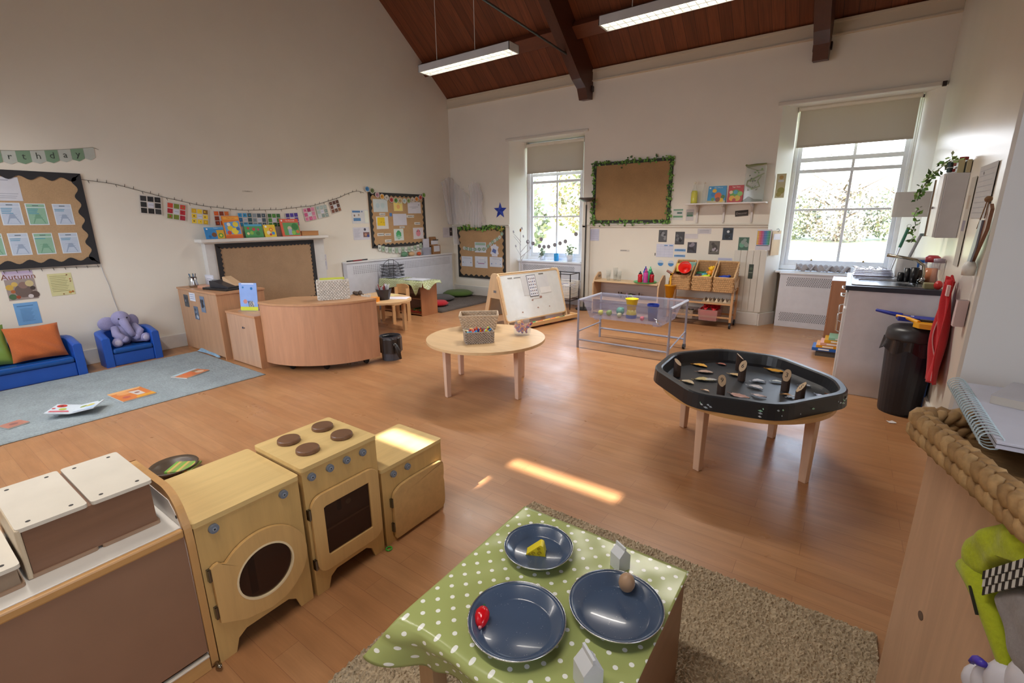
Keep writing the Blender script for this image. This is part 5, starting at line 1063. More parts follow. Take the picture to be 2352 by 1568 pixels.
t = thing('storage_box', 'brown cardboard stand of leaflets on the long radiator cover', 'box', (-6.69, 6.68, .8625)); m = MB('9a7048', 'woodz'); m.box(0, .1, 0, .2, 0, .17); m.box(0, .1, -.06, .13, .17, .19); m.prism([(0, .19), (.09, .19), (.03, .33), (0, .33)], -.0, .15, 'y'); m.build('card_body', t); m = MB('d2d2da'); m.box(.1, .102, .02, .18, .05, .16); m.box(.07, .1, -.02, .14, .19, .26); m.build('leaflets', t); m = MB('26262a'); m.box(.1, .103, .0, .15, .262, .28); m.build('dark_band', t)
t = thing('leaflet_holder', 'clear holder with white leaflets beside the brown stand on the radiator cover', 'holder', (-6.69, 6.46, .8625)); m = MB('c4c6d0', 'clear'); m.box(.08, .085, 0, .18, 0, .14); m.box(0, .08, 0, .004, 0, .14); m.box(0, .08, .176, .18, 0, .14); m.build('holder', t); m = MB('c8c8d4'); m.box(.03, .06, .02, .16, 0, .3); m.build('leaflets', t)
for y, c, lb, s in ((6.0, '5f8a6a', 'small green bowl on the long radiator cover', 1.), (6.17, 'c8a47c', 'tan bowl between the green bowl and the orange ball', .9)): t = thing('small_bowl', lb, 'bowl', (-6.65, y, .8625)); m = MB(c, 'satin'); m.ball((0, 0, .045 * s), (.04, .08 * s, .045 * s), 12); m.build('bowl', t, smooth=True)
m = MB('c8542a', 'satin'); m.ball((0, 0, .035), (.04, .045, .035), 14); o = m.build('felt_pumpkin', smooth=True); o.location = (-6.65, 6.36, .8625); tag(o, 'small orange felt pumpkin on the long radiator cover', 'pumpkin')
t = thing('rolled_poster', 'dark edged rolled paper resting on the left end of the long radiator cover', 'paper roll', (-6.60, 4.72, .8625)); m = MB('2a2a2e'); m.cyl((0, 0, .012), (-.02, .42, .016), .010, n=8); m.cyl((.0, .12, .012), (-.01, .3, .014), .0105, n=8, col='8a2a34'); m.build('roll', t)
# ================================================================== MIDDLE AND RIGHT
# low beech shelf unit against the back wall
t = thing('shelf_unit', 'low birch shelf unit with rounded ends under the photographs', 'shelf unit', (-3.33, 6.95, 0))
for x in (0, 1.06):
    m = MB('c4a27e', 'plyz'); prof = [(0, 0), (.30, 0), (.30, .60), (.27, .655), (.2, .66), (.06, .58), (0, .50)]
    m.prism(prof, x, x + .022, 'x'); m.build('end_panel', t, bevel=.004)
m = MB('7d6a58'); m.box(-.0008, .0228, .17, .26, .575, .61); m.build('hand_hole', t)
m = MB('cdb08a', 'plyx'); m.box(.022, 1.06, 0, .29, .522, .545); m.build('shelf', t, bevel=.003)
m = MB('c4a27e', 'plyx'); m.box(.022, 1.06, 0, .29, .24, .262); m.box(.022, 1.06, 0, .29, .03, .05); m.build('shelf', t)
m = MB('b9aaa4', 'plyx'); m.box(.022, 1.06, .285, .297, .03, .522); m.build('back_panel', t)
for k, (x, y, z, lb) in enumerate(((-3.10, 7.05, .5455, 'stack of clear beakers at the left on the low shelf unit'), (-3.0, 7.09, .5455, 'tall clear beaker pile, middle of three on the low shelf unit'), (-2.92, 7.05, .5455, 'clear beaker stack at the right of the three'))):
    t = thing('clear_beakers', lb, 'beaker', (x, y, z), 0, 'clear beakers on the low shelf unit'); m = MB('e8e4dc', 'thin'); h = .12 + .04 * k * (2 - k)
    for j in range(3): m.lathe([(.028, j * .03), (.036, h + j * .02), (.034, h + j * .02), (.026, j * .03 + .004)], n=14)
    m.build('beakers', t, smooth=True)
t = thing('drinks_tray', 'round green tray on the right of the low birch shelf unit', 'tray', (-2.50, 7.06, .5455)); m = MB('5fc07a', 'satin'); m.lathe([(0, 0), (.16, 0), (.175, .018), (.165, .018), (.15, .006), (0, .006)], n=30); m.build('tray_body', t)
for x, y, c, cc, h, lb in ((-2.56, 7.0, 'c01c2c', '1c1c20', .15, 'red drinks bottle with a black cap at the left of the green tray'), (-2.47, 6.99, 'c04a9a', 'b83a8a', .19, 'pink and purple drinks bottle in the middle of the green tray'), (-2.40, 7.06, 'b01a2a', '1c1c20', .15, 'red drinks bottle with a black cap at the right of the green tray'), (-2.52, 7.11, '2a6ac8', '1a3a9a', .21, 'blue topped drinks bottle at the back of the green tray'), (-2.45, 7.12, '4ab07a', '5ac08a', .21, 'green drinks bottle at the back of the green tray')):
    t = thing('drinks_bottle', lb, 'bottle', (x, y, .5525), 0, 'drinks bottles on the green tray')
    m = MB(c, 'gloss'); m.lathe([(0, 0), (.034, 0), (.036, .01), (.033, h * .5), (.036, h * .75), (.022, h * .85)], n=16); m.build('bottle_body', t, smooth=True)
    m = MB(cc, 'satin'); m.lathe([(.024, h * .84), (.022, h * .95), (.01, h), (.008, h * 1.12), (0, h * 1.12)], n=12); m.build('cap', t, smooth=True)
t = thing('toy_pile', 'tangle of toy animals and twigs on the lower shelf of the birch unit', 'toys', (-2.80, 7.08, .2625)); q = random.Random(6); m = MB('6a5a4a')
for k in range(12): a = q.uniform(0, 3.1); x, y = q.uniform(-.22, .2), q.uniform(-.08, .08); m.tube([(x - .09 * math.cos(a), y - .05, .02 + .03 * q.random()), (x, y, .05 + .05 * q.random()), (x + .09 * math.cos(a), y + .05, .03 + .04 * q.random())], [.008, .012, .005], 5, q.choice(['4a3a38', '6a5048', '7aa04a', '8a6a7a', '5a4438', '3a3432', 'a8c05a']))
m.build('toys', t)
# trolley
t = thing('wooden_trolley', 'open wooden trolley on castors with wicker baskets and trays against the back wall', 'trolley', (-2.10, 6.92, 0))
WO = 'c09468'
for x in (0, .86):
    m = MB(WO, 'plyz'); m.box(x, x + .03, 0, .035, .085, .66); m.box(x, x + .03, .30, .335, .085, .66); m.prism([(0, .55), (.335, .55), (.335, .66), (.26, .70), (.2, .66), (.0, .62)], x, x + .03, 'x'); m.build('side_frame', t, bevel=.003)
    for y in (.017, .317):
        m = MB('1c1c22', 'satin'); m.cyl((x + .005, y, .035), (x + .028, y, .035), .034, n=14); m.box(x + .006, x + .026, y - .012, y + .012, .05, .088); m.build('castor', t)
for y in (.0, .31):
    for z in (.61, .335, .145): m = MB(WO, 'plyx'); m.box(.03, .86, y + .002, y + .022, z - .012, z + .012); m.build('cross_rail', t, bevel=.003)
def obasket(x, lb, inner):
    t = thing('wicker_basket', lb, 'basket', (x, 7.02, .50), 0, 'wicker baskets on the trolley')
    W, D, H, HB = .252, .30, .20, .40
    m = MB('bd9466', 'wicker')
    # front low, back high, tilted towards the viewer
    def wall(p, q_, z0a, z0b, rows, n):
        for r in range(rows):
            P = []
            for c in range(n * 2 + 1):
                s = c / (n * 2); x_ = p[0] + (q_[0] - p[0]) * s; y_ = p[1] + (q_[1] - p[1]) * s; zt = z0a + (z0b - z0a) * s
                P.append((x_, y_, .008 + (zt - .012) * (r + .5) / rows)); 
            P = [(a + (.003 if (i + r) % 2 else -.003) * (abs(q_[1] - p[1]) > .01), b + (.003 if (i + r) % 2 else -.003) * (abs(q_[0] - p[0]) > .01), c) for i, (a, b, c) in enumerate(P)]
            m.tube(P, .19 / rows * .62, 4)
        for c in range(n + 1): s = c / n; zt = z0a + (z0b - z0a) * s; m.tube([(p[0] + (q_[0] - p[0]) * s, p[1] + (q_[1] - p[1]) * s, 0), (p[0] + (q_[0] - p[0]) * s, p[1] + (q_[1] - p[1]) * s, zt)], .003, 4)
        m.tube([(p[0], p[1], z0a), (q_[0], q_[1], z0b)], .011, 6, 'c8a070')
    w = W / 2; wall((-w, -.12), (w, -.12), H, H, 7, 9); wall((-w, -.12), (-w, .14), H, HB, 9, 10); wall((w, -.12), (w, .14), H, HB, 9, 10); wall((-w, .14), (w, .14), HB, HB, 16, 12)
    m.box(-w, w, -.12, .14, 0, .008); m.add([(-w + .004, -.116, .01), (w - .004, -.116, .01), (w - .004, -.116, H - .01), (-w + .004, -.116, H - .01)], [(0, 1, 2, 3)], 'a87c50'); m.add([(-w, .137, .01), (w, .137, .01), (w, .137, HB), (-w, .137, HB)], [(0, 1, 2, 3)], '9a744c')
    for sx in (-w + .003, w - .003): m.add([(sx, -.12, .01), (sx, .14, .01), (sx, .14, HB), (sx, -.12, H)], [(0, 1, 2, 3)], 'a87c50')
    m.build('woven_body', t); m = MB('2a2420'); m.box(-.045, .045, -.128, -.118, H - .05, H - .03); m.build('hand_hole', t)
    return t
BX = (-1.925, -1.635, -1.35)
obasket(BX[0], 'left wicker basket on the trolley, holding the red bucket', 0); obasket(BX[1], 'middle wicker basket on the trolley, filled with small plastic toys', 0); obasket(BX[2], 'right wicker basket on the trolley, almost empty but for a blue tub', 0)
def bowl(name, label, cat, loc, r, h, col, rot, mat='satin', hb='c8c8c8'):
    t = thing(name, label, cat, loc); t.rotation_euler = rot
    m = MB(col, mat); m.lathe([(0, 0), (r * .68, 0), (r, h), (r * 1.06, h), (r * 1.06, h - .008), (r * .97, h - .006), (r * .64, .006), (0, .006)], n=24); m.build('bucket_body', t, smooth=True)
    m = MB(hb, 'satin'); m.tube([(r * 1.05 * math.cos(a), -.0, h + r * 1.0 * math.sin(a) * .0 - .0) if False else (r * 1.05 * math.cos(a), r * .9 * math.sin(a), h - .01 - .02 * math.sin(a)) for a in [PI * i / 10 for i in range(11)]], .004, 5); m.build('bucket_handle', t)
    return t
bowl('toy_bucket', 'red toy bucket lying in the left wicker basket with its mouth facing out', 'bucket', (-1.885, 6.99, .76), .085, .14, 'd8281c', (math.radians(62), 0, .1))
m = MB('e2c05a', 'satin'); m.box(-.05, .05, -.03, .03, 0, .12); o = m.build('plastic_scoop', bevel=.01); o.location = (-1.99, 7.06, .74); tag(o, 'yellow plastic scoop behind the red bucket in the left basket', 'scoop')
m = MB('8ab8b0', 'satin'); m.box(-.05, .05, -.03, .03, 0, .12); o = m.build('plastic_scoop', bevel=.01); o.location = (-1.83, 7.10, .76); tag(o, 'pale teal plastic scoop at the back of the left basket', 'scoop')
m = MB('8a5a50', 'satin'); m.tube([(-2.14, 6.93, .76), (-2.06, 6.96, .71), (-1.97, 6.99, .69)], [.016, .02, .016], 8); tag(m.build('plastic_pipe', smooth=True), 'brown plastic pipe poking out of the left wicker basket', 'pipe')
q = random.Random(21)
for x, y, z, r, c, lb in ((-1.70, 7.07, .73, (.075, .05, .03), '1f5a3a', 'dark green plastic dinosaur in the middle wicker basket'), (-1.56, 7.08, .80, (.035, .03, .04), 'e8b81c', 'bright yellow plastic animal head in the middle basket'), (-1.565, 7.03, .74, (.045, .035, .045), 'd8841c', 'orange plastic animal in the middle wicker basket'), (-1.60, 6.96, .70, (.05, .03, .028), 'c8d82a', 'lime plastic toy at the front of the middle basket'), (-1.67, 6.97, .685, (.04, .03, .025), 'd85a3a', 'coral plastic toy at the front of the middle basket'), (-1.64, 7.02, .72, (.04, .05, .025), '4a9ab0', 'light blue plastic toy in the middle wicker basket'), (-1.72, 7.0, .69, (.05, .05, .04), '4a4048', 'dark plastic toy at the left of the middle wicker basket'), (-1.36, 7.0, .70, (.065, .06, .03), '1a3a9a', 'dark blue tub in the right wicker basket')):
    m = MB(c, 'satin'); m.ball((0, 0, 0), r, 12); m.ball((r[0] * .8, 0, r[2] * .6), (r[0] * .4, r[1] * .5, r[2] * .6), 8); m.ball((-r[0] * .8, 0, r[2] * .2), (r[0] * .5, r[1] * .3, r[2] * .4), 8); o = m.build('plastic_toy', smooth=True); o.location = (x, y, z); tag(o, lb, 'toy', 'plastic toys in the wicker baskets')
t = thing('seed_tray', 'beige moulded tray with a row of pyramid cups on the trolley\'s middle rail', 'tray', (-1.62, 6.925, .349)); m = MB('a89478'); m.box(0, .39, 0, .30, 0, .012)
for k in range(7):
    for j in range(2): x = .028 + k * .055; y = .03 + j * .1; m.add([(x - .022, y - .022, .012), (x + .022, y - .022, .012), (x + .022, y + .022, .012), (x - .022, y + .022, .012), (x, y, .06)], [(0, 1, 4), (1, 2, 4), (2, 3, 4), (3, 0, 4)], 'b8a488' if k % 2 else '8a765c')
m.build('cups', t)
def crate(label, x, y, z, w, d, h, col, mat, wallcol, name='plastic_tray', fl=.12):
    t = thing(name, label, 'tray', (x, y, z)); m = MB(wallcol, mat); f = 1 + fl
    a = [(-w / 2, -d / 2), (w / 2, -d / 2), (w / 2, d / 2), (-w / 2, d / 2)]; b = [(p[0] * f, p[1] * f) for p in a]
    m.add([(p[0], p[1], 0) for p in a] + [(p[0], p[1], h) for p in b] + [(p[0] * .96, p[1] * .96, .006) for p in a] + [(p[0] * .96, p[1] * .96, h) for p in b], [(3, 2, 1, 0)] + [(i, (i + 1) % 4, 4 + (i + 1) % 4, 4 + i) for i in range(4)] + [(8, 9, 10, 11)] + [(8 + (i + 1) % 4, 8 + i, 12 + i, 12 + (i + 1) % 4) for i in range(4)] + [(4 + i, 4 + (i + 1) % 4, 12 + (i + 1) % 4, 12 + i) for i in range(4)])
    m.build('tray_shell', t, bevel=.003); return t
t = crate('clear tray crammed with bright red fabric on the trolley\'s bottom rails', -1.52, 7.08, .085, .24, .32, .16, 'c81828', 'clear', 'd8a8a4')
m = MB('b40f1e', 'satin'); q = random.Random(5); m.grid(lambda u, v: (-.115 + .23 * u, -.15 + .30 * v, .15 + .05 * v + .03 * math.sin(u * 14 + v * 6) * math.cos(v * 11) + .03 * math.sin(PI * u)), 24, 24); m.box(-.11, .11, -.14, .14, .012, .14); m.build('red_contents', t, smooth=False)
t = crate('clear tray of dark odds and ends left of the red tray on the trolley', -1.84, 7.08, .085, .22, .30, .13, 'a89a88', 'clear', 'c8b4a0')
m = MB('5a5044'); q = random.Random(15)
for k in range(26): x, y = q.uniform(-.09, .09), q.uniform(-.12, .12); z = q.uniform(.02, .1); m.tube([(x, y, z), (x + q.uniform(-.06, .06), y + q.uniform(-.05, .05), z + q.uniform(-.0, .05))], q.uniform(.006, .014), 5, q.choice(['3a342c', '6a5a3a', 'a8883a', '4a4a3a', '8a7a6a']))
m.build('odds_and_ends', t)
bowl('sand_bucket', 'yellow plastic bucket hanging from the left post of the trolley', 'bucket', (-2.05, 6.84, .385), .075, .18, 'd89a14', (0, 0, 0), hb='d89a14')
m = MB('d8a018', 'satin'); m.box(-2.065, -2.040, 6.845, 6.86, .56, .73); m.box(-2.065, -2.04, 6.845, 6.935, .70, .73); tag(m.build('bucket_hook', bevel=.003), 'yellow strap holding the hanging bucket on the trolley', 'strap')
paper('photograph', 'dark photograph strip on the wall right of the trolley', 'photograph', 'B', -1.13, -1.07, .66, .86, '3f4a44', [('r', .1, .4, .9, .45, '8a948a'), ('o', .5, .7, .1, '5a6a5a')], off=.014)
# water table
t = thing('water_table', 'clear plastic water tray on a grey steel frame in front of the birch shelf unit', 'water table', (-2.53, 4.93, 0))
W, D = 1.08, .62
G2 = '9a9dae'
for x, y in ((0, 0), (0, D), (W, 0), (W, D)):
    m = MB(G2, 'satin'); m.cyl((x, y, .0 if (x, y) != (W, D) else .05), (x, y, .575), .012, n=10); m.cyl((x, y, 0 if (x, y) != (W, D) else .05), (x, y, .2), .015, n=10); m.build('leg', t)
m = MB('1a1a1e', 'satin'); m.cyl((W - .014, D, .033), (W + .014, D, .033), .033, n=16); m.build('castor', t)
m = MB(G2, 'satin'); m.cyl((0, 0, .10), (W, 0, .10), .011, n=8); m.cyl((0, D, .12), (W, D, .12), .013, n=8); m.cyl((0, 0, .20), (0, D, .20), .009, n=8); m.cyl((W, 0, .12), (W, D, .21), .008, n=8); m.build('stretcher', t)
m = MB('a9acba', 'satin'); m.cyl((0, 0, .575), (0, D, .575), .014, n=8); m.build('end_rail', t); m = MB('a9acba', 'satin'); m.cyl((W, 0, .575), (W, D, .575), .016, n=8); m.build('end_rail', t)
m = MB('9d9fb6', 'clear')
a = rrect(.10, W - .10, .06, D - .06, .05); b = rrect(.03, W - .03, .01, D - .01, .05); c = rrect(-.01, W + .01, -.02, D + .02, .03); n = len(a)
m.add([(p[0], p[1], .37) for p in a] + [(p[0], p[1], .57) for p in b] + [(p[0], p[1], .585) for p in c] + [(p[0], p[1], .565) for p in c], [tuple(range(n))[::-1]] + [(k * n + i, k * n + (i + 1) % n, (k + 1) * n + (i + 1) % n, (k + 1) * n + i) for k in range(3) for i in range(n)])
m.build('tray_shell', t, smooth=False)
m = MB('a9a8bc', 'clear')
for x in (.16, W - .2): m.cyl((x, .2, .33), (x, .2, .37), .05, n=16)
m.build('drain_boss', t)
t = thing('tap', 'small chrome tap on the front right of the clear water tray', 'tap', (-1.60, 4.97, .42)); m = MB('d8dce0', 'metal'); m.tube([(0, 0, .0), (.0, -.03, .0), (.03, -.03, -.03)], .009, 6); m.tube([(-.03, -.02, .03), (.03, -.02, .0)], .006, 6); m.build('tap_body', t, smooth=True)
t = bowl('toy_bucket', 'bright yellow bucket standing in the clear water tray', 'bucket', (-1.99, 5.22, .47), .072, .13, 'e8c812', (0, 0, 0), hb='d8d8c8')
t = thing('nesting_tub', 'upturned yellow and blue tub under the yellow bucket in the water tray', 'tub', (-1.99, 5.22, .372)); m = MB('c8b83a', 'satin'); m.lathe([(.06, 0), (.058, .05), (.05, .097), (0, .097)], n=16); m.build('tub', t, smooth=True); m = MB('3a5aa0', 'satin'); m.lathe([(.062, 0), (.062, .04), (.058, .04)], n=16); m.build('blue_band', t)
t = thing('storage_beaker', 'tall clear jug with a dark blue rim in the water tray', 'jug', (-1.73, 5.2, .372)); m = MB('4a6aa0', 'clear'); m.lathe([(0, 0), (.05, 0), (.06, .17), (.055, .17), (.045, .006), (0, .006)], n=18); m.build('jug_body', t, smooth=True); m = MB('12349a', 'satin'); m.lathe([(.062, .165), (.066, .165), (.066, .19), (.058, .19), (.058, .165)], n=18); m.build('rim', t)
for x, y, c, r, lb in ((-2.36, 5.18, 'c8c84a', .032, 'yellow ball at the left of the water tray'), (-2.26, 5.2, '7a9a4a', .035, 'green ball beside the yellow one in the water tray'), (-2.16, 5.3, '4a9a8a', .05, 'teal funnel shape in the water tray'), (-2.11, 5.15, 'a8a880', .03, 'pale khaki ball in the water tray'), (-1.83, 5.14, 'c85a6a', .025, 'pink cup beside the blue rimmed jug')):
    m = MB(c, 'satin'); m.ball((0, 0, r), r, 12); m.ball((r * .5, 0, r * 1.5), r * .5, 8); o = m.build('water_toy', smooth=True); o.location = (x, y, .371); tag(o, lb, 'toy', 'water toys in the tray')
# round table
def rtable(label, cx, cy, r, zt, legs, th=.024, col='d2b084', lc='d2b29c'):
    t = thing('round_table', label, 'table', (cx, cy, 0)); m = MB(col, 'plyx'); m.prism(circ(r, 72), zt - th, zt); m.build('tabletop', t, bevel=.005)
    for x, y in legs:
        m = MB(lc, 'plyz'); a = math.atan2(y, x); m.T = Tm((x, y, 0)) @ Rm(a, 4, 'Z'); s = .026
        m.add([(-s * .8, -s * .8, 0), (s * .8, -s * .8, 0), (s * .8, s * .8, 0), (-s * .8, s * .8, 0), (-s * 1.2, -s, zt - th), (s * 1.05, -s, zt - th), (s * 1.05, s, zt - th), (-s * 1.2, s, zt - th)], [(3, 2, 1, 0), (4, 5, 6, 7), (0, 1, 5, 4), (1, 2, 6, 5), (2, 3, 7, 6), (3, 0, 4, 7)]); m.build('leg', t, bevel=.004)
    return t
rtable('round birch table with baskets on it in the middle of the floor', -2.59, 3.24, .535, .475, [(-.12, -.40), (.42, -.10), (-.44, .14), (.11, .41)])
ZT = .4755
t = thing('wicker_basket', 'larger pale wicker basket with a side handle hole, at the back on the round table', 'basket', (-2.88, 3.50, ZT), math.radians(38))
m = MB('b9a48c', 'wicker'); wick(m, .30, .20, .135, 0, .22, .008, 10, 22, 7); m.build('woven_walls', t); m = MB('5f5044'); m.box(-.184, -.168, -.04, .04, .07, .105); m.build('hand_hole', t)
t = thing('wicker_basket', 'small grey wicker basket of coloured pegs at the front on the round table', 'basket', (-2.535, 3.07, ZT), math.radians(47))
m = MB('a29284', 'wicker'); wick(m, .235, .15, .095, 0, .03, .006, 9, 22, 9); m.build('woven_walls', t)
q = random.Random(31)
for k in range(34):
    x, y = q.uniform(-.10, .10), q.uniform(-.06, .06); c = q.choice(['2a7ac0', 'e07a1c', 'b01c3c', 'e8d84a', '3aa06a', 'c82a2a', '4ab0c8', 'f0e0b0', '1a3a8a', 'e05a2a', '8a2a6a'])
    m = MB(c, 'satin'); a, e = q.uniform(0, 6.28), q.uniform(.2, 1.2); d = Vector((math.cos(a) * math.cos(e), math.sin(a) * math.cos(e), math.sin(e))); m.cyl((0, 0, 0), d * .035, .010, .006, 10); m.ball((0, 0, 0), .013, 8, None, 6)
    o = m.build('wooden_peg', smooth=False); o.location = Vector((-2.535, 3.07, ZT)) + Rm(math.radians(47), 3, 'Z') @ Vector((x, y, .075 + .018 * q.random()))
    tag(o, 'small coloured wooden peg in the grey wicker basket', 'peg', 'coloured pegs in the small basket')
t = thing('glass_jar', 'clear jar filled with orange and purple striped sticks on the round table', 'jar', (-2.36, 3.49, ZT)); m = MB('e4e2e4', 'thin'); m.lathe([(0, .0), (.068, 0), (.078, .02), (.08, .09), (.066, .12), (.066, .15), (.062, .15), (.062, .12), (.075, .09), (.073, .02), (0, .006)], n=24); m.build('jar_glass', t, smooth=True)
m = MB('7a3a8a'); q = random.Random(17)
for k in range(26):
    a = q.uniform(0, 6.28); r = q.uniform(0, .05); L = q.uniform(.05, .09); p = Vector((r * math.cos(a), r * math.sin(a), .012 + q.random() * .05)); d = Vector((q.gauss(0, .5), q.gauss(0, .5), 1)).normalized()
    for j in range(4): m.cyl(p + d * L * j / 4, p + d * L * (j + 1) / 4, .009, n=6, col=[('7a3a8a', 'd8783a'), ('b03a7a', 'e8b04a'), ('5a3a9a', 'c85a6a')][k % 3][j % 2])
m.build('striped_sticks', t)
# black mixing tray on its round table
TCX, TCY = -.434, 3.20
rtable('round birch table standing under the black octagonal tray', TCX, TCY - .03, .50, .44, [(-.15, -.39), (.395, -.185), (-.40, .19), (.16, .36)], col='c79a62', lc='cfae94')
t = thing('mixing_tray', 'large black octagonal plastic tray with leaves and log slices on the right', 'tray', (TCX, TCY, .4405))
oc = [(-.545, -.19), (-.555, .25), (-.29, .565), (.12, .585), (.495, .22), (.55, -.04), (.25, -.485), (-.185, -.545)]
def rnd(P, r, k=5):
    out = []; n = len(P)
    for i in range(n):
        a, b, c = Vector(P[i - 1]), Vector(P[i]), Vector(P[(i + 1) % n]); u = (a - b).normalized(); w = (c - b).normalized()
        for j in range(k + 1): s = j / k; p = b + u * r * (1 - s) ** 2 + w * r * s ** 2; out.append((p.x, p.y))
    return out
oc = rnd(oc, .10)
def sc(P, f): return [(x * f, y * f) for x, y in P]
m = MB('1d2026', 'satin'); rings = [(sc(oc, .86), .004), (sc(oc, .885), .02), (sc(oc, .915), .082), (sc(oc, .93), .09), (sc(oc, .985), .09), (sc(oc, 1.0), .083), (sc(oc, 1.012), .0), (sc(oc, 1.004), .0), (sc(oc, .99), .078), (sc(oc, .93), .078), (sc(oc, .90), .02), (sc(oc, .87), .0)]
n = len(oc); m.add([(x, y, z) for P, z in rings for x, y in P], [(k * n + i, k * n + (i + 1) % n, (k + 1) * n + (i + 1) % n, (k + 1) * n + i) for k in range(len(rings) - 1) for i in range(n)] + [tuple(range(n))[::-1], tuple((len(rings) - 1) * n + i for i in range(n))])
m.build('tray_shell', t)
q = random.Random(3); m = MB('a8b8c8', 'satin')
for k in range(26):
    s = q.random(); i = int((.62 + .3 * s) * n) % n; a, b = oc[i], oc[(i + 1) % n]; f = q.random(); p = Vector(((a[0] + (b[0] - a[0]) * f) * 1.0125, (a[1] + (b[1] - a[1]) * f) * 1.0125, q.uniform(.01, .06))); w = q.uniform(.003, .014); d = (Vector(b) - Vector(a)).normalized()
    m.add([p + Vector((d.x * w, d.y * w, .004)), p + Vector((0, 0, .009)), p - Vector((d.x * w, d.y * w, 0)), p - Vector((0, 0, .003))], [(0, 1, 2, 3)], q.choice(['c8d4dc', '9ad0b8', 'a8b8c8']))
m.build('paint_splash', t, label='pale paint splashes on the front rim')
ZF = .4455
lv = [(-.787, 3.479, 'd09a2c', .058, .2), (-.714, 3.342, 'a88a7a', .055, .1), (-.679, 3.163, 'b0a068', .062, .25), (-.64, 3.19, 'a0a0a0', .045, 0), (-.525, 3.386, 'b89a6a', .05, .1), (-.76, 3.056, 'b8a078', .05, .3), (-.62, 2.96, 'b8926a', .026, .1), (-.66, 3.60, '8a3a1c', .035, 0),
      (-.374, 3.33, 'b8bcc8', .045, .4), (-.375, 3.201, 'b0acb0', .05, .2), (-.275, 3.389, 'b8c0c0', .035, .2), (-.427, 2.989, 'a87a6c', .06, -.3), (-.329, 3.054, 'b09a98', .04, -.4), (-.194, 3.154, 'a87838', .03, .1), (-.165, 3.13, 'c8ccd8', .03, .4), (-.117, 3.402, 'c0c8d8', .035, .1), (.0, 3.25, 'b8c4e0', .055, -.5), (-.31, 3.66, 'c08a24', .065, -.4), (.04, 3.30, '9a5a24', .04, -.6), (-.37, 2.92, 'a8b4c4', .02, .4)]
q = random.Random(13)
for k, (x, y, c, s, cv) in enumerate(lv):
    m = MB(c, 'satin'); N = 10; vs = []
    for i in range(N + 1):
        f = i / N; w = s * .56 * math.sin(PI * f) ** .8 * (1 + .12 * math.sin(f * 23 + k)); xx = (f - .5) * 2 * s; yy = cv * s * math.sin(PI * f); z = .004 * math.sin(PI * f) + .0025
        vs += [(xx, yy - w, z + .006), (xx, yy, z), (xx, yy + w, z + .004)]
    m.add(vs, [(3 * i + j, 3 * i + 3 + j, 3 * i + 4 + j, 3 * i + 1 + j) for i in range(N) for j in (0, 1)]); m.tube([(-s, 0, .004), (-s * 1.3, .003, .006)], .0015, 4)
    o = m.build('dried_leaf', solid=.0012); o.location = (x, y, ZF); o.rotation_euler = (0, 0, q.uniform(-.5, .7)); tag(o, 'curled dried leaf lying in the black tray', 'leaf', 'dried leaves in the black tray')
for x, y, ch, rz, tl, lb in ((-.525, 2.93, '9', .1, 1.35, 'upright bark log slice numbered 9 nearest the front of the black tray'), (-.476, 3.31, '6', -.5, 1.5, 'bark log slice with a number behind the 9 in the black tray'), (-.215, 3.25, '3', -.3, 1.5, 'bark log slice numbered 3 in the black tray'), (-.123, 3.06, '5', -1.3, 1.3, 'bark log slice numbered 5 at the right front of the black tray'), (-.858, 3.166, '', 1.2, .9, 'dark bark log slice at the far left of the black tray'), (-.534, 3.545, '', 1.6, .9, 'bark log slice at the back edge of the black tray')):
    t = thing('number_log', lb, 'log', (x, y, ZF), rz + .2, 'numbered log slices'); m = MB('4a3a34', 'woodz'); r, h = .024, .125; N = 18; kk = tl
    q = random.Random(ch + 'x'); jit = [1 + q.uniform(-.06, .06) for _ in range(N)]
    bt = [(r * jit[i] * math.cos(2 * PI * i / N), r * jit[i] * math.sin(2 * PI * i / N)) for i in range(N)]
    m.add([(a, b, 0) for a, b in bt] + [(a, b, h - .025 + b * kk) for a, b in bt], [(i, (i + 1) % N, N + (i + 1) % N, N + i) for i in range(N)] + [tuple(range(N))[::-1]]); m.build('bark', t)
    m = MB('c4a888', 'col'); m.add([(a * .96, b * .96, h - .0245 + b * .96 * kk) for a, b in bt] , [tuple(range(N))])
    L = math.hypot(1, kk)
    if ch:
        vs, fs = text_tris(ch); sz = .040; m.add([(p[0] * sz, p[1] * sz * .98 / L * 1.1, h - .0238 + p[1] * sz / L * kk * 1.1) for p in vs], fs, '1c1816')
    m.build('cut_face', t, label='pale slanted cut face with its number')
# ================================================================== KITCHEN CORNER
t = thing('kitchen_cabinet', 'white kitchen base cabinet by the right wall below the sink', 'cabinet', (.04, 4.83, 0))
m = MB('e6e8f0', 'satin'); m.box(0, .585, 0, .018, 0, .90); m.build('end_panel', t, bevel=.002)
m = MB('c6c4c0', 'satin'); m.box(0, .018, .018, 1.12, .0, .90); m.build('front_frame', t); m = MB('c8c6c2', 'satin'); m.box(0, .58, 1.10, 1.12, 0, .90); m.build('far_panel', t)
for k in range(2): m = MB('d6d6d8', 'satin'); m.box(-.018, 0, .03 + k * .54, .55 + k * .54, .12, .74); d = m.build('door', t, bevel=.003); m = MB('c8c8c8', 'metal'); m.tube([(-.018, .10 + k * .5, .52), (-.05, .10 + k * .5, .53), (-.05, .10 + k * .5, .68), (-.018, .10 + k * .5, .69)], .007, 6); m.build('handle', d, smooth=True, label='chrome bow handle')
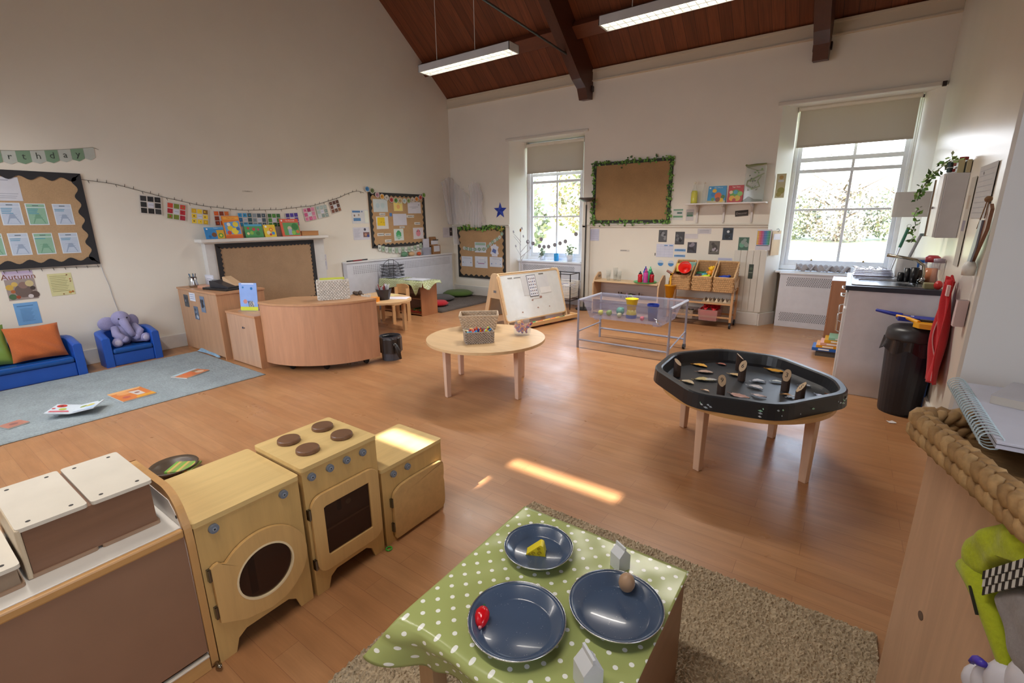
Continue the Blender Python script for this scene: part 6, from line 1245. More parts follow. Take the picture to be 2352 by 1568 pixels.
for k in range(2): m = MB('d6d6d8', 'satin'); m.box(-.018, 0, .03 + k * .54, .55 + k * .54, .76, .88); d = m.build('drawer', t, bevel=.003); m = MB('c8c8c8', 'metal'); m.tube([(-.018, .2 + k * .54, .82), (-.05, .2 + k * .54, .82), (-.05, .38 + k * .54, .82), (-.018, .38 + k * .54, .82)], .007, 6); m.build('handle', d, smooth=True, label='chrome bow handle')
t = thing('worktop', 'grey speckled kitchen worktop with a dark rounded front edge', 'worktop', (.01, 4.80, .902))
m = MB('303645', 'satin'); m.prism(rrect(0, .618, 0, 1.16, .008), 0, .038); m.build('slab', t, bevel=.006)
t = thing('sink', 'stainless steel inset sink and drainer in the worktop', 'sink', (.05, 4.87, .9405))
m = MB('b4b6ba', 'metal'); m.ring(rrect(0, .50, 0, 1.02, .04), rrect(.05, .41, .05, .45, .04), 0, .008); m.box(.02, .45, .5, 1.0, .004, .012); m.build('drainer', t, bevel=.002)
m = MB('8d9096', 'metal'); m.box(.05, .41, .05, .45, -.0005, .001); m.build('bowl', t)
t = thing('mixer_tap', 'chrome swan neck mixer tap on the sink', 'tap', (.515, 5.17, .9485))
m = MB('b0aa98', 'metal'); m.tube([(0, 0, 0), (.01, 0, .08), (.0, .0, .15), (-.05, .01, .19), (-.12, .02, .205), (-.25, .03, .225)], [.016, .012, .012, .012, .012, .014], 10); m.ball((0, 0, .02), (.025, .025, .02), 12); m.build('spout', t, smooth=True)
for s in (-1, 1): m = MB('b8b8b8', 'metal'); m.tube([(0, 0, .03), (.0, .06 * s, .04), (0, .09 * s, .04)], .012, 8); m.ball((0, .09 * s, .045), .018, 10); m.build('tap_lever', t, smooth=True)
for x, y, h, r, lb in ((.385, 5.22, .075, .026, 'short black cup lying left of the row by the sink'), (.425, 5.2, .115, .026, 'black beaker second from the left by the sink'), (.465, 5.16, .125, .03, 'tall black beaker nearest the tap'), (.50, 5.26, .1, .025, 'black beaker half hidden behind the tap')):
    t = thing('black_beaker', lb, 'beaker', (x, y, .9535), 0, 'black beakers beside the sink'); m = MB('17171a', 'satin'); m.lathe([(0, 0), (r * .85, 0), (r, h), (r * .92, h), (r * .8, .006), (0, .006)], n=16); m.build('beaker', t, smooth=True)
t = thing('cutlery_stack', 'stack of shiny cutlery trays at the far end of the sink drainer', 'cutlery', (.10, 5.62, .953), .1); m = MB('a8a6b4', 'metal'); q = random.Random(7)
for k in range(5): m.box(-.05 + .004 * k, .26 - .006 * k, -.08 + .008 * (k % 2), .08, .014 * k, .014 * k + .005)
for k in range(12): x = q.uniform(-.04, .2); m.cyl((x, -.07, .07), (x + q.uniform(-.03, .03), .07, .075), .005, n=5)
m.build('stacked_trays', t)
t = thing('water_jug', 'plastic jug of orange squash with a red lid beside the tap', 'jug', (.575, 5.28, .9405)); m = MB('e08a5a', 'gloss'); m.lathe([(0, .004), (.052, .004), (.046, .13), (0, .13)], n=18); m.build('orange_squash', t, smooth=True)
m = MB('e4dcdc', 'thin'); m.lathe([(.0, 0), (.056, 0), (.046, .19), (.044, .19)], n=18); m.build('jug_body', t, smooth=True); m = MB('b04048', 'satin'); m.lathe([(.048, .18), (.05, .22), (.03, .235), (0, .235)], n=18); m.build('lid', t, smooth=True)
t = thing('water_jug', 'clear plastic jug with a grey pink lid at the wall beside the squash', 'jug', (.59, 5.02, .9405)); m = MB('e0b8b0', 'thin'); m.lathe([(0, 0), (.036, 0), (.033, .2), (.03, .2)], n=18); m.build('jug_body', t, smooth=True); m = MB('9a8c98', 'satin'); m.lathe([(.035, .195), (.035, .225), (0, .23)], n=18); m.build('lid', t, smooth=True)
t = thing('green_sponge_tub', 'low olive tub at the back edge of the worktop', 'tub', (.545, 4.90, .9405)); m = MB('8a8660', 'satin'); m.box(-.035, .035, -.03, .05, 0, .045); m.build('tub_body', t, bevel=.006)
t = thing('red_brush', 'red washing up brush head beside the olive tub', 'brush', (.595, 4.87, .9405)); m = MB('b82a28', 'satin'); m.ball((0, 0, .035), (.028, .03, .035), 10); m.tube([(0, 0, .06), (-.005, .05, .10), (.0, .1, .14)], .007, 6, 'c8c0b0'); m.build('brush_head', t)
t = thing('paper_towel_pack', 'clear bag of crumpled wrap against the wall behind the jugs', 'bag', (.60, 5.45, .9405)); m = MB('d0d2d8', 'clear'); m.grid(lambda u, v: (-.03 + .05 * u + .012 * math.sin(v * 17), -.08 + .16 * v, .0 + .2 * u + .012 * math.sin(u * 21 + v * 13)), 14, 14); m.build('wrap', t)
t = thing('plastic_container', 'translucent white container standing behind the tap', 'container', (.47, 5.72, .9535)); m = MB('c2c0c0', 'satin'); m.prism(rrect(-.10, .12, -.07, .07, .04), 0, .17); m.build('container_body', t, bevel=.02)
t = thing('spray_bottle', 'spray bottle with a blue trigger behind the squash jug', 'bottle', (.54, 5.42, .9405)); m = MB('d0d0d4', 'satin'); m.lathe([(0, 0), (.03, 0), (.03, .12), (.012, .16)], n=12); m.build('bottle_body', t, smooth=True); m = MB('2a6ac0', 'satin'); m.box(-.05, .02, -.01, .01, .16, .185); m.box(-.045, -.03, -.008, .008, .12, .165); m.build('trigger', t, bevel=.003)
# wall cupboard and its top
t = thing('wall_cupboard', 'small white wall cupboard on the right wall above the sink', 'cupboard', (.63, 4.80, 1.335))
m = MB('c7c8cc', 'satin'); m.box(-.125, -.001, 0, .36, 0, .46); m.build('carcass', t, bevel=.003); m = MB('e2e4e6', 'satin'); m.box(-.142, -.126, .002, .18, .005, .455); d = m.build('door', t, bevel=.003); m = MB('b8b8bc', 'metal'); m.ball((-.152, .165, .22), .009, 8); m.build('knob', d)
m = MB('e2e4e6', 'satin'); m.box(-.142, -.126, .184, .358, .005, .455); d = m.build('door', t, bevel=.003); m = MB('b8b8bc', 'metal'); m.ball((-.152, .20, .22), .009, 8); m.build('knob', d)
t = thing('file_box', 'cream box file on top of the white wall cupboard', 'box file', (.555, 4.815, 1.796)); m = MB('b8b18c', 'satin'); m.box(0, .035, 0, .22, 0, .088); m.build('file_body', t, bevel=.002)
t = thing('file_box', 'second cream folder leaning beside the box file on the wall cupboard', 'box file', (.60, 4.80, 1.796)); m = MB('b0a684', 'satin'); m.box(0, .025, 0, .2, 0, .088); m.build('file_body', t, bevel=.002)
t = thing('wire_holder', 'white wire holder with dark cups at the front of the cupboard top', 'holder', (.505, 4.82, 1.796)); m = MB('cfcfcf', 'satin'); m.box(0, .045, 0, .2, 0, .006); 
for z in (.04, .085): m.tube([(0, 0, z), (.045, 0, z), (.045, .2, z), (0, .2, z)], .003, 4, closed=True)
m.build('wire_frame', t); m = MB('1f3a38', 'satin'); m.cyl((.015, .05, .01), (.015, .05, .08), .018, n=10); m.box(.028, .042, .01, .05, .01, .03, '8a2a2a'); m.box(.028, .042, .01, .05, .05, .07, 'a86a60'); m.build('dark_cups', t)
t = thing('red_tin', 'small dark red tin lid on the cream box file', 'tin', (.585, 4.86, 1.8845)); m = MB('8a2a2e', 'gloss'); m.cyl((0, 0, 0), (0, 0, .022), .026, n=16); m.build('tin_body', t, bevel=.003)
t = thing('trailing_ivy', 'artificial ivy trailing from the wall cupboard down to the mop', 'ivy', (0, 0, 0))
leafrope(t, [(.56, 4.84, 1.89), (.50, 4.95, 1.88), (.46, 5.05, 1.82), (.43, 5.12, 1.78), (.41, 5.25, 1.70), (.40, 5.3, 1.62)], 60, 0, IV + ['8aa860', 'a8b890'], 40, .022, 'ivy_strand', .02)
leafrope(t, [(.42, 5.3, 1.56), (.40, 5.3, 1.5), (.43, 5.4, 1.42), (.41, 5.35, 1.35), (.43, 5.3, 1.31), (.39, 5.25, 1.28)], 34, 0, IV + ['8aa860'], 41, .018, 'ivy_strand', .016)
t = thing('wooden_cupboard', 'tall narrow tan board edge between ivy and white cupboard', 'board', (.50, 5.35, 1.33)); m = MB('b59b84', 'woodz'); m.box(0, .125, 0, .02, 0, .45); m.build('side_panel', t); m = MB('6b5a48', 'woodz'); m.box(-.006, 0, 0, .02, 0, .45); m.build('edge_strip', t)
t = thing('paper_dispenser', 'white paper towel dispenser on the wall in the window corner', 'dispenser', (.30, 6.35, 1.485)); m = MB('b9b8b6', 'satin'); m.prism(rrect(0, .328, 0, .30, .03), 0, .245); m.build('dispenser_body', t, bevel=.012)
t = thing('mop', 'mop with a green handle leaning in the corner behind the sink', 'mop', (0, 0, 0)); m = MB('1f6a50', 'satin'); m.cyl((.445, 6.2, 1.385), (.405, 6.2, 1.19), .014, n=8); m.build('green_grip', t); m = MB('c8ccd2', 'metal'); m.cyl((.405, 6.2, 1.19), (.33, 6.2, .75), .010, n=8); m.build('pole', t); m = MB('b8b4b0', 'fab'); m.cyl((.33, 6.2, .75), (.26, 6.2, .0), .01, .05, n=8); m.build('mop_head', t); m = MB('8a8c90', 'metal'); m.tube([(.445 + .016 * math.cos(a), 6.19, 1.40 + .016 * math.sin(a)) for a in [i * PI / 5 for i in range(10)]], .002, 4, closed=True); m.build('hanging_loop', t)
t = thing('broom', 'grey handled broom hanging beside the mop', 'broom', (0, 0, 0)); m = MB('8f9094', 'satin'); m.cyl((.53, 5.95, 1.33), (.44, 5.95, .98), .013, n=8); m.cyl((.44, 5.95, .98), (.40, 5.95, .0), .013, n=8); m.build('pole', t); m = MB('6a7a7c'); m.box(.52, .56, 5.93, 5.97, 1.31, 1.335); m.build('hook_cap', t)
t = thing('cloth_apron', 'bright red apron with white piping hanging on the right wall', 'apron', (0, 0, 0))
def apr(u, v):
    w = .12 + .17 * min(1, v * 1.6); yc = 4.33 - .02 * v; a = u * 2 - 1
    return (.605 - .022 - .022 * math.sin(u * 19 + v * 2.5) - .012 * math.sin(u * 7 - v * 6), yc + a * w * (.9 - .12 * math.sin(v * 5)), 1.06 - .70 * v + .03 * a * a * (1 - v) - .05 * a * v)
m = MB('b81420', 'fab'); m.grid(apr, 34, 30); m.build('apron_cloth', t, smooth=True, solid=.003)
m = MB('d8a8a8', 'satin'); m.tube([Vector(apr(.42 + .18 * math.sin(v * 3.2), v)) + Vector((-.008, 0, 0)) for v in [i / 24 for i in range(25)]], .004, 5); m.tube([Vector(apr(.18 + .2 * (1 - v), v)) + Vector((-.008, 0, 0)) for v in [.55 + i * .018 for i in range(25)]], .003, 5); m.build('white_piping', t)
m = MB('a81820', 'satin'); m.tube([(.60, 4.30, 1.06), (.59, 4.34, 1.10), (.60, 4.38, 1.07)], .008, 6); m.build('neck_loop', t); m = MB('d8b4b4', 'fab'); m.box(.56, .575, 4.18, 4.23, .98, 1.05); m.build('name_patch', t)
t = thing('blue_bin_board', 'blue plastic board standing behind the black bin against the wall', 'board', (.60, 4.52, 0)); m = MB('1f4a8a', 'satin'); m.box(0, .015, 0, .2, 0, .42); m.build('board', t, bevel=.004)
# pedal bin
t = thing('pedal_bin', 'tall black pedal bin with a grey liner against the white kitchen cabinet', 'bin', (.485, 4.60, 0), .0)
m = MB('20242e', 'satin'); m.lathe([(0, 0), (.135, 0), (.14, .02), (.165, .58), (.158, .58), (.13, .01), (0, .01)], n=32, sx=.98); m.build('bin_body', t, smooth=False)
m = MB('26262a', 'gloss'); m.grid(lambda u, v: ((.168 + .006 * math.sin(u * 70) + .006 * math.sin(u * 31) + .02 * max(0, math.cos((u - .52) * 2 * PI)) ** 6 * (1 - v)) * math.cos(2 * PI * u), (.168 + .006 * math.sin(u * 70)) * math.sin(2 * PI * u), .50 + .09 * v + .02 * math.sin(u * 37) * (1 - v)), 90, 5); m.build('bin_liner', t)
m = MB('2c2b2d', 'satin'); m.lathe([(.17, .585), (.172, .60), (.165, .66), (.14, .685), (.05, .695), (0, .695)], n=32); m.build('lid', t, smooth=True)
t = thing('dustpan', 'yellow dustpan brush lying on the black bin lid', 'dustpan', (.47, 4.52, .70), math.radians(-12)); m = MB('e0a018', 'satin'); m.tube([(-.13, .10, .05), (-.05, .06, .045), (.02, .0, .03)], [.012, .014, .018], 8); m.prism([(.0, .02), (.12, .035), (.15, -.02), (.13, -.08), (.03, -.07), (-.01, -.02)], .0, .035); m.build('pan', t, bevel=.01); m = MB('3a3426', 'fab'); m.box(.02, .15, .03, .06, .012, .05); m.build('bristles', t)
t = thing('dustpan', 'dark blue dustpan lying behind the yellow one on the bin', 'dustpan', (.42, 4.66, .72), math.radians(-6)); m = MB('142a9a', 'satin'); m.tube([(-.19, .04, .05), (-.1, .01, .04), (-.02, .0, .03)], [.012, .016, .02], 8); m.prism([(-.06, .05), (.18, .06), (.18, -.08), (-.04, -.07)], 0, .03); m.build('pan', t, bevel=.01); m = MB('d8dce8'); m.box(.03, .05, .0, .03, .0302, .031); m.build('label_spot', t)
t = thing('paper_scrap', 'tiny white torn paper scrap on the floor by the black bin', 'paper', (.43, 4.30, .001), .4); m = MB('cfcac8'); m.add([(-.025, -.02, .002), (.02, -.025, .004), (.03, .0, .002), (.012, .02, .006), (-.01, .012, .003), (-.028, .02, .004)], [(0, 1, 2, 3, 4, 5)]); m.build('scrap', t, solid=.001)
# things hanging on the right wall
t = thing('hanging_boards', 'wooden chopping board and grey slate hung on string at the edge of the right wall', 'boards', mw=wf('R', 3.83, 1.2, .012))
m = MB('8a5f48', 'woodz'); m.prism([(-.10, -.02), (.12, .22), (.13, .33), (.08, .36), (.02, .25), (-.16, .02)], .004, .02); m.build('wooden_board', t, bevel=.003); m = MB('8e95a6', 'satin'); m.prism([(-.12, .02), (-.02, .27), (.04, .27), (.02, .12), (-.04, .02)], .021, .03); m.build('slate', t, bevel=.002)
m = MB('8a6a4a'); m.tube([(-.08, .22, .025), (.0, .38, .02), (.04, .38, .02), (.06, .28, .025)], .003, 5); m.ball((.02, .385, .02), .018, 8); m.build('string', t)
paper('notice_sheet', 'large pale planner sheet on the right wall beside the white cupboard', 'notice', 'R', 4.42, 3.93, 1.48, 1.80, 'b6b4b4', lines(.05, .95, [.9 - .1 * i for i in range(9)], '9a9aa0', .006) + [('o', .3, .85, .03, '6a6a6a')], off=.006)
paper('notice_sheet', 'narrow leaflet strip on the right wall next to the cupboard side', 'notice', 'R', 4.66, 4.48, 1.15, 1.75, 'b8b4aa', [('r', .1, .4, .7, .52, '8a8694'), ('r', .15, .65, .6, .8, 'a89a8a')], off=.006)
t = thing('soap_dispenser', 'clear pump bottle with a white cap fixed to the right wall', 'dispenser', (.595, 3.88, 1.0)); m = MB('c8ccdc', 'thin'); m.lathe([(0, 0), (.03, 0), (.032, .12), (.02, .15)], n=14); m.build('bottle_body', t, smooth=True); m = MB('e4e4e0', 'satin'); m.lathe([(.03, .15), (.034, .20), (.02, .23), (0, .235)], n=14); m.build('cap', t, smooth=True); m = MB('c8b0b0'); m.box(-.02, .03, -.03, .03, -.16, .0); m.build('label_sheet', t)
# brown open unit and books between sink and window
t = thing('brown_bookcase', 'brown open bookcase end between the radiator cover and the sink', 'bookcase', (-.12, 6.40, 0)); m = MB('9a6a4e', 'woodz'); m.box(0, .018, 0, .5, 0, .80); m.build('side_panel', t, bevel=.002); m = MB('9a6a4e', 'woodz'); m.box(.018, .5, -.004, .012, .03, .80); m.build('front_panel', t); m = MB('8f6248', 'woodx'); m.box(.018, .5, 0, .5, .78, .80); m.build('top', t); m = MB('7a5038', 'woodz'); m.box(.018, .5, .48, .5, 0, .8); m.build('back_panel', t)
for k, (c, w, h, lb) in enumerate((('1f5aa8', .34, .035, 'blue folder at the bottom of the floor stack by the bookcase'), ('d8941c', .27, .03, 'orange box second from the bottom of the floor stack'), ('d8a08a', .29, .03, 'pink box third in the floor stack'), ('d8a020', .25, .035, 'yellow box fourth in the floor stack'), ('8ab8a0', .18, .028, 'pale green box topmost of the floor stack'))):
    z = [.06, .096, .127, .158, .194][k]
    t = thing('board_game_box', lb, 'box', (-.20 + .035 * k, 6.05, z), .0, 'stacked boxes by the sink'); m = MB(c, 'satin'); m.box(0, w, 0, .26, 0, h); m.build('box_body', t, bevel=.003); m = MB('e8e4dc'); m.box(.06, .16, -.001, 0, h * .3, h * .75); m.build('label_sheet', t)
t = thing('floor_plinth', 'low dark stand carrying the stack of boxes on the floor', 'stand', (-.16, 6.06, 0)); m = MB('4a4440'); m.box(0, .3, 0, .24, 0, .0595); m.build('stand_body', t)
# ================================================================== FOREGROUND
PL = 'c8a468'
def yz_ring(m, outer, inner, x0, x1, col=None): m.ring(outer, inner, x0, x1, 'x', col)
def knob(t, x, y, z, r=.0165):
    m = MB('6f7784', 'satin'); m.cyl((x, y, z), (x + .011, y, z), r, r * .94, 20); m.cyl((x + .011, y, z), (x + .013, y, z), r * .42, n=12, col='8f97a2'); m.cyl((x + .013, y, z), (x + .0135, y, z), r * .22, n=6, col='23262c'); m.build('control_knob', t, bevel=.0015)
def hinge(t, x, y, z, h=.045):
    m = MB('7e8084', 'metal'); m.box(x - .004, x + .014, y - .008, y + .003, z, z + h); m.cyl((x + .014, y - .004, z), (x + .014, y - .004, z + h), .004, n=8); m.build('hinge', t)
def appliance(label, y0, y1, xb, xf, zt, legs=True, name='toy_stove', base=(0, 0)):
    t = thing(name, label, 'toy kitchen unit', (xf, y0, 0), 0); w = y1 - y0; d = xf - xb
    # local: x = 0 at the front face (towards +x), y along
    m = MB(PL, 'plyz')
    k = .055
    prof = [(0, 0), (.055, 0), (.07, .05), (.10, k + .015), (w - .10, k + .015), (w - .07, .05), (w - .055, 0), (w, 0), (w, zt - .018), (0, zt - .018)] if legs else [(0, 0), (w, 0), (w, zt - .018), (0, zt - .018)]
    m.prism(prof, -.012, 0, 'x'); m.build('front_panel', t, bevel=.002)
    m = MB(PL, 'plyz'); m.box(-d, -.012, 0, .012, 0, zt - .018); m.build('side_panel', t); m = MB(PL, 'plyz'); m.box(-d, -.012, w - .012, w, 0, zt - .018); m.build('side_panel', t)
    m = MB('b08f58', 'plyz'); m.box(-d, -d + .008, .012, w - .012, .05, zt - .02); m.build('back_panel', t)
    m = MB('d0b278', 'plyy'); m.prism(rrect(-d - .005, .006, -.004, w + .004, .012), zt - .018, zt, 'z'); m.build('top_panel', t, bevel=.004)
    return t, w, d
# washer
t, w, d = appliance('plywood toy washing machine with a round window door', .478, .838, -1.99, -1.61, .562, name='toy_washing_machine')
knob(t, 0, .055, .514); knob(t, 0, .297, .516)
cy_, cz_, R1 = .187, .262, .165
out = [(.020, .175), (.020, .385), (.045, .392)] + [(cy_ + R1 * math.cos(math.radians(a)), cz_ + R1 * math.sin(math.radians(a))) for a in range(128, -62, -8)] + [(.26, .075), (.22, .07), (.20, .10)]
def resample(P, n):
    P = P + [P[0]]; L = [0]
    for a, b in zip(P, P[1:]): L.append(L[-1] + math.hypot(b[0] - a[0], b[1] - a[1]))
    o = []
    for i in range(n):
        s = L[-1] * i / n
        for k in range(len(P) - 1):
            if s <= L[k + 1]: f = (s - L[k]) / (L[k + 1] - L[k] + 1e-12); o.append((P[k][0] + (P[k + 1][0] - P[k][0]) * f, P[k][1] + (P[k + 1][1] - P[k][1]) * f)); break
    return o
def match_ring(outer, c, fin):
    """inner loop as function of the angle of each outer point about c"""
    return [fin(math.atan2(p[1] - c[1], p[0] - c[0])) for p in outer]
out = [(.020, .165), (.020, .385), (.043, .393), (.062, .372)] + [(cy_ + R1 * math.cos(math.radians(a)), cz_ + R1 * math.sin(math.radians(a))) for a in range(136, -80, -8)] + [(.19, .098), (.10, .118)]
o = resample(out[::-1], 72); i_ = match_ring(o, (cy_ + .005, cz_), lambda a: (cy_ + .005 + .104 * math.cos(a), cz_ + .104 * math.sin(a)))
m = MB('cba46a', 'plyz'); yz_ring(m, o, i_, .004, .018); dr = m.build('door', t, bevel=.002)
m = MB('e2cfa8', 'satin'); c1 = circ(.105, 40, cy_ + .005, cz_); c2 = circ(.098, 40, cy_ + .005, cz_); m.ring(c1, c2, .003, .019, 'x'); m.build('window_rim', dr, label='pale rim round the window')
m = MB('5a4238', 'smoke'); m.prism(circ(.1, 40, cy_ + .005, cz_), .008, .011, 'x'); m.build('window_pane', dr, label='smoked clear round window')
m = MB('6e4a34', 'plyz'); m.prism(circ(.097, 40, cy_ + .005, cz_), .001, .002, 'x', '8a6a54'); m.box(.0022, .005, .135, .16, .19, .34, '1c1e22'); m.build('dark_interior', t)
hinge(t, 0, .018, .335); hinge(t, 0, .018, .185)
# stove
t, w, d = appliance('plywood toy cooker with four brown hob rings and a glass oven door', .852, 1.203, -1.945, -1.603, .586, name='toy_cooker')
for y in (.037, .118, .197, .278): knob(t, 0, y, .535)
for x, y in ((-.253, .10), (-.108, .098), (-.254, .262), (-.107, .259)):
    m = MB('6e4e38', 'plyx'); m.lathe([(0, 0), (.044, 0), (.047, .004), (.046, .014), (.043, .018), (0, .018)], (x, y, .586), 32); m.build('hob_ring', t)
N = 80
def rr_in(x0, x1, y0, y1, r): return rrect(x0, x1, y0, y1, r, 9)
o = rr_in(.010, .338, .100, .45, .05); i_ = rr_in(.062, .286, .165, .392, .028)
o = [(p[0] - (.014 * math.exp(-((p[1] - .30) / .03) ** 2) if p[0] > .33 else 0), p[1]) for p in o]
o2, i2 = resample(o, N), None
cyo, czo = .174, .278
def rayrect(a, x0, x1, y0, y1):
    c, s = math.cos(a), math.sin(a); t_ = 9
    if c > 1e-6: t_ = min(t_, (x1 - cyo) / c)
    if c < -1e-6: t_ = min(t_, (x0 - cyo) / c)
    if s > 1e-6: t_ = min(t_, (y1 - czo) / s)
    if s < -1e-6: t_ = min(t_, (y0 - czo) / s)
    return (cyo + t_ * c * .985, czo + t_ * s * .985)
i2 = match_ring(o2, (cyo, czo), lambda a: rayrect(a, .062, .286, .165, .392))
m = MB('cba46a', 'plyz'); yz_ring(m, o2, i2, .004, .018); dr = m.build('door', t, bevel=.002)
m = MB('5a4238', 'smoke'); m.box(.008, .011, .06, .288, .163, .394); m.build('window_pane', dr, label='smoked clear oven window')
m = MB('3c2a22', 'plyz'); m.box(.0005, .0015, .058, .29, .16, .397, '86664f'); m.box(.0016, .006, .058, .29, .268, .274, 'c8a888'); m.box(.0016, .004, .13, .15, .33, .397, '1a1c20'); m.cyl((.002, .185, .35), (.006, .185, .35), .012, n=10, col='c8b48a'); m.build('dark_interior', t)
hinge(t, 0, .008, .36); hinge(t, 0, .008, .13)
# small unit
t, w, d = appliance('low plywood toy cupboard with a solid rounded door, furthest of the toy kitchen', 1.222, 1.612, -1.925, -1.61, .402, name='toy_cupboard', legs=False)
knob(t, 0, .068, .352); knob(t, 0, .156, .350)
o = [(.045, .02), (.345, .02), (.378, .03), (.385, .06), (.385, .17), (.378, .19), (.385, .21), (.384, .27), (.372, .288), (.30, .29), (.16, .29), (.09, .283), (.052, .26), (.045, .23)]
o = rnd(o, .012, 3); m = MB('caa56e', 'plyx'); m.prism(o, .004, .019, 'x'); m.build('door', t, bevel=.003); hinge(t, 0, .044, .19); hinge(t, 0, .044, .06)
# sink unit, divider panel, crates
t = thing('toy_sink_unit', 'toy kitchen unit with a white top and dull brown front panel, nearest the viewer', 'toy kitchen unit', (-1.61, -.62, 0))
L_ = 1.07
m = MB('8e6c56', 'satin'); m.box(-.012, -.004, 0, L_, .075, .535); m.build('front_panel', t)
m = MB('c69b62', 'plyy'); m.box(-.016, .0, 0, L_, .0, .055); m.box(-.016, .004, 0, L_, .055, .062, 'd6cdbf'); m.build('plinth', t, bevel=.002)
m = MB('d3cfc9', 'satin'); m.box(-.44, -.012, 0, L_, .545, .563); m.build('white_top', t, bevel=.002)
m = MB('bd8f58', 'plyy'); m.box(-.014, .006, 0, L_, .532, .561); m.build('front_lipping', t, bevel=.006)
m = MB('b08a5c', 'plyz'); m.box(-.44, -.43, 0, L_, 0, .545); m.build('back_panel', t)
t = thing('divider_panel', 'tall curved plywood end panel between white topped unit and toy washing machine', 'panel', (-1.61, .452, 0))
pr_ = [(0, 0), (.008, .50), (.0, .56), (-.03, .62), (-.07, .655), (-.12, .668), (-.43, .662), (-.445, .65), (-.445, 0)]
m = MB('c0935c', 'plyz'); m.prism([(x, z) for x, z in rnd(pr_, .02, 3)], 0, .022, 'y'); m.build('panel_board', t, bevel=.007)
m = MB('d8d4d0', 'satin'); m.prism([(-.012, .02), (-.006, .50), (-.014, .55), (-.045, .605), (-.08, .635), (-.43, .64), (-.43, .02)], -.0016, 0, 'y'); m.build('white_facing', t, label='white facing on the near side')
m = MB('26282c'); 
for x, z in ((-.035, .59), (-.03, .575 - .02), (-.025, .525)): m.cyl((x, -.0016, z), (x, -.0028, z), .006 if z != .555 else .010, n=10)
m.build('screw_holes', t)
m = MB('8a8070', 'metal'); m.ball((.02, .012, .018), (.018, .01, .009), 10); m.build('foot_clip', t, smooth=True)
def crate_box(label, x0, x1, y0, y1, z0, z1, halves, dark='7d5a44'):
    t = thing('wooden_crate', label, 'crate', (x0, y0, z0)); W, D, H = x1 - x0, y1 - y0, z1 - z0
    m = MB(dark, 'plyy'); m.box(.008, W - .006, .01, D - .008, .008, H - .011); m.build('body', t)
    n = halves
    for k in range(n):
        a, b = D * k / n + (.004 if k else 0), D * (k + 1) / n - (.004 if k < n - 1 else 0)
        m = MB('cfc8bb', 'satin'); m.prism(rrect(0, W, a, b, .010, 3), H - .011, H); p = m.build('top_panel', t, bevel=.002)
        for x in (.03, W - .03):
            for y in (a + .03, b - .03): s = MB('2e2c2c'); s.cyl((x, y, H), (x, y, H + .0006), .0055, n=10); s.build('screw', p)
        m = MB('9c7f68', 'plyy'); m.prism(rrect(0, W, a, b, .010, 3), 0, .010); m.build('bottom_panel', t, bevel=.002)
    m = MB('c8b79c', 'plyz'); m.box(-.0, W, -.003, .009, 0, H - .002); m.build('end_panel', t, bevel=.004)
    return t
crate_box('long brown crate with two worn pale lids on the white topped unit', -2.03, -1.70, .118, .425, .5635, .718, 2)
crate_box('lower pale crate at the left picture edge beside the long brown crate', -2.0, -1.68, -.30, .108, .5635, .632, 1, '8c7864')
m = MB('4a3c30', 'satin'); m.grid(lambda u, v: (-3.24 + (.03 + .10 * v) * math.cos(2 * PI * u), .93 + (.03 + .10 * v) * math.sin(2 * PI * u), .004 + .05 * v * v), 32, 5); o = m.build('floor_bowl', smooth=True, solid=.006); tag(o, 'shallow dark bowl on the floor behind the toy washing machine', 'bowl')
t = thing('striped_cloth', 'folded green and yellow striped cloth in the dark floor bowl', 'cloth', (-3.19, .96, .03), .7)
m = MB('6f8a3c')
for k in range(9): m.box(-.075 + .0167 * k, -.075 + .0167 * (k + 1), -.06, .07, .0, .012, ['6a9a3c', 'b89a54', '7d8a4a'][k % 3])
m.build('cloth', t)
t = thing('green_ring', 'tiny green plastic ring on the floor at the foot of the low toy cupboard', 'ring', (-1.585, 1.212, .0)); m = MB('3f9a2c', 'satin'); m.tube([(.013 * math.cos(a), .013 * math.sin(a), .004) for a in [i * PI / 8 for i in range(16)]], .004, 6, closed=True); m.build('ring', t, smooth=True)
# beige rug
m = MB('b3a288', 'shag')
q = random.Random(2); RH = {}
def rg(u, v):
    k = (round(u * 300), round(v * 380))
    if k not in RH: RH[k] = (q.gauss(0, .0016), q.gauss(0, .0016), q.random() ** 1.4)
    a, b, c = RH[k]; e = min(u, 1 - u, v, 1 - v) < 1e-6
    return (-1.225 + 1.5 * u + a, -.10 + 2.0 * v + b, .004 + (.012 * c + .014 if not e else 0))
m.grid(rg, 300, 380); m.box(-1.225, .275, -.10, 1.90, .0005, .006)
tag(m.build('shag_rug'), 'beige shaggy rug under the spotted cloth table', 'rug')
# low table with spotted oilcloth
TX0, TX1, TY0, TY1, TZ = -.865, -.275, .70, 1.30, .442
t = thing('low_table', 'low wooden table hidden under the green spotted cloth in the foreground', 'table', (TX0, TY0, .0))
W, D = TX1 - TX0, TY1 - TY0; zb = .012
m = MB('8a6448', 'woody'); m.box(W - .022, W - .002, .01, D - .004, zb, TZ - .02); m.build('side_panel', t, bevel=.002)
m = MB('a07a5a', 'woodx'); m.box(.002, W - .002, .002, D - .002, TZ - .022, TZ); m.build('tabletop', t)
for x, y in ((.03, .004), (.03, D - .07), (W - .085, .03)): m = MB('b08d68', 'woodz'); m.box(x, x + .055, y, y + .055, zb, TZ - .022); m.build('leg', t, bevel=.003)
m = MB('a07a5a', 'woodx'); m.box(.085, W - .03, .02, .035, .36, TZ - .022); m.build('apron', t)
def smooth01(x): x = max(0, min(1, x)); return x * x * (3 - 2 * x)
m = MB('a3ad6c', 'dots'); m.uva = []
zc = TZ + .004
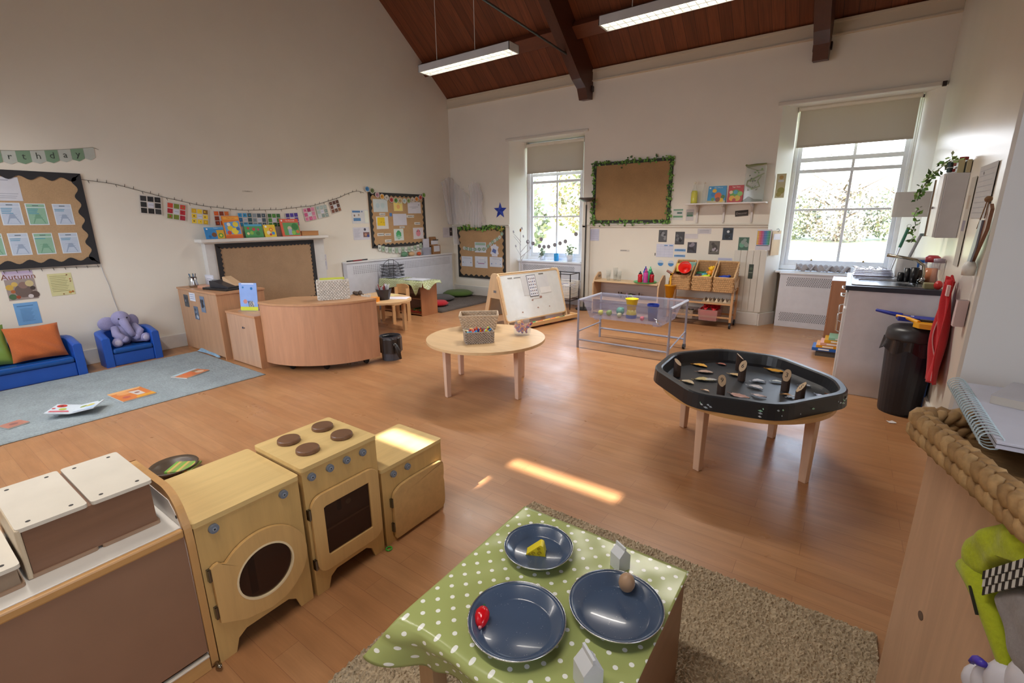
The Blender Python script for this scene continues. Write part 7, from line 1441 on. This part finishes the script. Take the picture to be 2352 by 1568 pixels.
def cl(u, v):
    # u: along x, v: along y; v<0 hangs over the front edge
    X = TX0 - .012 + (W + .018) * u; S = -.16 + (D + .168) * v      # arc-length along y from the front edge
    cor = math.exp(-(u / .11) ** 2)
    drop = min(0, S)
    if S >= -.004: return (X, TY0 + S, zc + .0012 * math.sin(X * 40) * math.sin(S * 31), X, S)
    k = -(S + .004)
    full = .105 + .03 * math.sin(u * 9 + .9)
    kk = k / .156
    dz = full * kk; oy = .010 + .012 * math.sin(u * 17) * kk
    # corner flap swings outwards
    ox = -cor * .075 * kk; oy2 = .075 * cor * kk; fold = .03 * kk * math.exp(-((u - .14) / .05) ** 2)
    return (X + ox, TY0 - .006 - oy - oy2 + fold - .01 * math.sin(PI * min(1, kk * 2)) , zc - dz * (1 - .10 * cor) - .001, X, S)
nu, nv = 90, 70
vs = [cl(i / nu, j / nv) for j in range(nv + 1) for i in range(nu + 1)]
m.v += [p[:3] for p in vs]; w_ = nu + 1
for j in range(nv):
    for i in range(nu): m.f.append((j * w_ + i, j * w_ + i + 1, (j + 1) * w_ + i + 1, (j + 1) * w_ + i)); m.c.append(m.col); m.m.append('dots')
m.uva = [(p[3], p[4], 0) for p in vs]
tag(m.build('tablecloth', smooth=True, solid=.0016), 'green oilcloth with white spots on the low foreground table', 'tablecloth')
ZP = zc + .0035
for x, y, r, lb in ((-.692, 1.11, .112, 'blue speckled enamel plate holding the toy cheese'), (-.587, .835, .131, 'blue speckled enamel plate holding the red radish, nearest the viewer'), (-.392, 1.03, .129, 'blue speckled enamel plate holding the wooden egg')):
    t = thing('enamel_plate', lb, 'plate', (x, y, ZP), 0, 'enamel plates on the spotted cloth')
    m = MB(mat='enamel'); m.lathe([(0, .0), (r * .70, 0), (r * .74, .003), (r * .90, .026), (r * .975, .031), (r * .975, .033), (r * .89, .0285), (r * .725, .006), (r * .68, .003), (0, .003)], n=64); m.build('plate_body', t, smooth=True)
    m = MB('c9ccd0', 'metal'); m.lathe([(r * .975, .030), (r * .992, .031), (r * .992, .034), (r * .975, .034)], n=64, closed=True); m.build('steel_rim', t, smooth=True, label='bare steel rim')
t = thing('toy_cheese', 'yellow wooden toy cheese wedge with printed holes', 'toy food', (-.695, 1.105, ZP + .0035), math.radians(26))
m = MB('e0cc26', 'satin'); m.prism([(-.036, 0), (.030, 0), (.022, .036), (.012, .040)], -.012, .020, 'y'); m.build('wedge', t, bevel=.005)
m = MB('8a6a14')
for a, b, r in ((-.010, .010, .005), (.010, .012, .006), (.008, .028, .004), (-.022, .004, .003)): m.tube([(a + r * math.cos(k * PI / 5), -.0135, b + r * math.sin(k * PI / 5)) for k in range(9)], .0009, 4)
m.build('printed_holes', t)
t = thing('toy_radish', 'red wooden toy radish with a green stub lying on the nearest plate', 'toy food', (-.672, .795, ZP + .024), math.radians(-38)); t.rotation_euler = (math.radians(-80), 0, math.radians(28))
m = MB('c8101c', 'gloss'); m.lathe([(0, -.032), (.008, -.03), (.014, -.022), (.0195, -.006), (.0195, .008), (.013, .02), (.004, .026), (0, .027)], n=20); m.build('root', t, smooth=True); m = MB('d8848a', 'satin'); m.cyl((0, 0, -.031), (0, 0, -.036), .005, .004, 8); m.build('tip', t); m = MB('1f5a2a'); m.cyl((0, 0, .025), (0, .003, .034), .004, .003, 6); m.build('stalk', t)
m = MB('b08f72', 'plyz'); m.lathe([(0, -.03), (.012, -.028), (.020, -.018), (.0235, -.004), (.0215, .012), (.015, .024), (.007, .030), (0, .031)], n=24); o = m.build('wooden_egg', smooth=True); o.location = (-.395, 1.115, ZP + .036); o.rotation_euler = (.25, .1, 0); tag(o, 'plain wooden toy egg resting on the rim side of the right hand plate', 'toy food')
def carton(label, x, y, rz, s, els):
    t = thing('toy_milk_carton', label, 'toy food', (x, y, zc + .002), rz); m = MB('ccd0d6', 'satin'); a = .022 * s; h = .052 * s
    m.box(-a, a, -a, a, 0, h); m.add([(-a, -a, h), (a, -a, h), (a, a, h), (-a, a, h), (-a, 0, h + .024 * s), (a, 0, h + .024 * s)], [(0, 1, 5, 4), (2, 3, 4, 5), (0, 4, 3), (1, 2, 5)]); m.box(-a, a, -.003 * s, .003 * s, h + .018 * s, h + .032 * s); m.build('carton_body', t, bevel=.0008)
    m = MB('d8d8d4')
    for e in els: m.box(*e)
    m.build('printed_label', t)
a = .022
carton('white toy milk carton with a black picture at the back of the spotted table', -.452, 1.205, math.radians(-28), .98, [(-a - .0006, -a, -.016, .016, .010, .048, 'd8d4b0'), (-a - .001, -a - .0004, -.012, .004, .012, .030, '26282c'), (-a - .001, -a - .0004, .004, .012, .028, .044, 'd8c84a')])
a = .0255
carton('white toy milk carton with a pale teal side, cut off by the bottom picture edge', -.362, .80, math.radians(-35), 1.16, [(-a - .0006, -a, -.018, .018, .010, .046, '9fc4c8')])
# ---- cabinet at the right edge
CA = math.radians(16.6); CX, CY, CT = .26, 1.67, .90
t = thing('side_cabinet', 'tall ash veneer cabinet side filling the lower right corner', 'cabinet', (CX, CY, 0), CA)
m = MB('c6a284', 'woodz'); m.box(0, .018, -1.05, 0, .0, CT - .018); m.build('side_panel', t, bevel=.001); m = MB('c6a284', 'woody'); m.box(-.001, .42, -1.05, 0, CT - .018, CT); m.build('top', t, bevel=.001); m = MB('a07a5a', 'woodz'); m.box(.018, .42, -.018, 0, 0, CT - .018); m.build('end_panel', t)
m = MB('56463c', 'satin'); m.cyl((-.0015, -.142, .419), (.0, -.142, .419), .0125, n=18); m.build('cap', t, label='small dark brown plastic screw cap')
t = thing('braided_basket', 'chunky braided water hyacinth basket on top of the ash cabinet', 'basket', (CX + .145, CY - .225, CT + .0005), CA)
def strand(m, P, ph, R_, n, r, amp, freq):
    out = []; N_ = 220
    for i in range(N_):
        s = i / N_; px, py = lp(P, s); a, b = lp(P, s + .002); tx, ty = a - px, b - py; L = math.hypot(tx, ty) or 1; nx, ny = ty / L, -tx / L
        th = 2 * PI * freq * s + ph; out.append((px + nx * amp * math.sin(th), py + ny * amp * math.sin(th), R_ + amp * .75 * math.sin(2 * th)))
    m.tube(out, r, 6, closed=True)
def lp(P, s):
    s = (s % 1) * len(P); k = int(s) % len(P); f = s - int(s); a, b = P[k], P[(k + 1) % len(P)]; return (a[0] + (b[0] - a[0]) * f, a[1] + (b[1] - a[1]) * f)
for lv, zz in enumerate((.024, .058)):
    P = resample(rrect(-.125, .20, -.40, .26, .05, 6), 80)
    for k in range(3): m = MB(['a98558', '9a774c', 'b59264'][k], 'wicker'); strand(m, P, k * 2 * PI / 3, zz, 0, .0135, .0165, 20); m.build('braid', t, smooth=True)
m = MB('8a6a44', 'wicker'); m.prism(rrect(-.11, .19, -.39, .25, .05, 5), 0, .010); m.build('base', t)
t = thing('spiral_notebook', 'open spiral bound notebook lying on the braided basket', 'notebook', (.318, 1.435, .983), math.radians(0))
m = MB('c9cbdc', 'satin'); m.box(.015, .30, 0, .485, 0, .010); m.build('pages', t); m = MB('2c2c34'); m.box(.014, .30, -.001, .487, .0102, .0112); m.build('dark_divider', t); m = MB('d0d2e2', 'satin'); m.box(.014, .302, -.002, .488, .0114, .018); m.build('top_pages', t, bevel=.001)
m = MB('b9cbd2', 'satin')
for k in range(24):
    y = .010 + k * .0203
    m.tube([(.022 * math.cos(a) + .008, y + .003 * math.sin(a), .012 + .019 * math.sin(a)) for a in [i * 2 * PI / 12 for i in range(12)]], .0017, 5, closed=True)
m.build('spiral_wire', t, smooth=True)
t = thing('small_book', 'small cream book lying on the spiral notebook', 'book', (.368, 1.735, 1.0015), math.radians(0)); m = MB('c4bfb8', 'satin'); m.prism([(0, 0), (.19, -.075), (.26, .09), (.075, .17)], 0, .022); m.build('pages', t, bevel=.002); m = MB('b9b6bc', 'satin'); m.prism([(0, 0), (.19, -.075), (.26, .09), (.075, .17)], .0222, .025); m.build('cover', t)
# ---- lime dressing-up costume draped over the cabinet
def heap(m, outline, z0, h, seed, col=None, nz=.008):
    q = random.Random(seed); cx = sum(p[0] for p in outline) / len(outline); cy0 = sum(p[1] for p in outline) / len(outline); P = resample(outline, 64); ph = [q.uniform(0, 6) for _ in range(3)]
    def fn(u, v):
        px, py = lp(P, u); r = math.sin(v * PI / 2) if v < 1 else 1
        x, y = cx + (px - cx) * r, cy0 + (py - cy0) * r
        return (x, y, z0 + h * math.sqrt(max(0, 1 - r * r * .98)) + nz * math.sin(x * 70 + ph[0]) * math.sin(y * 55 + ph[1]) * (1 - r ** 4) - (.03 * r ** 6 if x < .305 else 0))
    m.grid(fn, 64, 14, col)
dn = Vector((math.sin(CA), -math.cos(CA), 0)); nr = Vector((-math.cos(CA), -math.sin(CA), 0))
mwc = Matrix(((dn.x, 0, nr.x, CX), (dn.y, 0, nr.y, CY), (0, 1, 0, 0), (0, 0, 0, 1)))
t = thing('dressing_up_costume', 'lime green dressing up costume with a chequered band hanging over the ash cabinet', 'costume', mw=mwc)
def drape(m, outline, z0, h, seed, nz=.006):
    q = random.Random(seed); cx = sum(p[0] for p in outline) / len(outline); cy0 = sum(p[1] for p in outline) / len(outline); P = resample(outline, 72); ph = [q.uniform(0, 6) for _ in range(3)]
    def fn(u, v):
        px, py = lp(P, u); r = math.sin(v * PI / 2); x, y = cx + (px - cx) * r, cy0 + (py - cy0) * r
        return (x, y, z0 + h * max(0, 1 - r ** 4) ** .5 + nz * math.sin(x * 60 + y * 30 + ph[0]) * math.sin(y * 48 - x * 20 + ph[1]) * (1 - r ** 6))
    m.grid(fn, 72, 16)
m = MB('a9b51e', 'fab'); drape(m, [(.300, .745), (.303, .775), (.318, .80), (.354, .845), (.40, .89), (.449, .93), (.56, .97), (.60, .90), (.50, .86), (.45, .82), (.42, .785), (.40, .745), (.37, .715), (.335, .703), (.308, .712)], .012, .05, 3); m.build('lime_shoulder', t, smooth=True)
m = MB('a9b51e', 'fab'); m.tube([(.345, .735, .038), (.385, .725, .040), (.43, .70, .040), (.472, .665, .038), (.500, .635, .036), (.515, .61, .034)], [.030, .028, .024, .021, .017, .010], 14); m.build('lime_sleeve', t, smooth=True)
m = MB('1c1e14'); m.tube([(.402, .722, .066), (.415, .712, .067), (.428, .698, .066), (.440, .682, .064)], .003, 5); m.build('black_tag', t)
m = MB('8f8a8c', 'fab'); drape(m, [(.432, .745), (.445, .782), (.50, .82), (.60, .86), (.66, .80), (.64, .66), (.56, .64), (.525, .655), (.50, .685), (.47, .715)], .016, .045, 7, .004); m.build('grey_body', t, smooth=True)
cb = MB('c9c9c4')
for i in range(8):
    for j in range(3):
        x0, y0 = .424 + i * .0145 + j * .006, .778 + i * .0165 - j * .015
        for s_ in range(2):
            c_ = '15161a' if (s_ + j) % 2 == 0 else 'c9c9c4'; a_ = (x0 + s_ * .0072, y0 + s_ * .0082)
            cb.add([(a_[0], a_[1], .064), (a_[0] + .0072, a_[1] + .0082, .064), (a_[0] + .0132, a_[1] - .0068, .066), (a_[0] + .006, a_[1] - .015, .066)], [(0, 1, 2, 3)], c_)
cb.build('chequered_band', t, solid=.002)
m = MB('d4d4e0', 'satin'); m.ball((.435, .515, .03), (.024, .038, .026), 14); m.ball((.468, .545, .034), (.026, .045, .026), 14); m.ball((.51, .59, .036), (.034, .05, .03), 14); m.ball((.56, .64, .034), (.04, .06, .03), 14); m.build('white_glove', t, smooth=True)
m = MB('4a3ab8', 'satin'); m.tube([(.462, .592, .060), (.478, .602, .066), (.496, .612, .066)], [.005, .010, .007], 8); m.tube([(.448, .570, .056), (.460, .590, .060)], .006, 6); m.build('purple_trim', t, smooth=True)
RIGHT_FILL = 24  # strength of the added fill lamp on the right
# ================================================================== outside, sky, light, camera
OUT = []
def outside():
    m = MB('9c9d70', 'col'); m.grid(lambda u, v: (-45 + 70 * u, 7.96 + 60 * v, -.35 + 4.07 * min(v, .25) + .6 * max(0, v - .25)), 20, 16); g = m.build('outside_lawn'); tag(g, 'pale sunlit lawn outside the windows', 'lawn', kind='stuff')
    def tree(x, y, h, r, cols, label, seed, n=900, z0=.0, trunk=True, name='garden_tree'):
        q = random.Random(seed)
        gz = -.35 + .0679 * (y - 7.96)
        t = thing(name, label, 'tree', (x, y, min(gz, .67) + z0), 0, 'trees and shrubs outside the windows')
        if trunk:
            m = MB('6d5f50'); m.tube([(0, 0, 0), (.1, 0, h * .4), (0, .1, h * .8)], [.14, .1, .04], 7)
            for k in range(16):
                a = q.uniform(0, 6.28); z = h * q.uniform(.25, .8); L = r * q.uniform(.5, 1.1)
                m.tube([(0, 0, z), (math.cos(a) * L * .5, math.sin(a) * L * .5, z + L * .25), (math.cos(a) * L, math.sin(a) * L, z + L * .5)], [.045, .025, .008], 5)
            m.build('trunk', t)
        m = MB('88923c', 'leaf')
        for k in range(n):
            a = q.uniform(0, 6.28); u = q.uniform(-1, 1); rr = r * q.uniform(.35, 1) ** .5; s = math.sqrt(1 - u * u)
            k_ = .58 if name == 'garden_tree' else .46; c = Vector((math.cos(a) * s * rr, math.sin(a) * s * rr, h * k_ + u * rr * h * (.42 if name == 'garden_tree' else .5) / r)); sz = q.uniform(.06, .14) if name == 'garden_tree' else q.uniform(.035, .09)
            d = Vector((q.gauss(0, 1), q.gauss(0, 1), q.gauss(0, 1))).normalized(); e = d.orthogonal().normalized()
            m.add([c - d * sz, c + e * sz * .7, c + d * sz, c - e * sz * .7], [(0, 1, 2, 3)], q.choice(cols))
        m.build('foliage', t)
    yel = ['b5ac70', 'a8a57c', '92986a', 'b8ac78', 'a09c74', 'b09a74', '6e7450']; gre = ['7c8664', '8a9070', '989a78', '6c785c', 'a4a084']; bro = ['988a78', 'a49482', '8c8a72', 'ae9f90', '7f7c6a']
    for i, (x, y, h, r, c, lb) in enumerate([(-12.5, 15, 4.8, 2.3, yel, 'yellow leaved tree filling the view of the narrow left window'), (-9.3, 13.2, 2.6, 1.3, gre, 'green shrub low in the narrow left window'),
            (-15.5, 20, 6.2, 3.0, gre, 'tall green tree behind the yellow one, seen in the left window'), (-8.6, 17.5, 3.4, 1.7, yel, 'yellow shrub at the right side of the left window'), (-11.0, 12.4, 1.7, 1.2, yel, 'low golden bush just outside the left window')]):
        tree(x, y, h, r, c, lb, i, 1300)
    for i, (x, y, h, r, c) in enumerate([(-4.6, 22, 2.3, 1.5, bro), (-2.5, 22.4, 2.1, 1.5, gre), (-.5, 22, 2.4, 1.5, bro), (1.6, 22.4, 2.2, 1.5, gre), (3.7, 22, 2.5, 1.5, bro)]):
        tree(x, y, h, r, c, ['brown hedge shrub furthest left in the wide window', 'green hedge shrub left of centre in the wide window', 'brown hedge shrub behind the centre bar of the wide window', 'green hedge shrub right of centre in the wide window', 'brown hedge shrub furthest right in the wide window'][i], 20 + i, 2600, -.05, True, 'hedge_shrub')
    q = random.Random(5)
    t = thing('bare_tree', 'bare grey branches reaching across the top of the wide window', 'tree', (-2.6, 15, -.3))
    m = MB('8a8078'); m.tube([(0, 0, 0), (0, 0, 3), (.2, 0, 5.5)], [.13, .1, .04], 7)
    def br(p, d, L, r, k):
        e = p + d * L; m.tube([p, p + d * L * .5 + Vector((0, 0, .05)), e], [r, r * .75, r * .45], 4)
        if k:
            for _ in range(3): br(p + d * L * q.uniform(.4, 1), (d + Vector((q.gauss(0, .5), q.gauss(0, .5), q.gauss(0, .45)))).normalized(), L * .6, r * .5, k - 1)
    for k in range(9): br(Vector((0, 0, 2.6 + k * .3)), Vector((q.choice((1, 1, -1)), q.gauss(0, .4), q.uniform(-.1, .4))).normalized(), 1.6, .035, 3)
    m.build('branches', t)
outside()

w = bpy.data.worlds.new('sky'); SC.world = w; w.use_nodes = True
nt = w.node_tree; bg = nt.nodes['Background']
tc = nt.nodes.new('ShaderNodeTexCoord'); sx = nt.nodes.new('ShaderNodeSeparateXYZ'); nt.links.new(tc.outputs['Generated'], sx.inputs[0])
cr = nt.nodes.new('ShaderNodeValToRGB'); cr.color_ramp.elements[0].position = .0; cr.color_ramp.elements[0].color = (.92, .96, 1, 1)
cr.color_ramp.elements[1].position = .6; cr.color_ramp.elements[1].color = (.50, .69, 1, 1); nt.links.new(sx.outputs['Z'], cr.inputs[0]); nt.links.new(cr.outputs[0], bg.inputs[0])
bg.inputs[1].default_value = SKY if 'SKY' in globals() else 8.0

def portal(loc, rot, sx_, sy_):
    l = bpy.data.lights.new('window_portal', 'AREA'); l.shape = 'RECTANGLE'; l.size = sx_; l.size_y = sy_
    l.cycles.is_portal = True
    o = bpy.data.objects.new('window_portal', l); COL.objects.link(o); o.location = loc; o.rotation_euler = rot
portal((-4.51, 7.98, 1.55), (-PI / 2, 0, 0), 1.2, 1.6)
portal((-.17, 7.98, 1.6), (-PI / 2, 0, 0), 1.3, 1.65)
d = bpy.data.lights.new('window_3_daylight', 'AREA'); d.shape = 'RECTANGLE'; d.size = 1.3; d.size_y = 1.9; d.energy = RIGHT_FILL; d.color = (.80, .88, 1.0); d.spread = math.radians(125)  # fill lamp added inside the unseen right-hand window
do = bpy.data.objects.new('window_3_daylight', d); COL.objects.link(do); do.location = (2.38, .2, 1.6); do.rotation_euler = (0, PI / 2, 0)
for bx in (-5.2, -3.2):  # soft fill lamps added in front of the rear panels, out of view
    d = bpy.data.lights.new('rear_blind_daylight', 'AREA'); d.shape = 'RECTANGLE'; d.size = 1.4; d.size_y = 1.3; d.energy = 38; d.color = (.82, .89, 1.0)
    do = bpy.data.objects.new('rear_blind_daylight', d); COL.objects.link(do); do.location = (bx, -.96, 1.65); do.rotation_euler = (PI / 2 - .35, 0, 0); d.spread = math.radians(110)
s = bpy.data.lights.new('sun', 'SUN'); s.energy = 22; s.angle = math.radians(.8); s.color = (1, .93, .84)
so = bpy.data.objects.new('sun', s); COL.objects.link(so)
so.rotation_euler = Vector((.0, -.7, .66)).to_track_quat('Z', 'Y').to_euler()

cam = bpy.data.cameras.new('camera'); co = bpy.data.objects.new('camera', cam); COL.objects.link(co)
cam.sensor_width = 36; cam.lens = 36 * 1080.643 / 2352; cam.clip_start = .02
r_ = Vector((0.8168291, 0.5767910, -0.0101142)); u_ = Vector((-0.1365615, 0.2103679, 0.9680373)); f_ = Vector((-0.5604829, 0.7893399, -0.2506021))
co.matrix_world = Matrix.Translation((0, 0, 1.5)) @ Matrix((r_, u_, -f_)).transposed().to_4x4()
SC.camera = co
SC.view_settings.view_transform = 'Standard'; SC.view_settings.look = 'None'; SC.view_settings.gamma = 1; SC.view_settings.exposure = 0.12
SC.view_settings.use_curve_mapping = False
cy = SC.cycles; cy.use_denoising = True; cy.max_bounces = 10; cy.diffuse_bounces = 5; cy.transparent_max_bounces = 16; cy.transmission_bounces = 8; cy.sample_clamp_indirect = 6; cy.caustics_reflective = False; cy.caustics_refractive = False
